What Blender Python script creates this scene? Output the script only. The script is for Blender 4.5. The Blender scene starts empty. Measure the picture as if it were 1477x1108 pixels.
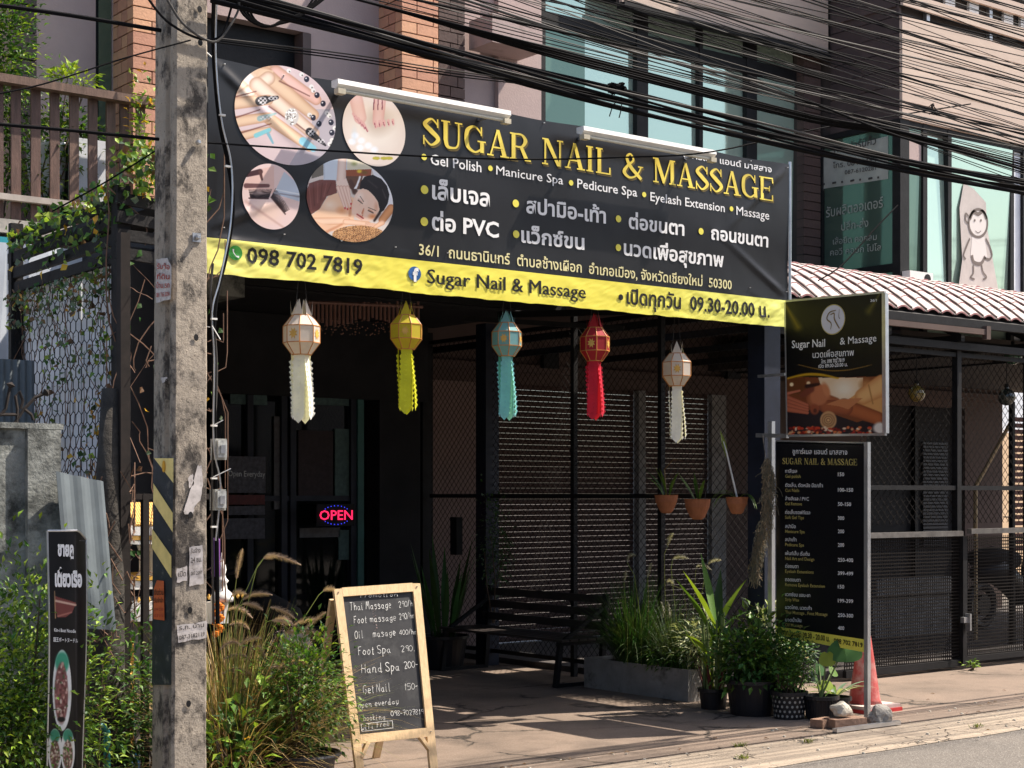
import bpy, math, random
import numpy as np
from mathutils import Vector, Matrix, noise as mnoise
random.seed(7); np.random.seed(7)
R = math.radians
V = Vector
scn = bpy.context.scene
COL = scn.collection

# ------------------------------------------------------------------ camera
EYE = 1.55; FPX = 2320.0; CX = 738.5; HY = 715.0; W, H = 1477.0, 1108.0
CA, SA = math.cos(R(52)), math.sin(R(52))
cam_d = bpy.data.cameras.new('camera'); cam = bpy.data.objects.new('camera', cam_d); COL.objects.link(cam)
cam_d.sensor_width = 36; cam_d.lens = FPX / W * 36; cam_d.shift_y = (HY - H / 2) / W
cam_d.clip_start = .1; cam_d.clip_end = 2000
cam.location = (0, 0, EYE); cam.rotation_euler = (R(90), 0, R(52 - 90))
scn.camera = cam
# ------------------------------------------------------------------ light
SUNV = V((.66, -.25, 1.0)).normalized()            # towards the sun
elev = math.asin(SUNV.z)
wd = bpy.data.worlds.new('World'); scn.world = wd; wd.use_nodes = True
nt = wd.node_tree; bg = nt.nodes['Background']
sky = nt.nodes.new('ShaderNodeTexSky'); sky.sky_type = 'NISHITA'; sky.sun_disc = False
sky.sun_elevation = elev; sky.sun_rotation = math.atan2(SUNV.x, SUNV.y)
sky.dust_density = 3.0; sky.air_density = 1.0
nt.links.new(sky.outputs[0], bg.inputs[0]); bg.inputs[1].default_value = .115
sl = bpy.data.lights.new('sun', 'SUN'); sl.energy = 5.0; sl.angle = R(.5); sl.color = (1, .9, .78)
so = bpy.data.objects.new('sun', sl); COL.objects.link(so)
so.rotation_euler = SUNV.to_track_quat('Z', 'Y').to_euler(); so.location = (10, -5, 30)
vs = scn.view_settings; vs.view_transform = 'Standard'; vs.look = 'None'; vs.gamma = 1; vs.exposure = 0.95; vs.use_curve_mapping = False
scn.cycles.max_bounces = 6

# ------------------------------------------------------------------ photo geometry -> place
def rd(px): return (px - CX) / FPX
def XY(px, Y):                       # X where the sight line of column px meets the plane Y
    t = rd(px); return Y * (CA + t * SA) / (SA - t * CA)
def YX(px, X):                       # Y where it meets the plane X
    t = rd(px); return X * (SA - t * CA) / (CA + t * SA)
def dep(X, Y): return CA * X + SA * Y
def ZP(py, X, Y): return EYE + (HY - py) * dep(X, Y) / FPX
def PY_(px, py, Y): X = XY(px, Y); return V((X, Y, ZP(py, X, Y)))
def PX_(px, py, X): Y = YX(px, X); return V((X, Y, ZP(py, X, Y)))
def G(px, py, z=0):
    d = (EYE - z) * FPX / (py - HY); r = rd(px) * d
    return V((CA * d + SA * r, SA * d - CA * r, z))
def ray(px, py, o, n):
    r = rd(px); v = V((CA + SA * r, SA - CA * r, (HY - py) / FPX)); c = V((0, 0, EYE))
    return c + v * ((o - c).dot(n) / v.dot(n))

# ------------------------------------------------------------------ objects
WL = {}
def thing(name, label, cat, loc=(0, 0, 0), group=None):
    o = bpy.data.objects.new(name, None); COL.objects.link(o); o.location = loc; o.empty_display_size = .1
    o['label'] = label; o['category'] = cat
    if group: o['group'] = group
    WL[o.name] = V(loc); return o
def tag(o, label=None, cat=None, group=None, kind=None):
    if label: o['label'] = label
    if cat: o['category'] = cat
    if group: o['group'] = group
    if kind: o['kind'] = kind
    return o
def part_empty(name, parent, loc):
    o = bpy.data.objects.new(name, None); COL.objects.link(o); o.parent = parent
    o.location = V(loc) - WL[parent.name]; WL[o.name] = V(loc); return o
def link(name, me, parent=None, loc=(0, 0, 0)):
    o = bpy.data.objects.new(name, me); COL.objects.link(o)
    WL[o.name] = V(loc)
    if parent is not None: o.parent = parent; o.location = V(loc) - WL[parent.name]
    else: o.location = loc
    return o
def copy_tree(o, parent=None, src=None):
    c = o.copy(); COL.objects.link(c); c.parent = parent
    WL[c.name] = WL.get(o.name, V()).copy()
    for ch in KIDS.get(o.name, [x for x in o.children]): copy_tree(ch, c)
    return c
KIDS = {}

class MB:
    def __init__(s): s.v = []; s.f = []; s.m = []; s.mi = 0
    def add(s, vs, fs):
        n = len(s.v); s.v += [tuple(x) for x in vs]
        for f in fs: s.f.append(tuple(i + n for i in f)); s.m.append(s.mi)
        return s
    def box(s, a, b):
        x0, y0, z0 = a; x1, y1, z1 = b
        return s.add([(x0,y0,z0),(x1,y0,z0),(x1,y1,z0),(x0,y1,z0),(x0,y0,z1),(x1,y0,z1),(x1,y1,z1),(x0,y1,z1)],
                     [(0,3,2,1),(4,5,6,7),(0,1,5,4),(1,2,6,5),(2,3,7,6),(3,0,4,7)])
    def bar(s, p, q, w, h, up=(0, 0, 1)):          # rectangular bar from p to q
        p, q = V(p), V(q); d = (q - p).normalized(); u = V(up)
        a = d.cross(u)
        if a.length < 1e-4: a = d.cross(V((0, 1, 0)))
        a.normalize(); b = a.cross(d); a *= w / 2; b *= h / 2
        vs = [p-a-b, p+a-b, p+a+b, p-a+b, q-a-b, q+a-b, q+a+b, q-a+b]
        return s.add(vs, [(0,1,2,3),(7,6,5,4),(0,4,5,1),(1,5,6,2),(2,6,7,3),(3,7,4,0)])
    def tube(s, pts, r, n=6, cap=True):
        pts = [V(p) for p in pts]; m = len(pts); rs = r if hasattr(r, '__len__') else [r] * m
        base = []; prev = None
        for i, p in enumerate(pts):
            d = (pts[min(i+1, m-1)] - pts[max(i-1, 0)])
            d = d.normalized() if d.length > 1e-9 else V((0, 0, 1))
            a = prev - d * prev.dot(d) if prev is not None else d.orthogonal()
            if a.length < 1e-5: a = d.orthogonal()
            a.normalize(); prev = a; b = d.cross(a)
            base += [p + (a * math.cos(2*math.pi*k/n) + b * math.sin(2*math.pi*k/n)) * rs[i] for k in range(n)]
        fs = [(i*n+k, i*n+(k+1) % n, (i+1)*n+(k+1) % n, (i+1)*n+k) for i in range(m-1) for k in range(n)]
        if cap: fs += [tuple(range(n-1, -1, -1)), tuple((m-1)*n+k for k in range(n))]
        return s.add(base, fs)
    def lathe(s, prof, c=(0, 0, 0), n=20, rot=0, cap=True):
        c = V(c); vs = []
        for r, z in prof: vs += [c + V((r*math.cos(rot+2*math.pi*k/n), r*math.sin(rot+2*math.pi*k/n), z)) for k in range(n)]
        m = len(prof); fs = [(i*n+k, i*n+(k+1) % n, (i+1)*n+(k+1) % n, (i+1)*n+k) for i in range(m-1) for k in range(n)]
        if cap: fs += [tuple(range(n-1, -1, -1)), tuple((m-1)*n+k for k in range(n))]
        return s.add(vs, fs)
    def quad(s, a, b, c, d): return s.add([a, b, c, d], [(0, 1, 2, 3)])
    def leaf(s, p, d, nrm, L, w, fold=.25, droop=.15):
        p = V(p); d = V(d).normalized(); sd = d.cross(V(nrm))
        if sd.length < 1e-4: sd = d.orthogonal()
        sd.normalize(); n = sd.cross(d)
        m = p + d*L*.45; t = p + d*L - n*L*droop; u = n*w*fold
        return s.add([p, m + sd*w/2 + u, t, m - sd*w/2 + u, m], [(0, 1, 4), (1, 2, 4), (4, 2, 3), (0, 4, 3)])
    def blade(s, p, d, L, w, droop, n=6, up=V((0, 0, 1)), tipw=.08, mid=.35):    # arching strap leaf or grass blade
        p = V(p); d = V(d).normalized(); sd = d.cross(up)
        if sd.length < 1e-3: sd = V((random.random()-.5, random.random()-.5, 0))
        sd.normalize(); vs = []; q = p.copy(); v = d.copy()
        for i in range(n+1):
            t = i / n; ww = w * (min(1, .45 + t/mid*.55) if t < mid else 1 - (1-tipw)*((t-mid)/(1-mid))**1.4)
            nn = sd.cross(v).normalized()
            vs += [q - sd*ww/2 + nn*ww*.12, q, q + sd*ww/2 + nn*ww*.12]
            q = q + v*L/n; v = (v + V((0, 0, -droop/n))).normalized()
        fs = []
        for i in range(n):
            a = i*3; fs += [(a, a+1, a+4, a+3), (a+1, a+2, a+5, a+4)]
        return s.add(vs, fs)
    def mesh(s, name, mats, off=V((0, 0, 0)), smooth=False):
        me = bpy.data.meshes.new(name); o = V(off)
        me.from_pydata([(x-o.x, y-o.y, z-o.z) for x, y, z in s.v], [], s.f)
        for m in (mats if isinstance(mats, (list, tuple)) else [mats]): me.materials.append(m)
        me.polygons.foreach_set('material_index', s.m)
        if smooth: me.polygons.foreach_set('use_smooth', [True]*len(s.f))
        me.update(); return me
    def build(s, name, mats, parent=None, loc=None, smooth=False, kind=None, label=None):
        if loc is None: loc = WL[parent.name] if parent is not None else V((0, 0, 0))
        o = link(name, s.mesh(name, mats, V(loc), smooth), parent, loc)
        if kind: o['kind'] = kind
        if label: o['label'] = label
        return o
_BM = {}
def piece(name, parent, a, b, m, label=None, jit=0):      # box piece, mesh data shared by size
    a, b = V(a), V(b); c = (a+b)/2; d = b-a
    k = (tuple(round(x, 3) for x in d), m.name)
    if k not in _BM: _BM[k] = MB().box(-d/2, d/2).mesh(name, m)
    o = link(name, _BM[k], parent, c)
    if jit: o.location += V([random.uniform(-jit, jit) for _ in range(3)])
    if label: o['label'] = label
    return o

# ------------------------------------------------------------------ materials
_M = {}
def lin(c): return tuple(((x/255)/12.92 if x/255 <= .04045 else ((x/255+.055)/1.055)**2.4) for x in c)
def mat(name, col, rough=.7, var=.15, vs_=6, bump=0, bs=40, metal=0, spec=.4, emit=0, island=0, trans=0, coat=0, stretch=None, dark=None, dth=.55, dsc=3, alpha=1):
    if name in _M: return _M[name]
    m = bpy.data.materials.new(name); m.use_nodes = True; n = m.node_tree; L = n.links; N = n.nodes
    p = N['Principled BSDF']; p.inputs['Roughness'].default_value = rough; p.inputs['Metallic'].default_value = metal
    p.inputs['Specular IOR Level'].default_value = spec; p.inputs['Coat Weight'].default_value = coat
    tc = N.new('ShaderNodeTexCoord'); src = tc.outputs['Object']
    if stretch:
        mp = N.new('ShaderNodeMapping'); mp.inputs['Scale'].default_value = stretch; L.new(src, mp.inputs[0]); src = mp.outputs[0]
    def noise(sc, det=5, ro=.6):
        t = N.new('ShaderNodeTexNoise'); t.inputs['Scale'].default_value = sc; t.inputs['Detail'].default_value = det
        t.inputs['Roughness'].default_value = ro; L.new(src, t.inputs['Vector']); return t.outputs[0]
    def mr(x, a, b, c, d):
        t = N.new('ShaderNodeMapRange'); L.new(x, t.inputs[0])
        for i, q in enumerate((a, b, c, d)): t.inputs[i+1].default_value = q
        return t.outputs[0]
    c3 = (*col, 1); cs = None
    def mix(fac, a, b, mode='MIX'):
        t = N.new('ShaderNodeMix'); t.data_type = 'RGBA'; t.blend_type = mode
        if isinstance(fac, float): t.inputs[0].default_value = fac
        else: L.new(fac, t.inputs[0])
        for i, q in ((6, a), (7, b)):
            if isinstance(q, tuple): t.inputs[i].default_value = q
            else: L.new(q, t.inputs[i])
        return t.outputs[2]
    cs = c3
    if var:
        f = mr(noise(vs_), .3, .7, 0, 1)
        cs = mix(f, tuple(x*(1-var) for x in col)+(1,), tuple(min(1, x*(1+var)) for x in col)+(1,))
    if island:
        g = N.new('ShaderNodeNewGeometry'); oi = N.new('ShaderNodeObjectInfo')
        r = N.new('ShaderNodeMath'); r.operation = 'ADD'; L.new(g.outputs['Random Per Island'], r.inputs[0]); L.new(oi.outputs['Random'], r.inputs[1])
        fr = N.new('ShaderNodeMath'); fr.operation = 'FRACT'; L.new(r.outputs[0], fr.inputs[0])
        v = mr(fr.outputs[0], 0, 1, 1-island, 1+island)
        hs = N.new('ShaderNodeHueSaturation'); L.new(v, hs.inputs['Value'])
        hh = mr(fr.outputs[0], 0, 1, .5-island*.05, .5+island*.05); L.new(hh, hs.inputs['Hue'])
        if isinstance(cs, tuple): hs.inputs['Color'].default_value = cs
        else: L.new(cs, hs.inputs['Color'])
        cs = hs.outputs[0]
    if dark:
        f = mr(noise(dsc, 8, .7), dth-.08, dth+.1, 0, 1); cs = mix(f, cs, (*dark, 1))
    if isinstance(cs, tuple): p.inputs['Base Color'].default_value = cs
    else: L.new(cs, p.inputs['Base Color'])
    if emit: p.inputs['Emission Color'].default_value = c3; p.inputs['Emission Strength'].default_value = emit
    if bump:
        b = N.new('ShaderNodeBump'); b.inputs['Strength'].default_value = min(1, bump); b.inputs['Distance'].default_value = .01*max(1, bump)
        L.new(noise(bs, 6, .65), b.inputs['Height']); L.new(b.outputs[0], p.inputs['Normal'])
    if trans:
        t = N.new('ShaderNodeBsdfTranslucent'); mx = N.new('ShaderNodeMixShader'); mx.inputs[0].default_value = trans
        if isinstance(cs, tuple): t.inputs[0].default_value = cs
        else: L.new(mix(1.0, cs, (1.0, 1.0, .5, 1), 'MULTIPLY'), t.inputs[0])
        L.new(p.outputs[0], mx.inputs[1]); L.new(t.outputs[0], mx.inputs[2]); L.new(mx.outputs[0], N['Material Output'].inputs[0])
    if alpha < 1:
        t = N.new('ShaderNodeBsdfTransparent'); mx = N.new('ShaderNodeMixShader'); mx.inputs[0].default_value = alpha
        L.new(t.outputs[0], mx.inputs[1]); L.new(p.outputs[0], mx.inputs[2]); L.new(mx.outputs[0], N['Material Output'].inputs[0])
    _M[name] = m; return m
def vcol_mat(name, rough=.4, spec=.4, coat=0, bump=0):
    m = bpy.data.materials.new(name); m.use_nodes = True; N = m.node_tree.nodes; L = m.node_tree.links
    p = N['Principled BSDF']; p.inputs['Roughness'].default_value = rough; p.inputs['Coat Weight'].default_value = coat
    p.inputs['Specular IOR Level'].default_value = spec
    a = N.new('ShaderNodeVertexColor'); a.layer_name = 'print'; L.new(a.outputs[0], p.inputs['Base Color'])
    return m
# ---- palette (real base colours)
C_ = dict
m_blk = mat('black_metal', (.010, .010, .011), .6, .3, 8, bump=.2, spec=.25)
m_mesh = mat('dull_black_wire', (.012, .010, .009), .85, .3, 8, spec=.1)
m_blue = mat('navy_painted_steel', (.012, .016, .03), .45, .3, 8)
m_steel = mat('galvanised_steel', (.42, .43, .44), .35, .25, 12, metal=.75)
m_alu = mat('aluminium', (.62, .63, .64), .3, .12, 10, metal=.8)
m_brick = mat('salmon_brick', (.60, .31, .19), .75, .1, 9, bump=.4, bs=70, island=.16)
m_mort = mat('dark_mortar', (.055, .045, .04), .9)
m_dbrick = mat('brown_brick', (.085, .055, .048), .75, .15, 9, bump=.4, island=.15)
m_mauve = mat('mauve_render', (.42, .325, .305), .85, .07, 3, bump=.25, bs=60, dark=(.22, .165, .155), dth=.66, dsc=2)
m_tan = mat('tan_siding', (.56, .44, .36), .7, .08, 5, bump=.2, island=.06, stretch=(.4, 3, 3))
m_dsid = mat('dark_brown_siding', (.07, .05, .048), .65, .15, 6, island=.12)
m_wood = mat('brown_stained_wood', (.13, .075, .055), .65, .35, 9, bump=.35, bs=50, stretch=(4, 4, .6), island=.2)
m_soot = mat('weathered_black_wood', (.011, .010, .010), .85, .4, 8, bump=.4)
m_dark = mat('interior_shade_dark', (.018, .018, .021), .8, .3, 3)  # near-black base carries the deep indoor shade in its colour
m_dwall = mat('interior_brown_wall', (.105, .072, .062), .85, .12, 3)
m_shut = mat('brown_shutter_slats', (.085, .05, .042), .85, .12, 5, island=.06)
m_wht = mat('white_paint', (.72, .71, .68), .5, .08, 8)
m_offw = mat('off_white_panel', (.74, .77, .82), .6, .12, 4)
m_cwall = mat('mossy_concrete', (.27, .28, .26), .9, .3, 5, bump=.9, bs=45, dark=(.035, .038, .035), dth=.52, dsc=4)
m_grey = mat('cement_grey', (.26, .25, .235), .85, .2, 6, bump=.5, bs=50, dark=(.09, .08, .07), dth=.62, dsc=5)
m_pot = mat('black_plastic', (.012, .012, .015), .4, .2, 10)
m_terra = mat('terracotta', (.36, .13, .06), .8, .2, 14, bump=.3)
m_soil = mat('potting_soil', (.03, .022, .016), .95, .4, 30, bump=1, bs=80)
m_gold = mat('gold_paint', (.62, .36, .07), .45, .2, 15)
m_red = mat('red_plastic', (.45, .03, .03), .5, .2, 8)
m_bamboo = mat('bamboo', (.5, .35, .18), .6, .2, 20)
m_wire = mat('black_cable', (.006, .006, .007), .8, 0, spec=.06)
m_wire2 = mat('grey_cable', (.07, .066, .062), .7, 0, spec=.15)
m_zinc = mat('corrugated_zinc', (.13, .155, .17), .55, .2, 5, metal=.2, dark=(.1, .085, .07), dth=.68)
m_pine = mat('pale_pine', (.66, .47, .26), .6, .16, 10, bump=.25, stretch=(8, 8, .8), dark=(.42, .24, .11), dth=.68, dsc=6)
m_board = mat('chalkboard_black', (.022, .022, .024), .6, .4, 4, dark=(.05, .05, .05), dth=.6, dsc=7)
m_chalk = mat('chalk', (.75, .75, .72), .9, .2, 60)
m_teal = mat('teal_frame', (.05, .15, .14), .5, .2, 4)
def glass(name, col, rough, fac):
    m = bpy.data.materials.new(name); m.use_nodes = True; N = m.node_tree.nodes; L = m.node_tree.links
    p = N['Principled BSDF']; p.inputs['Base Color'].default_value = (*col, 1); p.inputs['Roughness'].default_value = rough
    p.inputs['Metallic'].default_value = fac
    t = N.new('ShaderNodeTexNoise'); t.inputs['Scale'].default_value = .9; t.inputs['Detail'].default_value = 1
    b = N.new('ShaderNodeBump'); b.inputs['Strength'].default_value = .12; b.inputs['Distance'].default_value = .05
    c = N.new('ShaderNodeTexCoord'); L.new(c.outputs['Object'], t.inputs[0]); L.new(t.outputs[0], b.inputs['Height']); L.new(b.outputs[0], p.inputs['Normal'])
    return m
m_glass = glass('teal_reflective_glass', (.50, .66, .55), .05, .55)
m_glassd = glass('dark_teal_glass', (.14, .22, .17), .06, .6)
m_glassb = mat('dark_room_glass', (.004, .006, .006), .05, 0, spec=.5)  # near-black colour stands in for the unlit shop behind the pane
# foliage
def leafm(n, c, isl=.35, tr=.3): return mat(n, c, .5, .2, 5, island=isl, trans=tr, spec=.35)
m_leaf = leafm('mid_green_leaf', (.10, .19, .025)); m_leafd = leafm('deep_green_leaf', (.04, .10, .02)); m_leafl = leafm('lime_leaf', (.27, .38, .04))
m_leafy = leafm('yellow_leaf', (.55, .3, .03)); m_leafb = leafm('dry_leaf', (.16, .09, .045)); m_leafg = leafm('grey_green_leaf', (.13, .19, .12))
m_straw = leafm('straw_blade', (.44, .31, .14)); m_grs = leafm('grass_blade', (.19, .21, .05)); m_plume = leafm('grass_plume', (.5, .37, .29), .15, .45)
m_stem = mat('brown_stem', (.09, .06, .04), .8, .2, 20); m_gstem = mat('green_stem', (.12, .16, .05), .6, .2, 20)
m_vari = leafm('variegated_leaf', (.42, .45, .25)); m_bark = mat('tree_bark', (.045, .04, .034), .95, .4, 12, bump=1.5, bs=25)

def ground_mat(name, col, col2, crack, stain, speck=0, bumpd=.004):
    m = bpy.data.materials.new(name); m.use_nodes = True; N = m.node_tree.nodes; L = m.node_tree.links
    p = N['Principled BSDF']; p.inputs['Roughness'].default_value = .9; p.inputs['Specular IOR Level'].default_value = .25
    tc = N.new('ShaderNodeTexCoord')
    def nz(sc, det=6, ro=.65):
        t = N.new('ShaderNodeTexNoise'); t.inputs['Scale'].default_value = sc; t.inputs['Detail'].default_value = det; t.inputs['Roughness'].default_value = ro
        L.new(tc.outputs['Object'], t.inputs[0]); return t
    def ramp(x, a, b, c=0, d=1):
        t = N.new('ShaderNodeMapRange'); L.new(x, t.inputs[0]); t.inputs[1].default_value = a; t.inputs[2].default_value = b; t.inputs[3].default_value = c; t.inputs[4].default_value = d; return t.outputs[0]
    def mix(f, a, b):
        t = N.new('ShaderNodeMix'); t.data_type = 'RGBA'; L.new(f, t.inputs[0])
        for i, q in ((6, a), (7, b)):
            if isinstance(q, tuple): t.inputs[i].default_value = (*q, 1)
            else: L.new(q, t.inputs[i])
        return t.outputs[2]
    c = mix(ramp(nz(1.3).outputs[0], .35, .65), col, col2)
    c = mix(ramp(nz(.55, 8, .75).outputs[0], .52, .7), c, stain)
    c = mix(ramp(nz(9, 8, .8).outputs[0], .58, .75, 0, .6), c, stain)
    g = nz(75, 4, .7); c = mix(ramp(g.outputs[0], .35, .75, 0, .35+speck), c, tuple(x*.45 for x in col))
    if speck: c = mix(ramp(nz(110, 2).outputs[0], .57, .68, 0, speck), c, (.5, .47, .42))
    h = ramp(g.outputs[0], 0, 1)
    if crack:
        d = nz(3, 5); vm = N.new('ShaderNodeVectorMath'); vm.operation = 'MULTIPLY_ADD'; L.new(d.outputs['Color'], vm.inputs[0]); vm.inputs[1].default_value = (.35,)*3; L.new(tc.outputs['Object'], vm.inputs[2])
        v = N.new('ShaderNodeTexVoronoi'); v.feature = 'DISTANCE_TO_EDGE'; v.inputs['Scale'].default_value = crack; L.new(vm.outputs[0], v.inputs[0])
        k = ramp(v.outputs[0], 0, .018, 1, 0)
        mk = N.new('ShaderNodeMath'); mk.operation = 'MULTIPLY'; L.new(k, mk.inputs[0]); L.new(ramp(nz(1.1, 2).outputs[0], .42, .55), mk.inputs[1])
        c = mix(mk.outputs[0], c, (.03, .026, .022))
        ad = N.new('ShaderNodeMath'); ad.operation = 'MULTIPLY_ADD'; L.new(mk.outputs[0], ad.inputs[0]); ad.inputs[1].default_value = -2; L.new(h, ad.inputs[2]); h = ad.outputs[0]
    L.new(c, p.inputs[0]); b = N.new('ShaderNodeBump'); b.inputs['Strength'].default_value = .8; b.inputs['Distance'].default_value = bumpd
    L.new(h, b.inputs['Height']); L.new(b.outputs[0], p.inputs['Normal']); return m
m_slab = ground_mat('forecourt_concrete', (.26, .195, .15), (.175, .135, .105), .75, (.085, .066, .053), .25)
m_edge = ground_mat('cracked_concrete_edge', (.43, .35, .265), (.32, .26, .2), 2.2, (.13, .105, .085), .2, .008)
m_asph = ground_mat('worn_asphalt', (.22, .195, .17), (.16, .145, .128), 0, (.10, .088, .078), .6, .014)

# ================================================================== SETTING
ob = thing('opposite_building', 'plain two storey building across the street that the windows reflect', 'building', (10, -9, 0)); m_ob = mat('opposite_render', (.34, .31, .28), .85, .1, 1)
piece('wall', ob, (-30, -12, -.02), (50, -9, 5.6), m_ob)
for k in range(26): piece('window', ob, (-28+k*3, -8.999, 4.2), (-26.6+k*3, -8.95, 5.2), m_blk); piece('shop_opening', ob, (-28.4+k*3, -8.999, 0), (-26.2+k*3, -8.94, 2.7), m_blk)

def sheet(name, x0, x1, y0, y1, z, m, th=None):
    b = MB(); b.box((x0, y0, z - (th or .004)), (x1, y1, z)); return tag(b.build(name, m), kind='structure')
tag(MB().quad((-500, -500, -.03), (500, -500, -.03), (500, 500, -.03), (-500, 500, -.03)).build('ground', m_asph), kind='structure')
b = MB()       # street edge strip, broken surface with a ragged asphalt side
n = 90; xs = [-4 + i*.35 for i in range(n)]; row = []
for i, x in enumerate(xs): row += [(x, 6.42 + .10*mnoise.noise(V((x*.9, 0, 3))) + .03*mnoise.noise(V((x*6, 0, 1))), -.026), (x, 6.50 + .10*mnoise.noise(V((x*.9, 0, 3))), -.012), (x, 6.985, -.004)]
b.add(row, [(i*3+k, (i+1)*3+k, (i+1)*3+k+1, i*3+k+1) for i in range(n-1) for k in (0, 1)])
tag(b.build('road_edge', m_edge), kind='structure')
m_dflr = mat('dark_floor_tiles', (.075, .065, .06), .7, .3, 3, bump=.3)
pave = sheet('pavement', -4, 26, 7.0, 7.245, 0, m_slab, .1)
fore = sheet('forecourt_floor', -4, 26, 7.262, 13.2, 0, m_slab, .1)
fl2 = sheet('neighbour_floor', 9.1, 26, 9.05, 13.0, .05, m_dflr, .05)

# ------------------------------------------------------------------ the shop-house: upper front
WY = 11.35
bld = thing('shophouse', 'pale mauve upper storey with salmon brick pillars and wide teal window above the banner', 'building', (8, WY, 0))
def wallp(name, x0, x1, z0, z1, y=WY, th=.2, m=m_mauve, parent=bld, label=None): return piece(name, parent, (x0, y, z0), (x1, y+th, z1), m, label)
xw = lambda px, y=WY: XY(px, y)
TOP = 7.6
wallp('wall', xw(50), xw(138), 3.3, TOP)
wallp('wall', xw(162), 5.6, 3.3, TOP)
wallp('wall', 5.6, 6.78, 5.32, TOP)
wallp('wall', 6.78, xw(775), 3.3, TOP)
wallp('wall', xw(775), 12.86, 6.3, TOP)
wallp('wall', xw(713), xw(775)-.002, 3.3, 6.6, WY-.06, .058)
bx0, bx1 = XY(700, 11.05), XY(772, 11.05)
piece('ledge', bld, (bx0, 10.95, ZP(62, bx0, 11)), (bx1, WY-.064, ZP(20, bx0, 11)), m_mauve)
# dark siding far left, as planks
x1 = xw(50)
for k in range(19):
    z = 3.5 + k*.2; piece('plank', bld, (x1-1.2, WY-.05, z), (x1-.004, WY, z+.188), m_dsid, jit=.002)
wallp('wall_backing', x1-1.2, x1-.004, 3.3, TOP, WY+.002, m=m_mort)
# narrow dark window strip by the pillar
w = piece('window', bld, (xw(138)+.002, WY+.03, 3.3), (xw(162)-.002, WY+.09, TOP), m_blk)
piece('pane', w, (xw(143), WY+.01, 3.35), (xw(161), WY+.027, TOP-.1), m_glassd)
# recessed window behind the pole
w = piece('window', bld, (5.602, WY+.12, 3.3), (6.778, WY+.18, 5.318), m_blk)
for k in range(12): piece('louvre', w, (5.66+k*.092, WY+.06, 3.4), (5.66+k*.092+.074, WY+.112, 4.75), m_glassd)
piece('reveal', bld, (6.70, WY-.02, 3.3), (6.776, WY+.115, 5.31), m_dsid)
# brick pillars
BH, BJ, BL = .0835, .009, .31
def pillar(x0, x1, yf, yb, z0, z1, parent, m=m_brick):
    piece('brick_core', parent, (x0+.012, yf+.012, z0), (x1-.002, yb, z1), m_mort)
    k = 0; z = z0
    while z < z1:
        off = 0 if k % 2 else .11
        xs = [x0]; x = x0 + BL - off*1.5
        while x < x1-.05: xs.append(x); x += BL
        xs.append(x1)
        for i in range(len(xs)-1): piece('brick', parent, (xs[i]+(BJ if i else 0), yf, z), (xs[i+1], yf+.1, z+BH), m, jit=.0012)
        ys = [yf+.1, yf+.1+(.1 if k % 2 else .17), yb]
        for i in range(2): piece('brick', parent, (x0, ys[i]+BJ, z), (x0+.09, ys[i+1], z+BH), m, jit=.0012)
        z += BH+BJ; k += 1
pillar(XY(192, 11), XY(192, 11)+.45, 11, WY, 3.3, 6.35, bld)
pillar(XY(580, 11), XY(632, 11), 11, WY, 3.9, 6.6, bld)
xa, xb_ = XY(632, 11.18)+.004, XY(670, 11.18)
piece('brick_core', bld, (xa, 11.2, 3.9), (xb_, WY-.002, 6.7), m_mort)
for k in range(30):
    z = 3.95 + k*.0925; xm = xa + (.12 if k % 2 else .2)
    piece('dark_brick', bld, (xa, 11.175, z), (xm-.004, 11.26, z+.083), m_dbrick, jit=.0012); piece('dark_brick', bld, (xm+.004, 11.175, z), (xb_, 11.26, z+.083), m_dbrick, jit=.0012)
# big teal window
wx0, wx1 = xw(775), 12.60
win = part_empty('window', bld, (10.5, WY, 4)); fr = MB(); yb = WY-.02
for a, c in ((771, 785), (917, 933), (1007, 1012), (1075, 1090)): fr.box((xw(a), yb, 3.6), (xw(c), yb+.12, 6.3))
fr.box((wx0, yb+.01, 5.84), (wx1, yb+.11, 5.96)); fr.box((wx0, yb+.01, 6.18), (wx1, yb+.11, 6.28)); fr.box((wx0, yb+.01, 3.6), (wx1, yb+.11, 3.7))
fr.build('window_frame', m_blk, win)
cuts = [wx0, xw(925), xw(1010), xw(1082), wx1]
for i in range(4):
    for z0, z1 in ((3.7, 5.84), (5.96, 6.18)):
        g = link('pane', MB().box((-(cuts[i+1]-cuts[i])/2, -.006, (z0-z1)/2), ((cuts[i+1]-cuts[i])/2, .006, (z1-z0)/2)).mesh('pane', m_glass), win, ((cuts[i]+cuts[i+1])/2, WY+.04, (z0+z1)/2))
        g.rotation_euler = (R(random.uniform(-.5, 1.6)), 0, R(random.uniform(-.9, .9)))
# inner room seen as darker leaf of glass
piece('pane', win, (xw(785), WY+.015, 3.7), (xw(845), WY+.028, 5.84), m_glassd)
for k in range(34):
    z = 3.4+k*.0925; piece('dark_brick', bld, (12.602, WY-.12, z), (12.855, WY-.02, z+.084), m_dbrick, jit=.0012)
piece('brick_core', bld, (12.604, WY-.1, 3.4), (12.857, WY+.18, 6.29), m_mort)
# tan boards above the window
ts = thing('board_parapet', 'tan horizontal boards over the wide teal window, crossed by cables', 'cladding', (11, 11.1, 6.2))
for k in range(9):
    z = 6.13+k*.172; piece('plank', ts, (9.98, 11.12, z), (12.845, 11.16, z+.164), m_tan, jit=.0015)
piece('backing', ts, (9.98, 11.165, 6.13), (12.845, 11.2, TOP), m_mort)
piece('trim', ts, (9.98, 11.08, 6.08), (12.845, 11.19, 6.125), m_blk)

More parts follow.
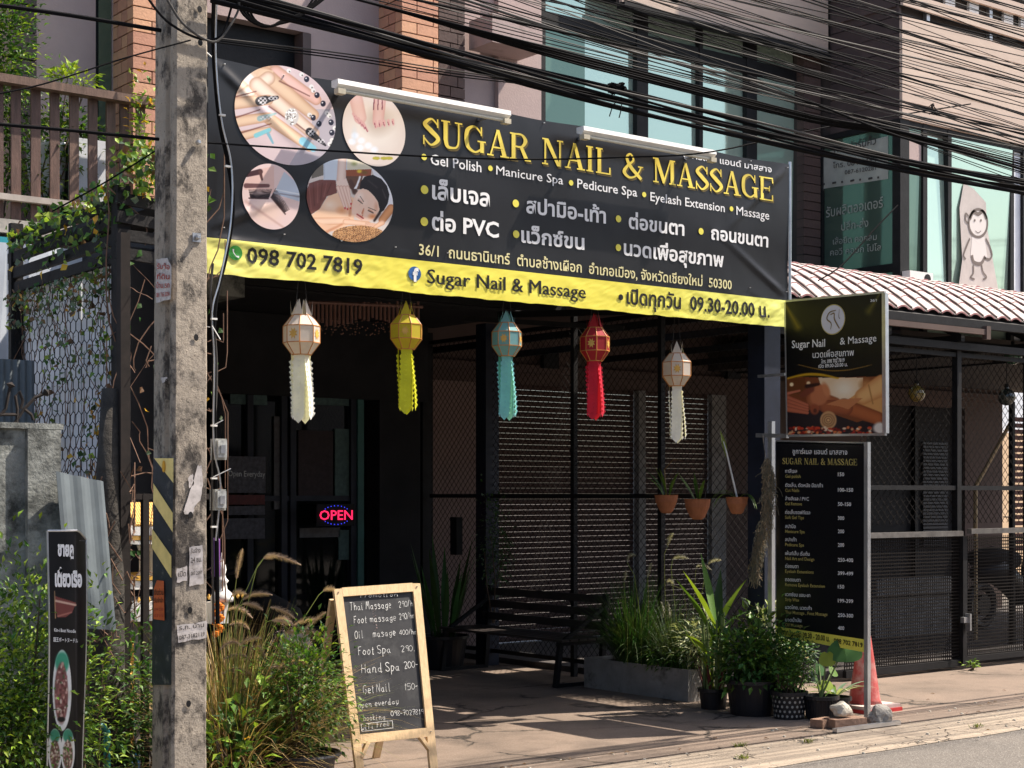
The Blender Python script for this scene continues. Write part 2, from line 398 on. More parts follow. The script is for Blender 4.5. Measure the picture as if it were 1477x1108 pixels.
# ------------------------------------------------------------------ right building, corner with brown boards
BX, BY = 12.88, 10.23
nb = thing('corner_building', 'projecting corner building clad in dark and tan boards with glazed shopfront on its upper floor', 'building', (BX, BY, 0))
zs = 5.3
piece('core', nb, (BX+.04, BY+.04, zs), (19, 13, 9.6), m_mort)
for k in range(12):
    z = zs + k*.172
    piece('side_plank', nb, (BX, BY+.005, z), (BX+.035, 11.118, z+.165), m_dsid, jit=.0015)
for k in range(6):
    z = zs + k*.172; piece('front_plank', nb, (BX, BY-.035, z), (19, BY, z+.165), m_tan, jit=.0015)
# louvre screen above
sc = thing('slat_screen', 'open screen of wide tan slats above the boarded corner building', 'screen', (15, BY, 6.4))
for k in range(8):
    z = 6.42+k*.25; piece('slat', sc, (BX, BY-.05, z), (19, BY-.015, z+.13), m_tan, jit=.003)
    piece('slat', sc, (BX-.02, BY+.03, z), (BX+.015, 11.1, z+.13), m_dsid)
for x in (13.3, 14.35, 15.4, 16.5): piece('post', sc, (x, BY-.01, 6.3), (x+.05, BY+.035, 8.6), m_steel)
for x in (13.6, 14.0, 14.6, 14.9, 15.2, 15.8, 16.2):
    piece('bracket', sc, (x, BY-.012, 6.56), (x+.16, BY+.02, 6.56+random.choice([.1, .12, .35])), m_wht)
# glazed corner
zb = 3.2
fr = MB(); Yb = 11.1
fr.box((BX-.01, BY-.02, zb), (BX+.13, BY+.08, zs)); fr.box((BX-.01, YX(1186, BX), zb), (BX+.08, YX(1172, BX), zs))
zq = ZP(392, BX, 10.9); fr.box((BX, BY+.08, zq-.06), (BX+.06, YX(1186, BX)-.001, zq+.02)); fr.box((BX, BY+.08, zs-.06), (BX+.06, YX(1186, BX)-.001, zs-.002))
for a, c in ((1330, 1336), (1366, 1371), (1456, 1461), (1474, 1480)): fr.box((XY(a, BY), BY-.015, zb), (XY(c, BY), BY+.06, zs))
fr.box((BX+.13, BY-.01, zs-.07), (19, BY+.05, zs-.003)); fr.build('window_frame', m_blk, nb)
piece('pane', nb, (BX+.025, BY+.083, zb), (BX+.04, YX(1187, BX), zs-.06), m_glassd)
e = [BX+.13]+[XY(p, BY) for p in (1333, 1368, 1458, 1477)]+[19]
for i in range(5):
    mm = [m_glassd, m_glass, m_glass, m_offw, m_glass][i]
    g = piece('pane', nb, (e[i], BY+.02, zb), (e[i+1]-.003, BY+.032, zs-.075), mm)
    if i < 3: g.rotation_euler = (R([1, -1.5, 2][i]), 0, R([0, 1.4, -1][i]))
piece('blind', nb, (XY(1297, BY), BY+.003, ZP(232, 13, BY)), (XY(1329, BY), BY+.013, zs-.08), m_mauve)
piece('sill', nb, (BX, BY-.02, zb-.25), (19, 13, zb), m_mort)
# floor slab of the upper storey / ceilings of the ground floor
cl = thing('canopy_roof', 'dark flat roof over the shop forecourt behind the banner', 'roof', (7, 10, 3))
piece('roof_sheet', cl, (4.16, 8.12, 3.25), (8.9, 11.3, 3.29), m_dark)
piece('roof_sheet', cl, (8.903, 8.12, 2.99), (9.85, 8.93, 3.015), m_dark)  # added sheet hidden behind the sign, keeps sun off the forecourt
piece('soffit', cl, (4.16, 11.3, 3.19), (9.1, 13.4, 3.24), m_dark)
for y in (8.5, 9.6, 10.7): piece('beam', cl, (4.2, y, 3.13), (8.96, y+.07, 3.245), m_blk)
cl2 = thing('ceiling_slab', 'dark ceiling slab over the shuttered unit next door', 'roof', (14, 11, 3.2))
piece('slab', cl2, (9.12, 10.5, 3.32), (20, 13.4, 3.5), m_dwall)
cl2b = piece('slab', cl2, (9.79, 9.9, 3.32), (9.9, 10.49, 3.36), m_dwall)

# ------------------------------------------------------------------ ground floor walls
SY = 12.9
ug = thing('shutter_wall', 'brown rendered wall of the unit next door with two grey-brown roller shutters', 'wall', (11, SY, 0))
sxa, sxb = XY(697, SY), XY(1024, SY)
zt = ZP(553, XY(721, SY), SY)
piece('wall', ug, (8.86, SY, zt+.001), (XY(1446, SY), SY+.2, 3.32), m_dwall)
piece('wall', ug, (8.86, SY, 0), (sxa-.002, SY+.2, zt), mat('pinkish_brown_wall', (.24, .165, .14), .85, .1, 3))
piece('lintel', ug, (8.9, SY-.08, zt+.12), (XY(1446, SY), SY-.002, zt+.2), m_dwall)
piece('wall', ug, (XY(1045, SY), SY, 0), (XY(1250, SY), SY+.2, zt), m_dwall)
piece('wall', ug, (XY(1392, SY), SY, 0), (XY(1446, SY), SY+.2, zt), m_dwall)
piece('jamb', ug, (sxb, SY-.03, .05), (XY(1045, SY)-.002, SY+.1, zt-.001), m_grey)
xm0, xm1 = XY(917, SY), XY(927, SY)
piece('jamb', ug, (xm0, SY-.05, .05), (xm1, SY+.1, zt-.001), m_grey)
for a, c in ((sxa, xm0), (xm1, sxb)):
    s = part_empty('roller_shutter', ug, ((a+c)/2, SY, 0)); pr = None
    z = .06
    L_ = c-a-.01; vs2 = []
    prof = [(0, 0), (-.005, .01), (-.009, .028), (-.005, .046), (0, .054)]
    b = MB(); b.add([(q, y, z_) for q in (-L_/2, L_/2) for y, z_ in prof], [(i, i+5, i+6, i+1) for i in range(4)]); me = b.mesh('slat', m_shut)
    while z < zt-.05: link('slat', me, s, ((a+c)/2, SY+.04, z)); z += .056
piece('vent', ug, (XY(772, SY), SY-.14, ZP(533, XY(790, SY), SY)), (XY(794, SY), SY-.085, ZP(508, XY(790, SY), SY)), m_blk)
piece('vent', ug, (XY(1037, SY), SY-.14, ZP(548, XY(1050, SY), SY)), (XY(1056, SY), SY-.085, ZP(525, XY(1050, SY), SY)), m_blk)
# wide dark doorway further right
dd = part_empty('door', ug, (15.8, SY, 0)); x0, x1 = XY(1252, SY), XY(1390, SY); zd = ZP(578, x0, SY)
piece('door_panel', dd, (x0+.02, SY+.1, .05), (x1-.02, SY+.14, zd), m_dark)
for x in (x0, (x0+x1)/2, x1-.06): piece('door_frame', dd, (x, SY+.03, .05), (x+.06, SY+.098, zd), m_blk)
piece('door_frame', dd, (x0, SY+.02, zd-.002), (x1, SY+.1, zd+.07), m_blk)
for k in range(30): piece('louvre', dd, ((x0+x1)/2+.2, SY+.06, .9+k*.045), (x1-.25, SY+.08, .9+k*.045+.03), m_blue)
# lane wall through the right gap, its light colour stands in for sun
lw = thing('lane_wall', 'sunlit beige wall glimpsed through the gap at far right under the awning', 'wall', (22, 15.5, 0))
piece('wall', lw, (19.4, 15.5, 0), (25, 15.7, 2.55), mat('sunlit_beige_render', (.7, .5, .32), .85, .1, 3)); piece('upper_wall', lw, (19.4, 15.55, 2.56), (25, 15.7, 4), m_offw)
# red-brown louvre post at the right edge
rp = thing('louvre_shutter', 'red-brown slatted shutter panel at the right edge under the awning', 'shutter', (13.9, 9.6, 0))
xr = XY(1463, 9.7)
for k in range(22): piece('slat', rp, (xr, 9.7, 1.0+k*.062), (xr+.5, 9.73, 1.0+k*.062+.043), mat('red_brown_slats', (.14, .045, .035), .6, .2, 6))
for x in (xr-.02, xr+.5): piece('frame', rp, (x-.02, 9.69, .05), (x+.02, 9.74, 2.5), m_blk)

# ------------------------------------------------------------------ shop front behind the forecourt
FY = 12.7
sf = thing('spa_entrance', 'dark shop front with glass door and windows deep behind the lanterns', 'shop front', (6.6, FY, 0))
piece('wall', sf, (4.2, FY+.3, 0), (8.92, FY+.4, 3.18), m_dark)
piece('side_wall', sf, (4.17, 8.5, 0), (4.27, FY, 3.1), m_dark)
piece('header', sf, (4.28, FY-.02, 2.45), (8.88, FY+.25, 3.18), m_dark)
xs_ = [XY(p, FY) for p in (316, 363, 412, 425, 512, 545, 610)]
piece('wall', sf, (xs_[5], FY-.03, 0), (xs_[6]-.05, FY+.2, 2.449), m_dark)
for k, (a, c) in enumerate(((0, 1), (1, 2), (3, 4))):
    p = piece('glass_panel', sf, (xs_[a]+.03, FY+.08, .35), (xs_[c]-.03, FY+.09, 2.4), m_glassb)
for x in (xs_[0], xs_[1], xs_[2], xs_[3], xs_[4]): piece('door_frame', sf, (x-.03, FY+.02, 0), (x+.03, FY+.13, 2.448), m_blue)
piece('teal_jamb', sf, (xs_[4]+.032, FY+.0, 0), (xs_[4]+.1, FY+.12, 2.446), m_teal)
for z in (.3, 1.5): piece('rail', sf, (xs_[0]+.031, FY+.04, z), (xs_[4]-.031, FY+.075, z+.05), m_blue)
xq = XY(500, FY+.2)
# curtain and shelf panels behind the glass, room dimness scaled into their colours
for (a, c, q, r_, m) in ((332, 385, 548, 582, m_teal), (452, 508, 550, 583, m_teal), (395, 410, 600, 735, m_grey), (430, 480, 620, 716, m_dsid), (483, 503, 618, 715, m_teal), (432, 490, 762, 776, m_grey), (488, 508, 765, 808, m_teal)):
    piece('dim_room_panel', sf, (XY(a, FY+.06), FY+.055, ZP(r_, XY(a, FY), FY)), (XY(c, FY+.06), FY+.07, ZP(q, XY(a, FY), FY)), mat('dim_'+m.name, tuple(x*.42 for x in ((.2, .35, .34) if m is m_teal else (.3, .3, .32) if m is m_grey else (.08, .05, .06))), .6, .3, 20))
# ================================================================== LETTERING AND PRINT
def txt(body, bold=0):
    c = bpy.data.curves.new('t', 'FONT'); c.body = body; c.size = 1; c.resolution_u = 2; c.offset = bold
    o = bpy.data.objects.new('t', c); COL.objects.link(o)
    me = bpy.data.meshes.new_from_object(o.evaluated_get(bpy.context.evaluated_depsgraph_get()))
    v = np.empty(len(me.vertices)*3); me.vertices.foreach_get('co', v); f = [tuple(p.vertices) for p in me.polygons]
    bpy.data.objects.remove(o); bpy.data.curves.remove(c); bpy.data.meshes.remove(me)
    return v.reshape(-1, 3)[:, :2], f
NOFF = lambda x, z: 0
def put_mesh(name, xy, f, bl, br, h, parent, m, n, mapf=None, off=.004, label=None, up=V((0, 0, 1)), skew=0):
    """xy is drawn with baseline 0 and cap height 1, width as given; it is laid from bl to br, h tall, off along n"""
    w = xy[:, 0].max()-xy[:, 0].min(); x0 = xy[:, 0].min(); ax = (br-bl)/w; b = MB(); vs = []
    for x, y in xy:
        p = bl + ax*(x-x0) + up*(h*y) + n*off
        if mapf: p = mapf(p)
        vs.append(p)
    b.add(vs, f); o = b.build(name, m, parent, label=label)
    if name == 'lettering': o['kind'] = 'stuff'
    return o
_REF = {}
def put_text(body, bl, br, h, parent, m, n, bold=.012, mapf=None, off=.004, name='lettering', ref=None):
    xy, f = txt(body, bold)
    thai = any('\u0e00' <= c <= '\u0e7f' for c in body)
    k = .558 if thai else .69
    if ref: k = ref
    xy = xy.copy(); xy[:, 1] /= k
    if 'M' in body and bold > .005:      # strike twice instead of swelling the outline
        q = (br-bl).normalized()*bold*h*.9; xy, f = txt(body, 0); xy = xy.copy(); xy[:, 1] /= k
        put_mesh(name, xy, f, bl+q, br+q, h, parent, m, n, mapf, off+.0007); bl, br = bl-q*.3, br-q*.3
    return put_mesh(name, xy, f, bl, br, h, parent, m, n, mapf, off)
# serif capitals for the title
def rib(pts, ws, n=10):
    P = [V((*p, 0)) for p in pts]; out = []; W_ = []
    for i in range(len(P)-1):
        a, b, c, d = P[max(i-1, 0)], P[i], P[i+1], P[min(i+2, len(P)-1)]
        for k in range(n):
            t = k/n; out.append(.5*((2*b)+(c-a)*t+(2*a-5*b+4*c-d)*t*t+(3*b-a-3*c+d)*t**3)); W_.append(ws[i]*(1-t)+ws[i+1]*t)
    out.append(P[-1]); W_.append(ws[-1]); vs = []
    for i, p in enumerate(out):
        d = (out[min(i+1, len(out)-1)]-out[max(i-1, 0)]).normalized(); q = V((-d.y, d.x, 0))*W_[i]/2
        vs += [(p-q)[:2], (p+q)[:2]]
    return vs, [(2*i, 2*i+2, 2*i+3, 2*i+1) for i in range(len(out)-1)]
def rect(a, b, c, d): return [(a, b), (c, b), (c, d), (a, d)], [(0, 1, 2, 3)]
def pol(*p): return list(p), [tuple(range(len(p)))]
s_ = .055
def stem(x, w=.15, a=0, b=1, e=.07): return [rect(x, a, x+w, b), rect(x-e, 0, x+w+e, s_), rect(x-e, 1-s_, x+w+e, 1)]
SER = {
 'S': (.68, [rib([(.58, .78), (.36, .97), (.12, .76), (.34, .54), (.60, .27), (.34, .03), (.08, .26)], [.05, .07, .15, .18, .15, .07, .05]), rect(.56, .68, .61, .99), rect(.05, .01, .10, .34)]),
 'U': (.86, [rect(.12, .3, .27, 1), rect(.04, 1-s_, .36, 1), rect(.54, 1-s_, .82, 1), rib([(.195, .32), (.26, .08), (.44, .04), (.61, .10), (.68, .34), (.68, 1)], [.15, .13, .08, .07, .06, .06])]),
 'G': (.88, [rib([(.68, .74), (.44, .965), (.15, .78), (.15, .24), (.44, .035), (.70, .18)], [.05, .07, .15, .15, .07, .08]), rect(.64, .04, .78, .44), rect(.54, .42, .86, .42+s_), rect(.66, .66, .71, .99)]),
 'A': (.88, [pol((.12, 0), (.18, 0), (.46, 1), (.40, 1)), pol((.38, 1), (.50, 1), (.80, 0), (.63, 0)), rect(.22, .30, .66, .36), rect(.03, 0, .28, s_), rect(.54, 0, .88, s_)]),
 'R': (.86, stem(.10) + [rib([(.24, .97), (.50, .96), (.64, .76), (.50, .52), (.24, .50)], [.06, .08, .15, .08, .06]), pol((.40, .52), (.54, .52), (.80, .0), (.63, 0)), rect(.62, 0, .86, s_)]),
 'N': (.92, [rect(.12, 0, .18, 1), rect(.72, 0, .78, 1), pol((.10, 1), (.28, 1), (.79, 0), (.64, 0)), rect(.03, 0, .27, s_), rect(.03, 1-s_, .2, 1), rect(.63, 1-s_, .88, 1)]),
 'I': (.42, stem(.13)), 'L': (.74, stem(.12) + [rect(.27, 0, .68, s_), rect(.62, 0, .68, .28)]),
 'M': (1.08, [rect(.12, 0, .18, 1), rect(.82, 0, .97, 1), pol((.10, 1), (.27, 1), (.58, .1), (.46, .0)), pol((.46, 0), (.53, 0), (.86, 1), (.80, 1)), rect(.03, 0, .27, s_), rect(.03, 1-s_, .2, 1), rect(.75, 0, 1.04, s_), rect(.84, 1-s_, 1.04, 1)]),
 'E': (.80, stem(.10) + [rect(.25, 0, .72, s_), rect(.25, 1-s_, .70, 1), rect(.25, .48, .52, .54), rect(.67, 0, .73, .26), rect(.65, .76, .70, 1), rect(.49, .40, .54, .62)]),
 '&': (.95, [rib([(.86, .50), (.66, .16), (.36, .03), (.12, .22), (.28, .50), (.52, .74), (.40, .97), (.24, .80), (.42, .44), (.86, .02)], [.06, .06, .09, .15, .1, .08, .07, .11, .15, .13]), rect(.72, .48, .95, .53)]),
 ' ': (.42, [])}
def serif(s):
    X, F, x = [], [], 0
    for c in s:
        w, parts = SER[c]
        for v, f in parts:
            n = len(X); X += [(x+a, b) for a, b in v]; F += [tuple(i+n for i in q) for q in f]
        x += w
    return np.array(X), F
# single-stroke hand lettering (chalk)
HND = {'a': '44,24,13,12,21,31,43,44,41,51', 'b': '18,11;14,25,44,43,41,21,12', 'd': '48,41,51;43,24,13,12,21,41', 'e': '13,43,44,25,13,12,21,41', 'f': '48,37,26,21;15,35', 'g': '44,24,13,12,31,43,45,40,2-1,10', 'h': '18,11;13,25,44,41', 'i': '15,11,21;17,16', 'k': '18,11;35,13,41', 'l': '18,11,21', 'm': '15,11;14,25,34,31;34,45,54,51', 'n': '15,11;13,25,44,41,51', 'o': '25,13,12,21,31,43,44,25', 'p': '15,1-2;14,25,44,43,31,11', 'r': '15,11;13,25,35', 's': '44,25,14,33,42,31,11', 't': '27,21,31;15,35', 'u': '15,12,21,31,43;45,41,51', 'v': '15,21,45', 'y': '15,12,21,41;45,41,30,1-1', 'w': '15,21,33,41,55',
 'T': '08,48;28,21', 'F': '18,11;18,48;15,35', 'M': '01,18,24,48,51', 'O': '28,06,03,11,31,43,46,28', 'S': '47,28,07,15,34,42,21,02', 'H': '08,01;48,41;05,44', 'G': '47,28,06,03,11,31,44,24', 'N': '01,08,41,48', 'W': '08,11,25,31,48', 'P': '11,18,38,46,35,14', 'D': '11,18,38,46,43,31,11',
 '0': '28,06,03,21,43,46,28', '1': '16,28,21', '2': '07,28,46,11,41', '3': '08,48,25,43,31,11', '4': '38,03,43;38,31', '5': '48,08,05,35,43,31,01', '7': '08,48,21;15,45', '8': '28,07,24,42,21,02,25,47,28', '9': '45,25,17,38,47,41', '/': '01,39', '.': '11,21', '-': '04,34', '!': '18,13;12,11', ' ': ''}
def hand(s, jit=.35, w=.42):
    X, F, x = [], [], 0
    for c in s:
        st = HND.get(c, ''); mx = 3
        for q in st.split(';'):
            if not q: continue
            pts = []
            for t in q.split(','): pts.append((float(t[0]), float(t[1:])))
            mx = max(mx, max(p[0] for p in pts))
            pts = [(x + a + random.uniform(-jit, jit)*.6 + b*.12, b-1 + random.uniform(-jit, jit)*.6) for a, b in pts]
            v, f = rib(pts, [w*random.uniform(.7, 1.2)]*len(pts), 4); n = len(X); X += [tuple(p) for p in v]; F += [tuple(i+n for i in g) for g in f]
        x += mx + 1.3 if c != ' ' else 3.2
    X = np.array(X, dtype=float); X[:, 1] /= 7; return X, F

class Paint:      # flat print: colours laid on a fine grid of the sheet
    def __init__(s, x, y, base): s.x, s.y = np.asarray(x, float), np.asarray(y, float); s.c = np.tile(np.array(base, float), (len(s.x), 1))
    def mixin(s, a, col): a = np.clip(a, 0, 1)[:, None]; s.c = s.c*(1-a) + np.array(col, float)*a
    def ell(s, cx, cy, rx, ry, col, ang=0, soft=.12, a=1):
        c, t = math.cos(R(ang)), math.sin(R(ang)); dx, dy = s.x-cx, s.y-cy
        d = np.hypot((dx*c+dy*t)/rx, (-dx*t+dy*c)/ry); s.mixin((1-d)/soft*a if soft else (d < 1)*a, col)
    def cap(s, x0, y0, x1, y1, r0, r1, col, edge=None, soft=.25, a=1):
        dx, dy = x1-x0, y1-y0; t = np.clip(((s.x-x0)*dx+(s.y-y0)*dy)/(dx*dx+dy*dy), 0, 1)
        d = np.hypot(s.x-x0-t*dx, s.y-y0-t*dy)/(r0+(r1-r0)*t)
        if edge is not None:
            al = np.clip((1-d)/soft*a*1.6, 0, 1); k = np.clip(d, 0, 1)[:, None]**2.5
            cc = np.array(col)*(1-k) + np.array(edge)*k; s.c = s.c*(1-al[:, None]) + cc*al[:, None]
        else: s.mixin((1-d)/soft*a, col)
    def poly(s, pts, col, a=1):
        ins = np.zeros(len(s.x), bool); n = len(pts)
        for i in range(n):
            x0, y0 = pts[i]; x1, y1 = pts[(i+1) % n]
            if y0 == y1: continue
            k = ((y0 > s.y) != (y1 > s.y)) & (s.x < (x1-x0)*(s.y-y0)/(y1-y0)+x0); ins ^= k
        s.mixin(ins*a, col)
    def speck(s, mask, col, p, a=1): s.mixin(mask*(np.random.rand(len(s.x)) < p)*a, col)
    def grad(s, v, col, a=1): s.mixin(v*a, col)
def set_print(me, c):
    at = me.color_attributes.new('print', 'FLOAT_COLOR', 'POINT'); c = np.clip(c, 0, 255)/255
    l = np.where(c <= .04045, c/12.92, ((c+.055)/1.055)**2.4); out = np.ones((len(c), 4), np.float32); out[:, :3] = l
    at.data.foreach_set('color', out.ravel())
def grid_print(name, fpos, nu, nv, paintf, m, parent, mask=None, smooth=True, toimg=None):
    """fpos(u,v)->world point; paint in photo columns/rows of the print"""
    us, vs_ = np.meshgrid(np.linspace(0, 1, nu), np.linspace(0, 1, nv)); us, vs_ = us.ravel(), vs_.ravel()
    P = np.array([tuple(fpos(u, v)) for u, v in zip(us, vs_)]); q = P - np.array((0, 0, EYE))
    d = CA*q[:, 0]+SA*q[:, 1]; r = SA*q[:, 0]-CA*q[:, 1]; px = CX+FPX*r/d; py = HY-FPX*q[:, 2]/d
    idx = np.arange(nu*nv).reshape(nv, nu); F = np.stack([idx[:-1, :-1], idx[:-1, 1:], idx[1:, 1:], idx[1:, :-1]], -1).reshape(-1, 4)
    if mask is not None:
        ok = mask(us, vs_); F = F[ok[F].all(1)]
    off = np.array(tuple(WL[parent.name])); me = bpy.data.meshes.new(name)
    used = np.unique(F); rm = -np.ones(nu*nv, int); rm[used] = np.arange(len(used)); P = (P-off)[used]; F = rm[F]
    me.from_pydata(P.tolist(), [], F.tolist()); me.materials.append(m)
    me.polygons.foreach_set('use_smooth', [smooth]*len(F)); set_print(me, paintf(px[used], py[used])); me.update()
    return link(name, me, parent, WL[parent.name])
m_vinyl = vcol_mat('printed_vinyl', .33, .5); m_print = vcol_mat('printed_picture', .38, .4)
def flat(n, c, r=.45): return mat(n, c, r, 0, spec=.35)
t_white = flat('white_print', (.8, .8, .8)); t_blk = flat('black_print', (.01, .01, .01)); t_cream = flat('cream_print', (.72, .66, .36))
t_yel = flat('yellow_print', (.78, .70, .10)); t_gold = mat('gold_print', (.80, .60, .09), .4, .35, 4); t_shadow = flat('title_shadow_print', (.12, .085, .02)); t_gsm = flat('dull_gold_print', (.48, .40, .13))

# ================================================================== THE BANNER
BNY = 8.0; NF = V((0, -1, 0))
bx0, bx1 = XY(299, BNY), XY(1137.5, BNY); bz0, bz1 = 2.775, 3.965; bzy = 2.972
ban = thing('shop_banner', 'long black and yellow vinyl banner reading SUGAR NAIL & MASSAGE over the forecourt', 'banner', ((bx0+bx1)/2, BNY, bz0))
def wr(x, z):
    u, v = (x-bx0)/(bx1-bx0), (z-bz0)/(bz1-bz0); y = .012*mnoise.noise(V((x*1.1, z*1.6, 0)))
    for cx, cz, ang in ((bx0, bz1, -.62), (bx0, bzy+.05, .42), (bx0, bzy, -.05), (bx1, bz1, .7), (bx1, bzy+.02, -.5), (bx1, bzy+.02, .55)):
        dx, dz = (x-cx)*(1 if cx == bx0 else -1), z-cz; rr = math.hypot(dx, dz)
        if rr < .95 and rr > 1e-4:
            a = math.atan2(dz, dx); s = (a - (ang if cx == bx0 else -ang))*rr/.028; y -= .011*math.exp(-s*s)*(1-rr/.95)*min(1, rr*6)
    if z < bzy+.05:
        k = min(1, (bzy+.05-z)/.08)*(.35+.65*abs(2*u-1)); y += k*(.004*mnoise.noise(V((x*7+z*9, z*12, 2))) + .0022*mnoise.noise(V((x*24-z*30, z*30, 5))))
    else: y += .0012*mnoise.noise(V((x*8, z*5, 7)))
    return y
def wmap(p): return V((p.x, p.y + wr(p.x, p.z), p.z))
def banner_paint(px, py):
    p = Paint(px, py, (21, 20, 22)); return p.c
def edge_z(x, top):
    if top: return bz1 - .012*math.sin((x-bx0)/(bx1-bx0)*math.pi*5)**2
    return bz0 - .010*mnoise.noise(V((x*2.2, 3, 0))) - .006*mnoise.noise(V((x*9, 3, 0)))
def fb(u, v):
    x = bx0 + (bx1-bx0)*u; z = bzy*(1-v) + edge_z(x, True)*v; return wmap(V((x, BNY, z)))
grid_print('black_sheet', fb, 420, 90, banner_paint, m_vinyl, ban)
def fy(u, v):
    x = bx0 + (bx1-bx0)*u; z = edge_z(x, False)*(1-v) + (bzy-.001)*v; return wmap(V((x, BNY, z)))
def yp(px, py):
    p = Paint(px, py, (236, 224, 88)); t = (px-303)/834
    p.grad(np.clip(1-t/.32, 0, 1)*.75, (232, 230, 140)); p.grad(np.clip((t-.72)/.28, 0, 1)*.8, (220, 226, 130)); return p.c
grid_print('yellow_strip', fy, 620, 34, yp, m_vinyl, ban)
b = MB(); b.box((bx0, BNY+.03, bz0+.03), (bx1, BNY+.055, bz0+.055)); b.box((bx0, BNY+.03, bz1-.05), (bx1, BNY+.055, bz1-.025))
for k in range(5):
    x = bx0+.02+(bx1-bx0-.06)*k/4; b.box((x, BNY+.056, bz0+.03), (x+.025, BNY+.08, bz1-.02))
b.build('frame', m_steel, ban)
b = MB(); pr = [V((bx1+.012, BNY, bz0-.02)), V((bx1+.012, BNY, bz1+.02))]; b.tube(pr, .011, 8); b.build('edge_pole', m_alu, ban)
b = MB()
for k in range(13):
    x = bx0+.1+k*.38
    for z in (bzy+.06, bz1-.03): b.lathe([(.006, 0), (.006, .004)], (x, BNY-.008+wr(x, z), z), 6)
b.tube([(bx0-.02, BNY, bz1+.03), (bx0+.05, BNY-.01, bz1-.02)], .004); b.build('ties', m_wht, ban)
def T(body, x0, yb, yt, x1, m, bold=.018, serif_=False, name='lettering', off=.004, dz=0, dx=0):
    X0, X1 = XY(x0, BNY), XY(x1, BNY); z0 = ZP(yb, X0, BNY); h = ZP(yt, X0, BNY)-z0
    bl, br = V((X0+dx, BNY, z0+dz)), V((X1+dx, BNY, z0+dz))
    if serif_:
        tw = serif(body)[0]; x = 0; w0, w1 = tw[:, 0].min(), tw[:, 0].max(); ax = (br-bl)/(w1-w0)
        for ch in body:
            w = SER[ch][0]
            if ch != ' ':
                xy, f = serif(ch); a, c = xy[:, 0].min(), xy[:, 0].max()
                put_mesh(name, xy, f, bl+ax*(x+a-w0), bl+ax*(x+c-w0), h, ban, m, NF, wmap, off)
            x += w
        return
    return put_text(body, bl, br, h, ban, m, NF, bold, wmap, off, name)
T('SUGAR NAIL & MASSAGE', 609, 208.5, 168.5, 1113.5, t_shadow, serif_=True, name='letter_shadow', off=.004, dz=-.012, dx=.010)
T('SUGAR NAIL & MASSAGE', 609, 208.5, 168.5, 1113.5, t_gold, serif_=True, name='title_letter', off=.006)
for s, a, yb, yt, c in (('Gel Polish', 620, 237.2, 222.5, 694), ('Manicure Spa', 715.5, 251.6, 238.8, 811.5), ('Pedicure Spa', 832, 270.8, 258, 918), ('Eyelash Extension', 937, 289.8, 277.2, 1044.5), ('Massage', 1061, 310, 297.4, 1108.5)): T(s, a, yb, yt, c, t_white, .009)
for s, a, yb, yt, c in (('เล็บเจล', 622, 286.5, 267.5, 706), ('สปามือ-เท้า', 759, 306.5, 289.5, 873), ('ต่อขนตา', 906, 329, 313.5, 986), ('ถอนขนตา', 1024.5, 345, 330.5, 1108), ('ต่อ PVC', 622, 331, 313, 719), ('แว็กซ์ขน', 751.5, 349, 332.5, 842), ('นวดเพื่อสุขภาพ', 899, 367.5, 351.5, 1043)): T(s, a, yb, yt, c, t_white, .026)
T('36/1  ถนนธานินทร์  ตำบลช้างเผือก  อำเภอเมือง, จังหวัดเชียงใหม่  50300', 604, 367.3, 355, 1055, t_cream, .012)
T('ชูการ์เนล แอนด์ มาสสาจ', 985, 226.5, 219.5, 1112, t_white, .012)
T('098 702 7819', 356, 379, 357, 523, t_blk, .02); T('Sugar Nail & Massage', 616, 408.5, 388, 843.5, t_blk, .045)
T('เปิดทุกวัน  09.30-20.00 น.', 904, 438, 421.5, 1109, t_blk, .022)
def disc(name, px, py, r, m, off=.005, n=20, sq=1):
    c = PY_(px, py, BNY); k = r*dep(c.x, c.y)/FPX; b = MB(); vs = [c+NF*off]+[c+NF*off+V((k*1.05*math.cos(2*math.pi*i/n), 0, k*math.sin(2*math.pi*i/n))) for i in range(n)]
    b.add([wmap(v) for v in vs], [(0, i+1, (i+1) % n+1) for i in range(n)]); return b.build(name, m, ban)
for px, py, r in ((610.5, 227, 4.6), (707, 243, 4), (823, 264, 4), (928, 281, 3.8), (1054, 301.5, 3.6), (611, 274, 6.3), (744, 293.5, 5.6), (891, 316, 5), (1010, 334, 4.8), (611, 320, 6.3), (744, 338, 5.6), (891, 357.5, 5)): disc('bullet', px, py, r, t_yel)
disc('bullet', 895, 429, 4.4, t_blk)
disc('phone_icon', 339.5, 365, 10.5, flat('green_print', (.05, .30, .05))); disc('social_icon', 598, 395, 10.5, flat('blue_print', (.03, .12, .34)))
b = MB()     # the f and the handset on the two icons
xy, f = txt('f', .05); xy = xy.copy(); xy[:, 1] /= .69
put_mesh('icon_letter', xy, f, PY_(595, 405, BNY), PY_(603, 406, BNY), .075, ban, t_white, NF, wmap, .008)
v_, f_ = rib([(0, .9), (.1, .5), (.5, .1), (.95, 0)], [.28, .13, .13, .28]); put_mesh('icon_handset', np.array([tuple(q) for q in v_]), f_, PY_(334.5, 370, BNY), PY_(344.5, 371, BNY), .045, ban, t_white, NF, wmap, .008)

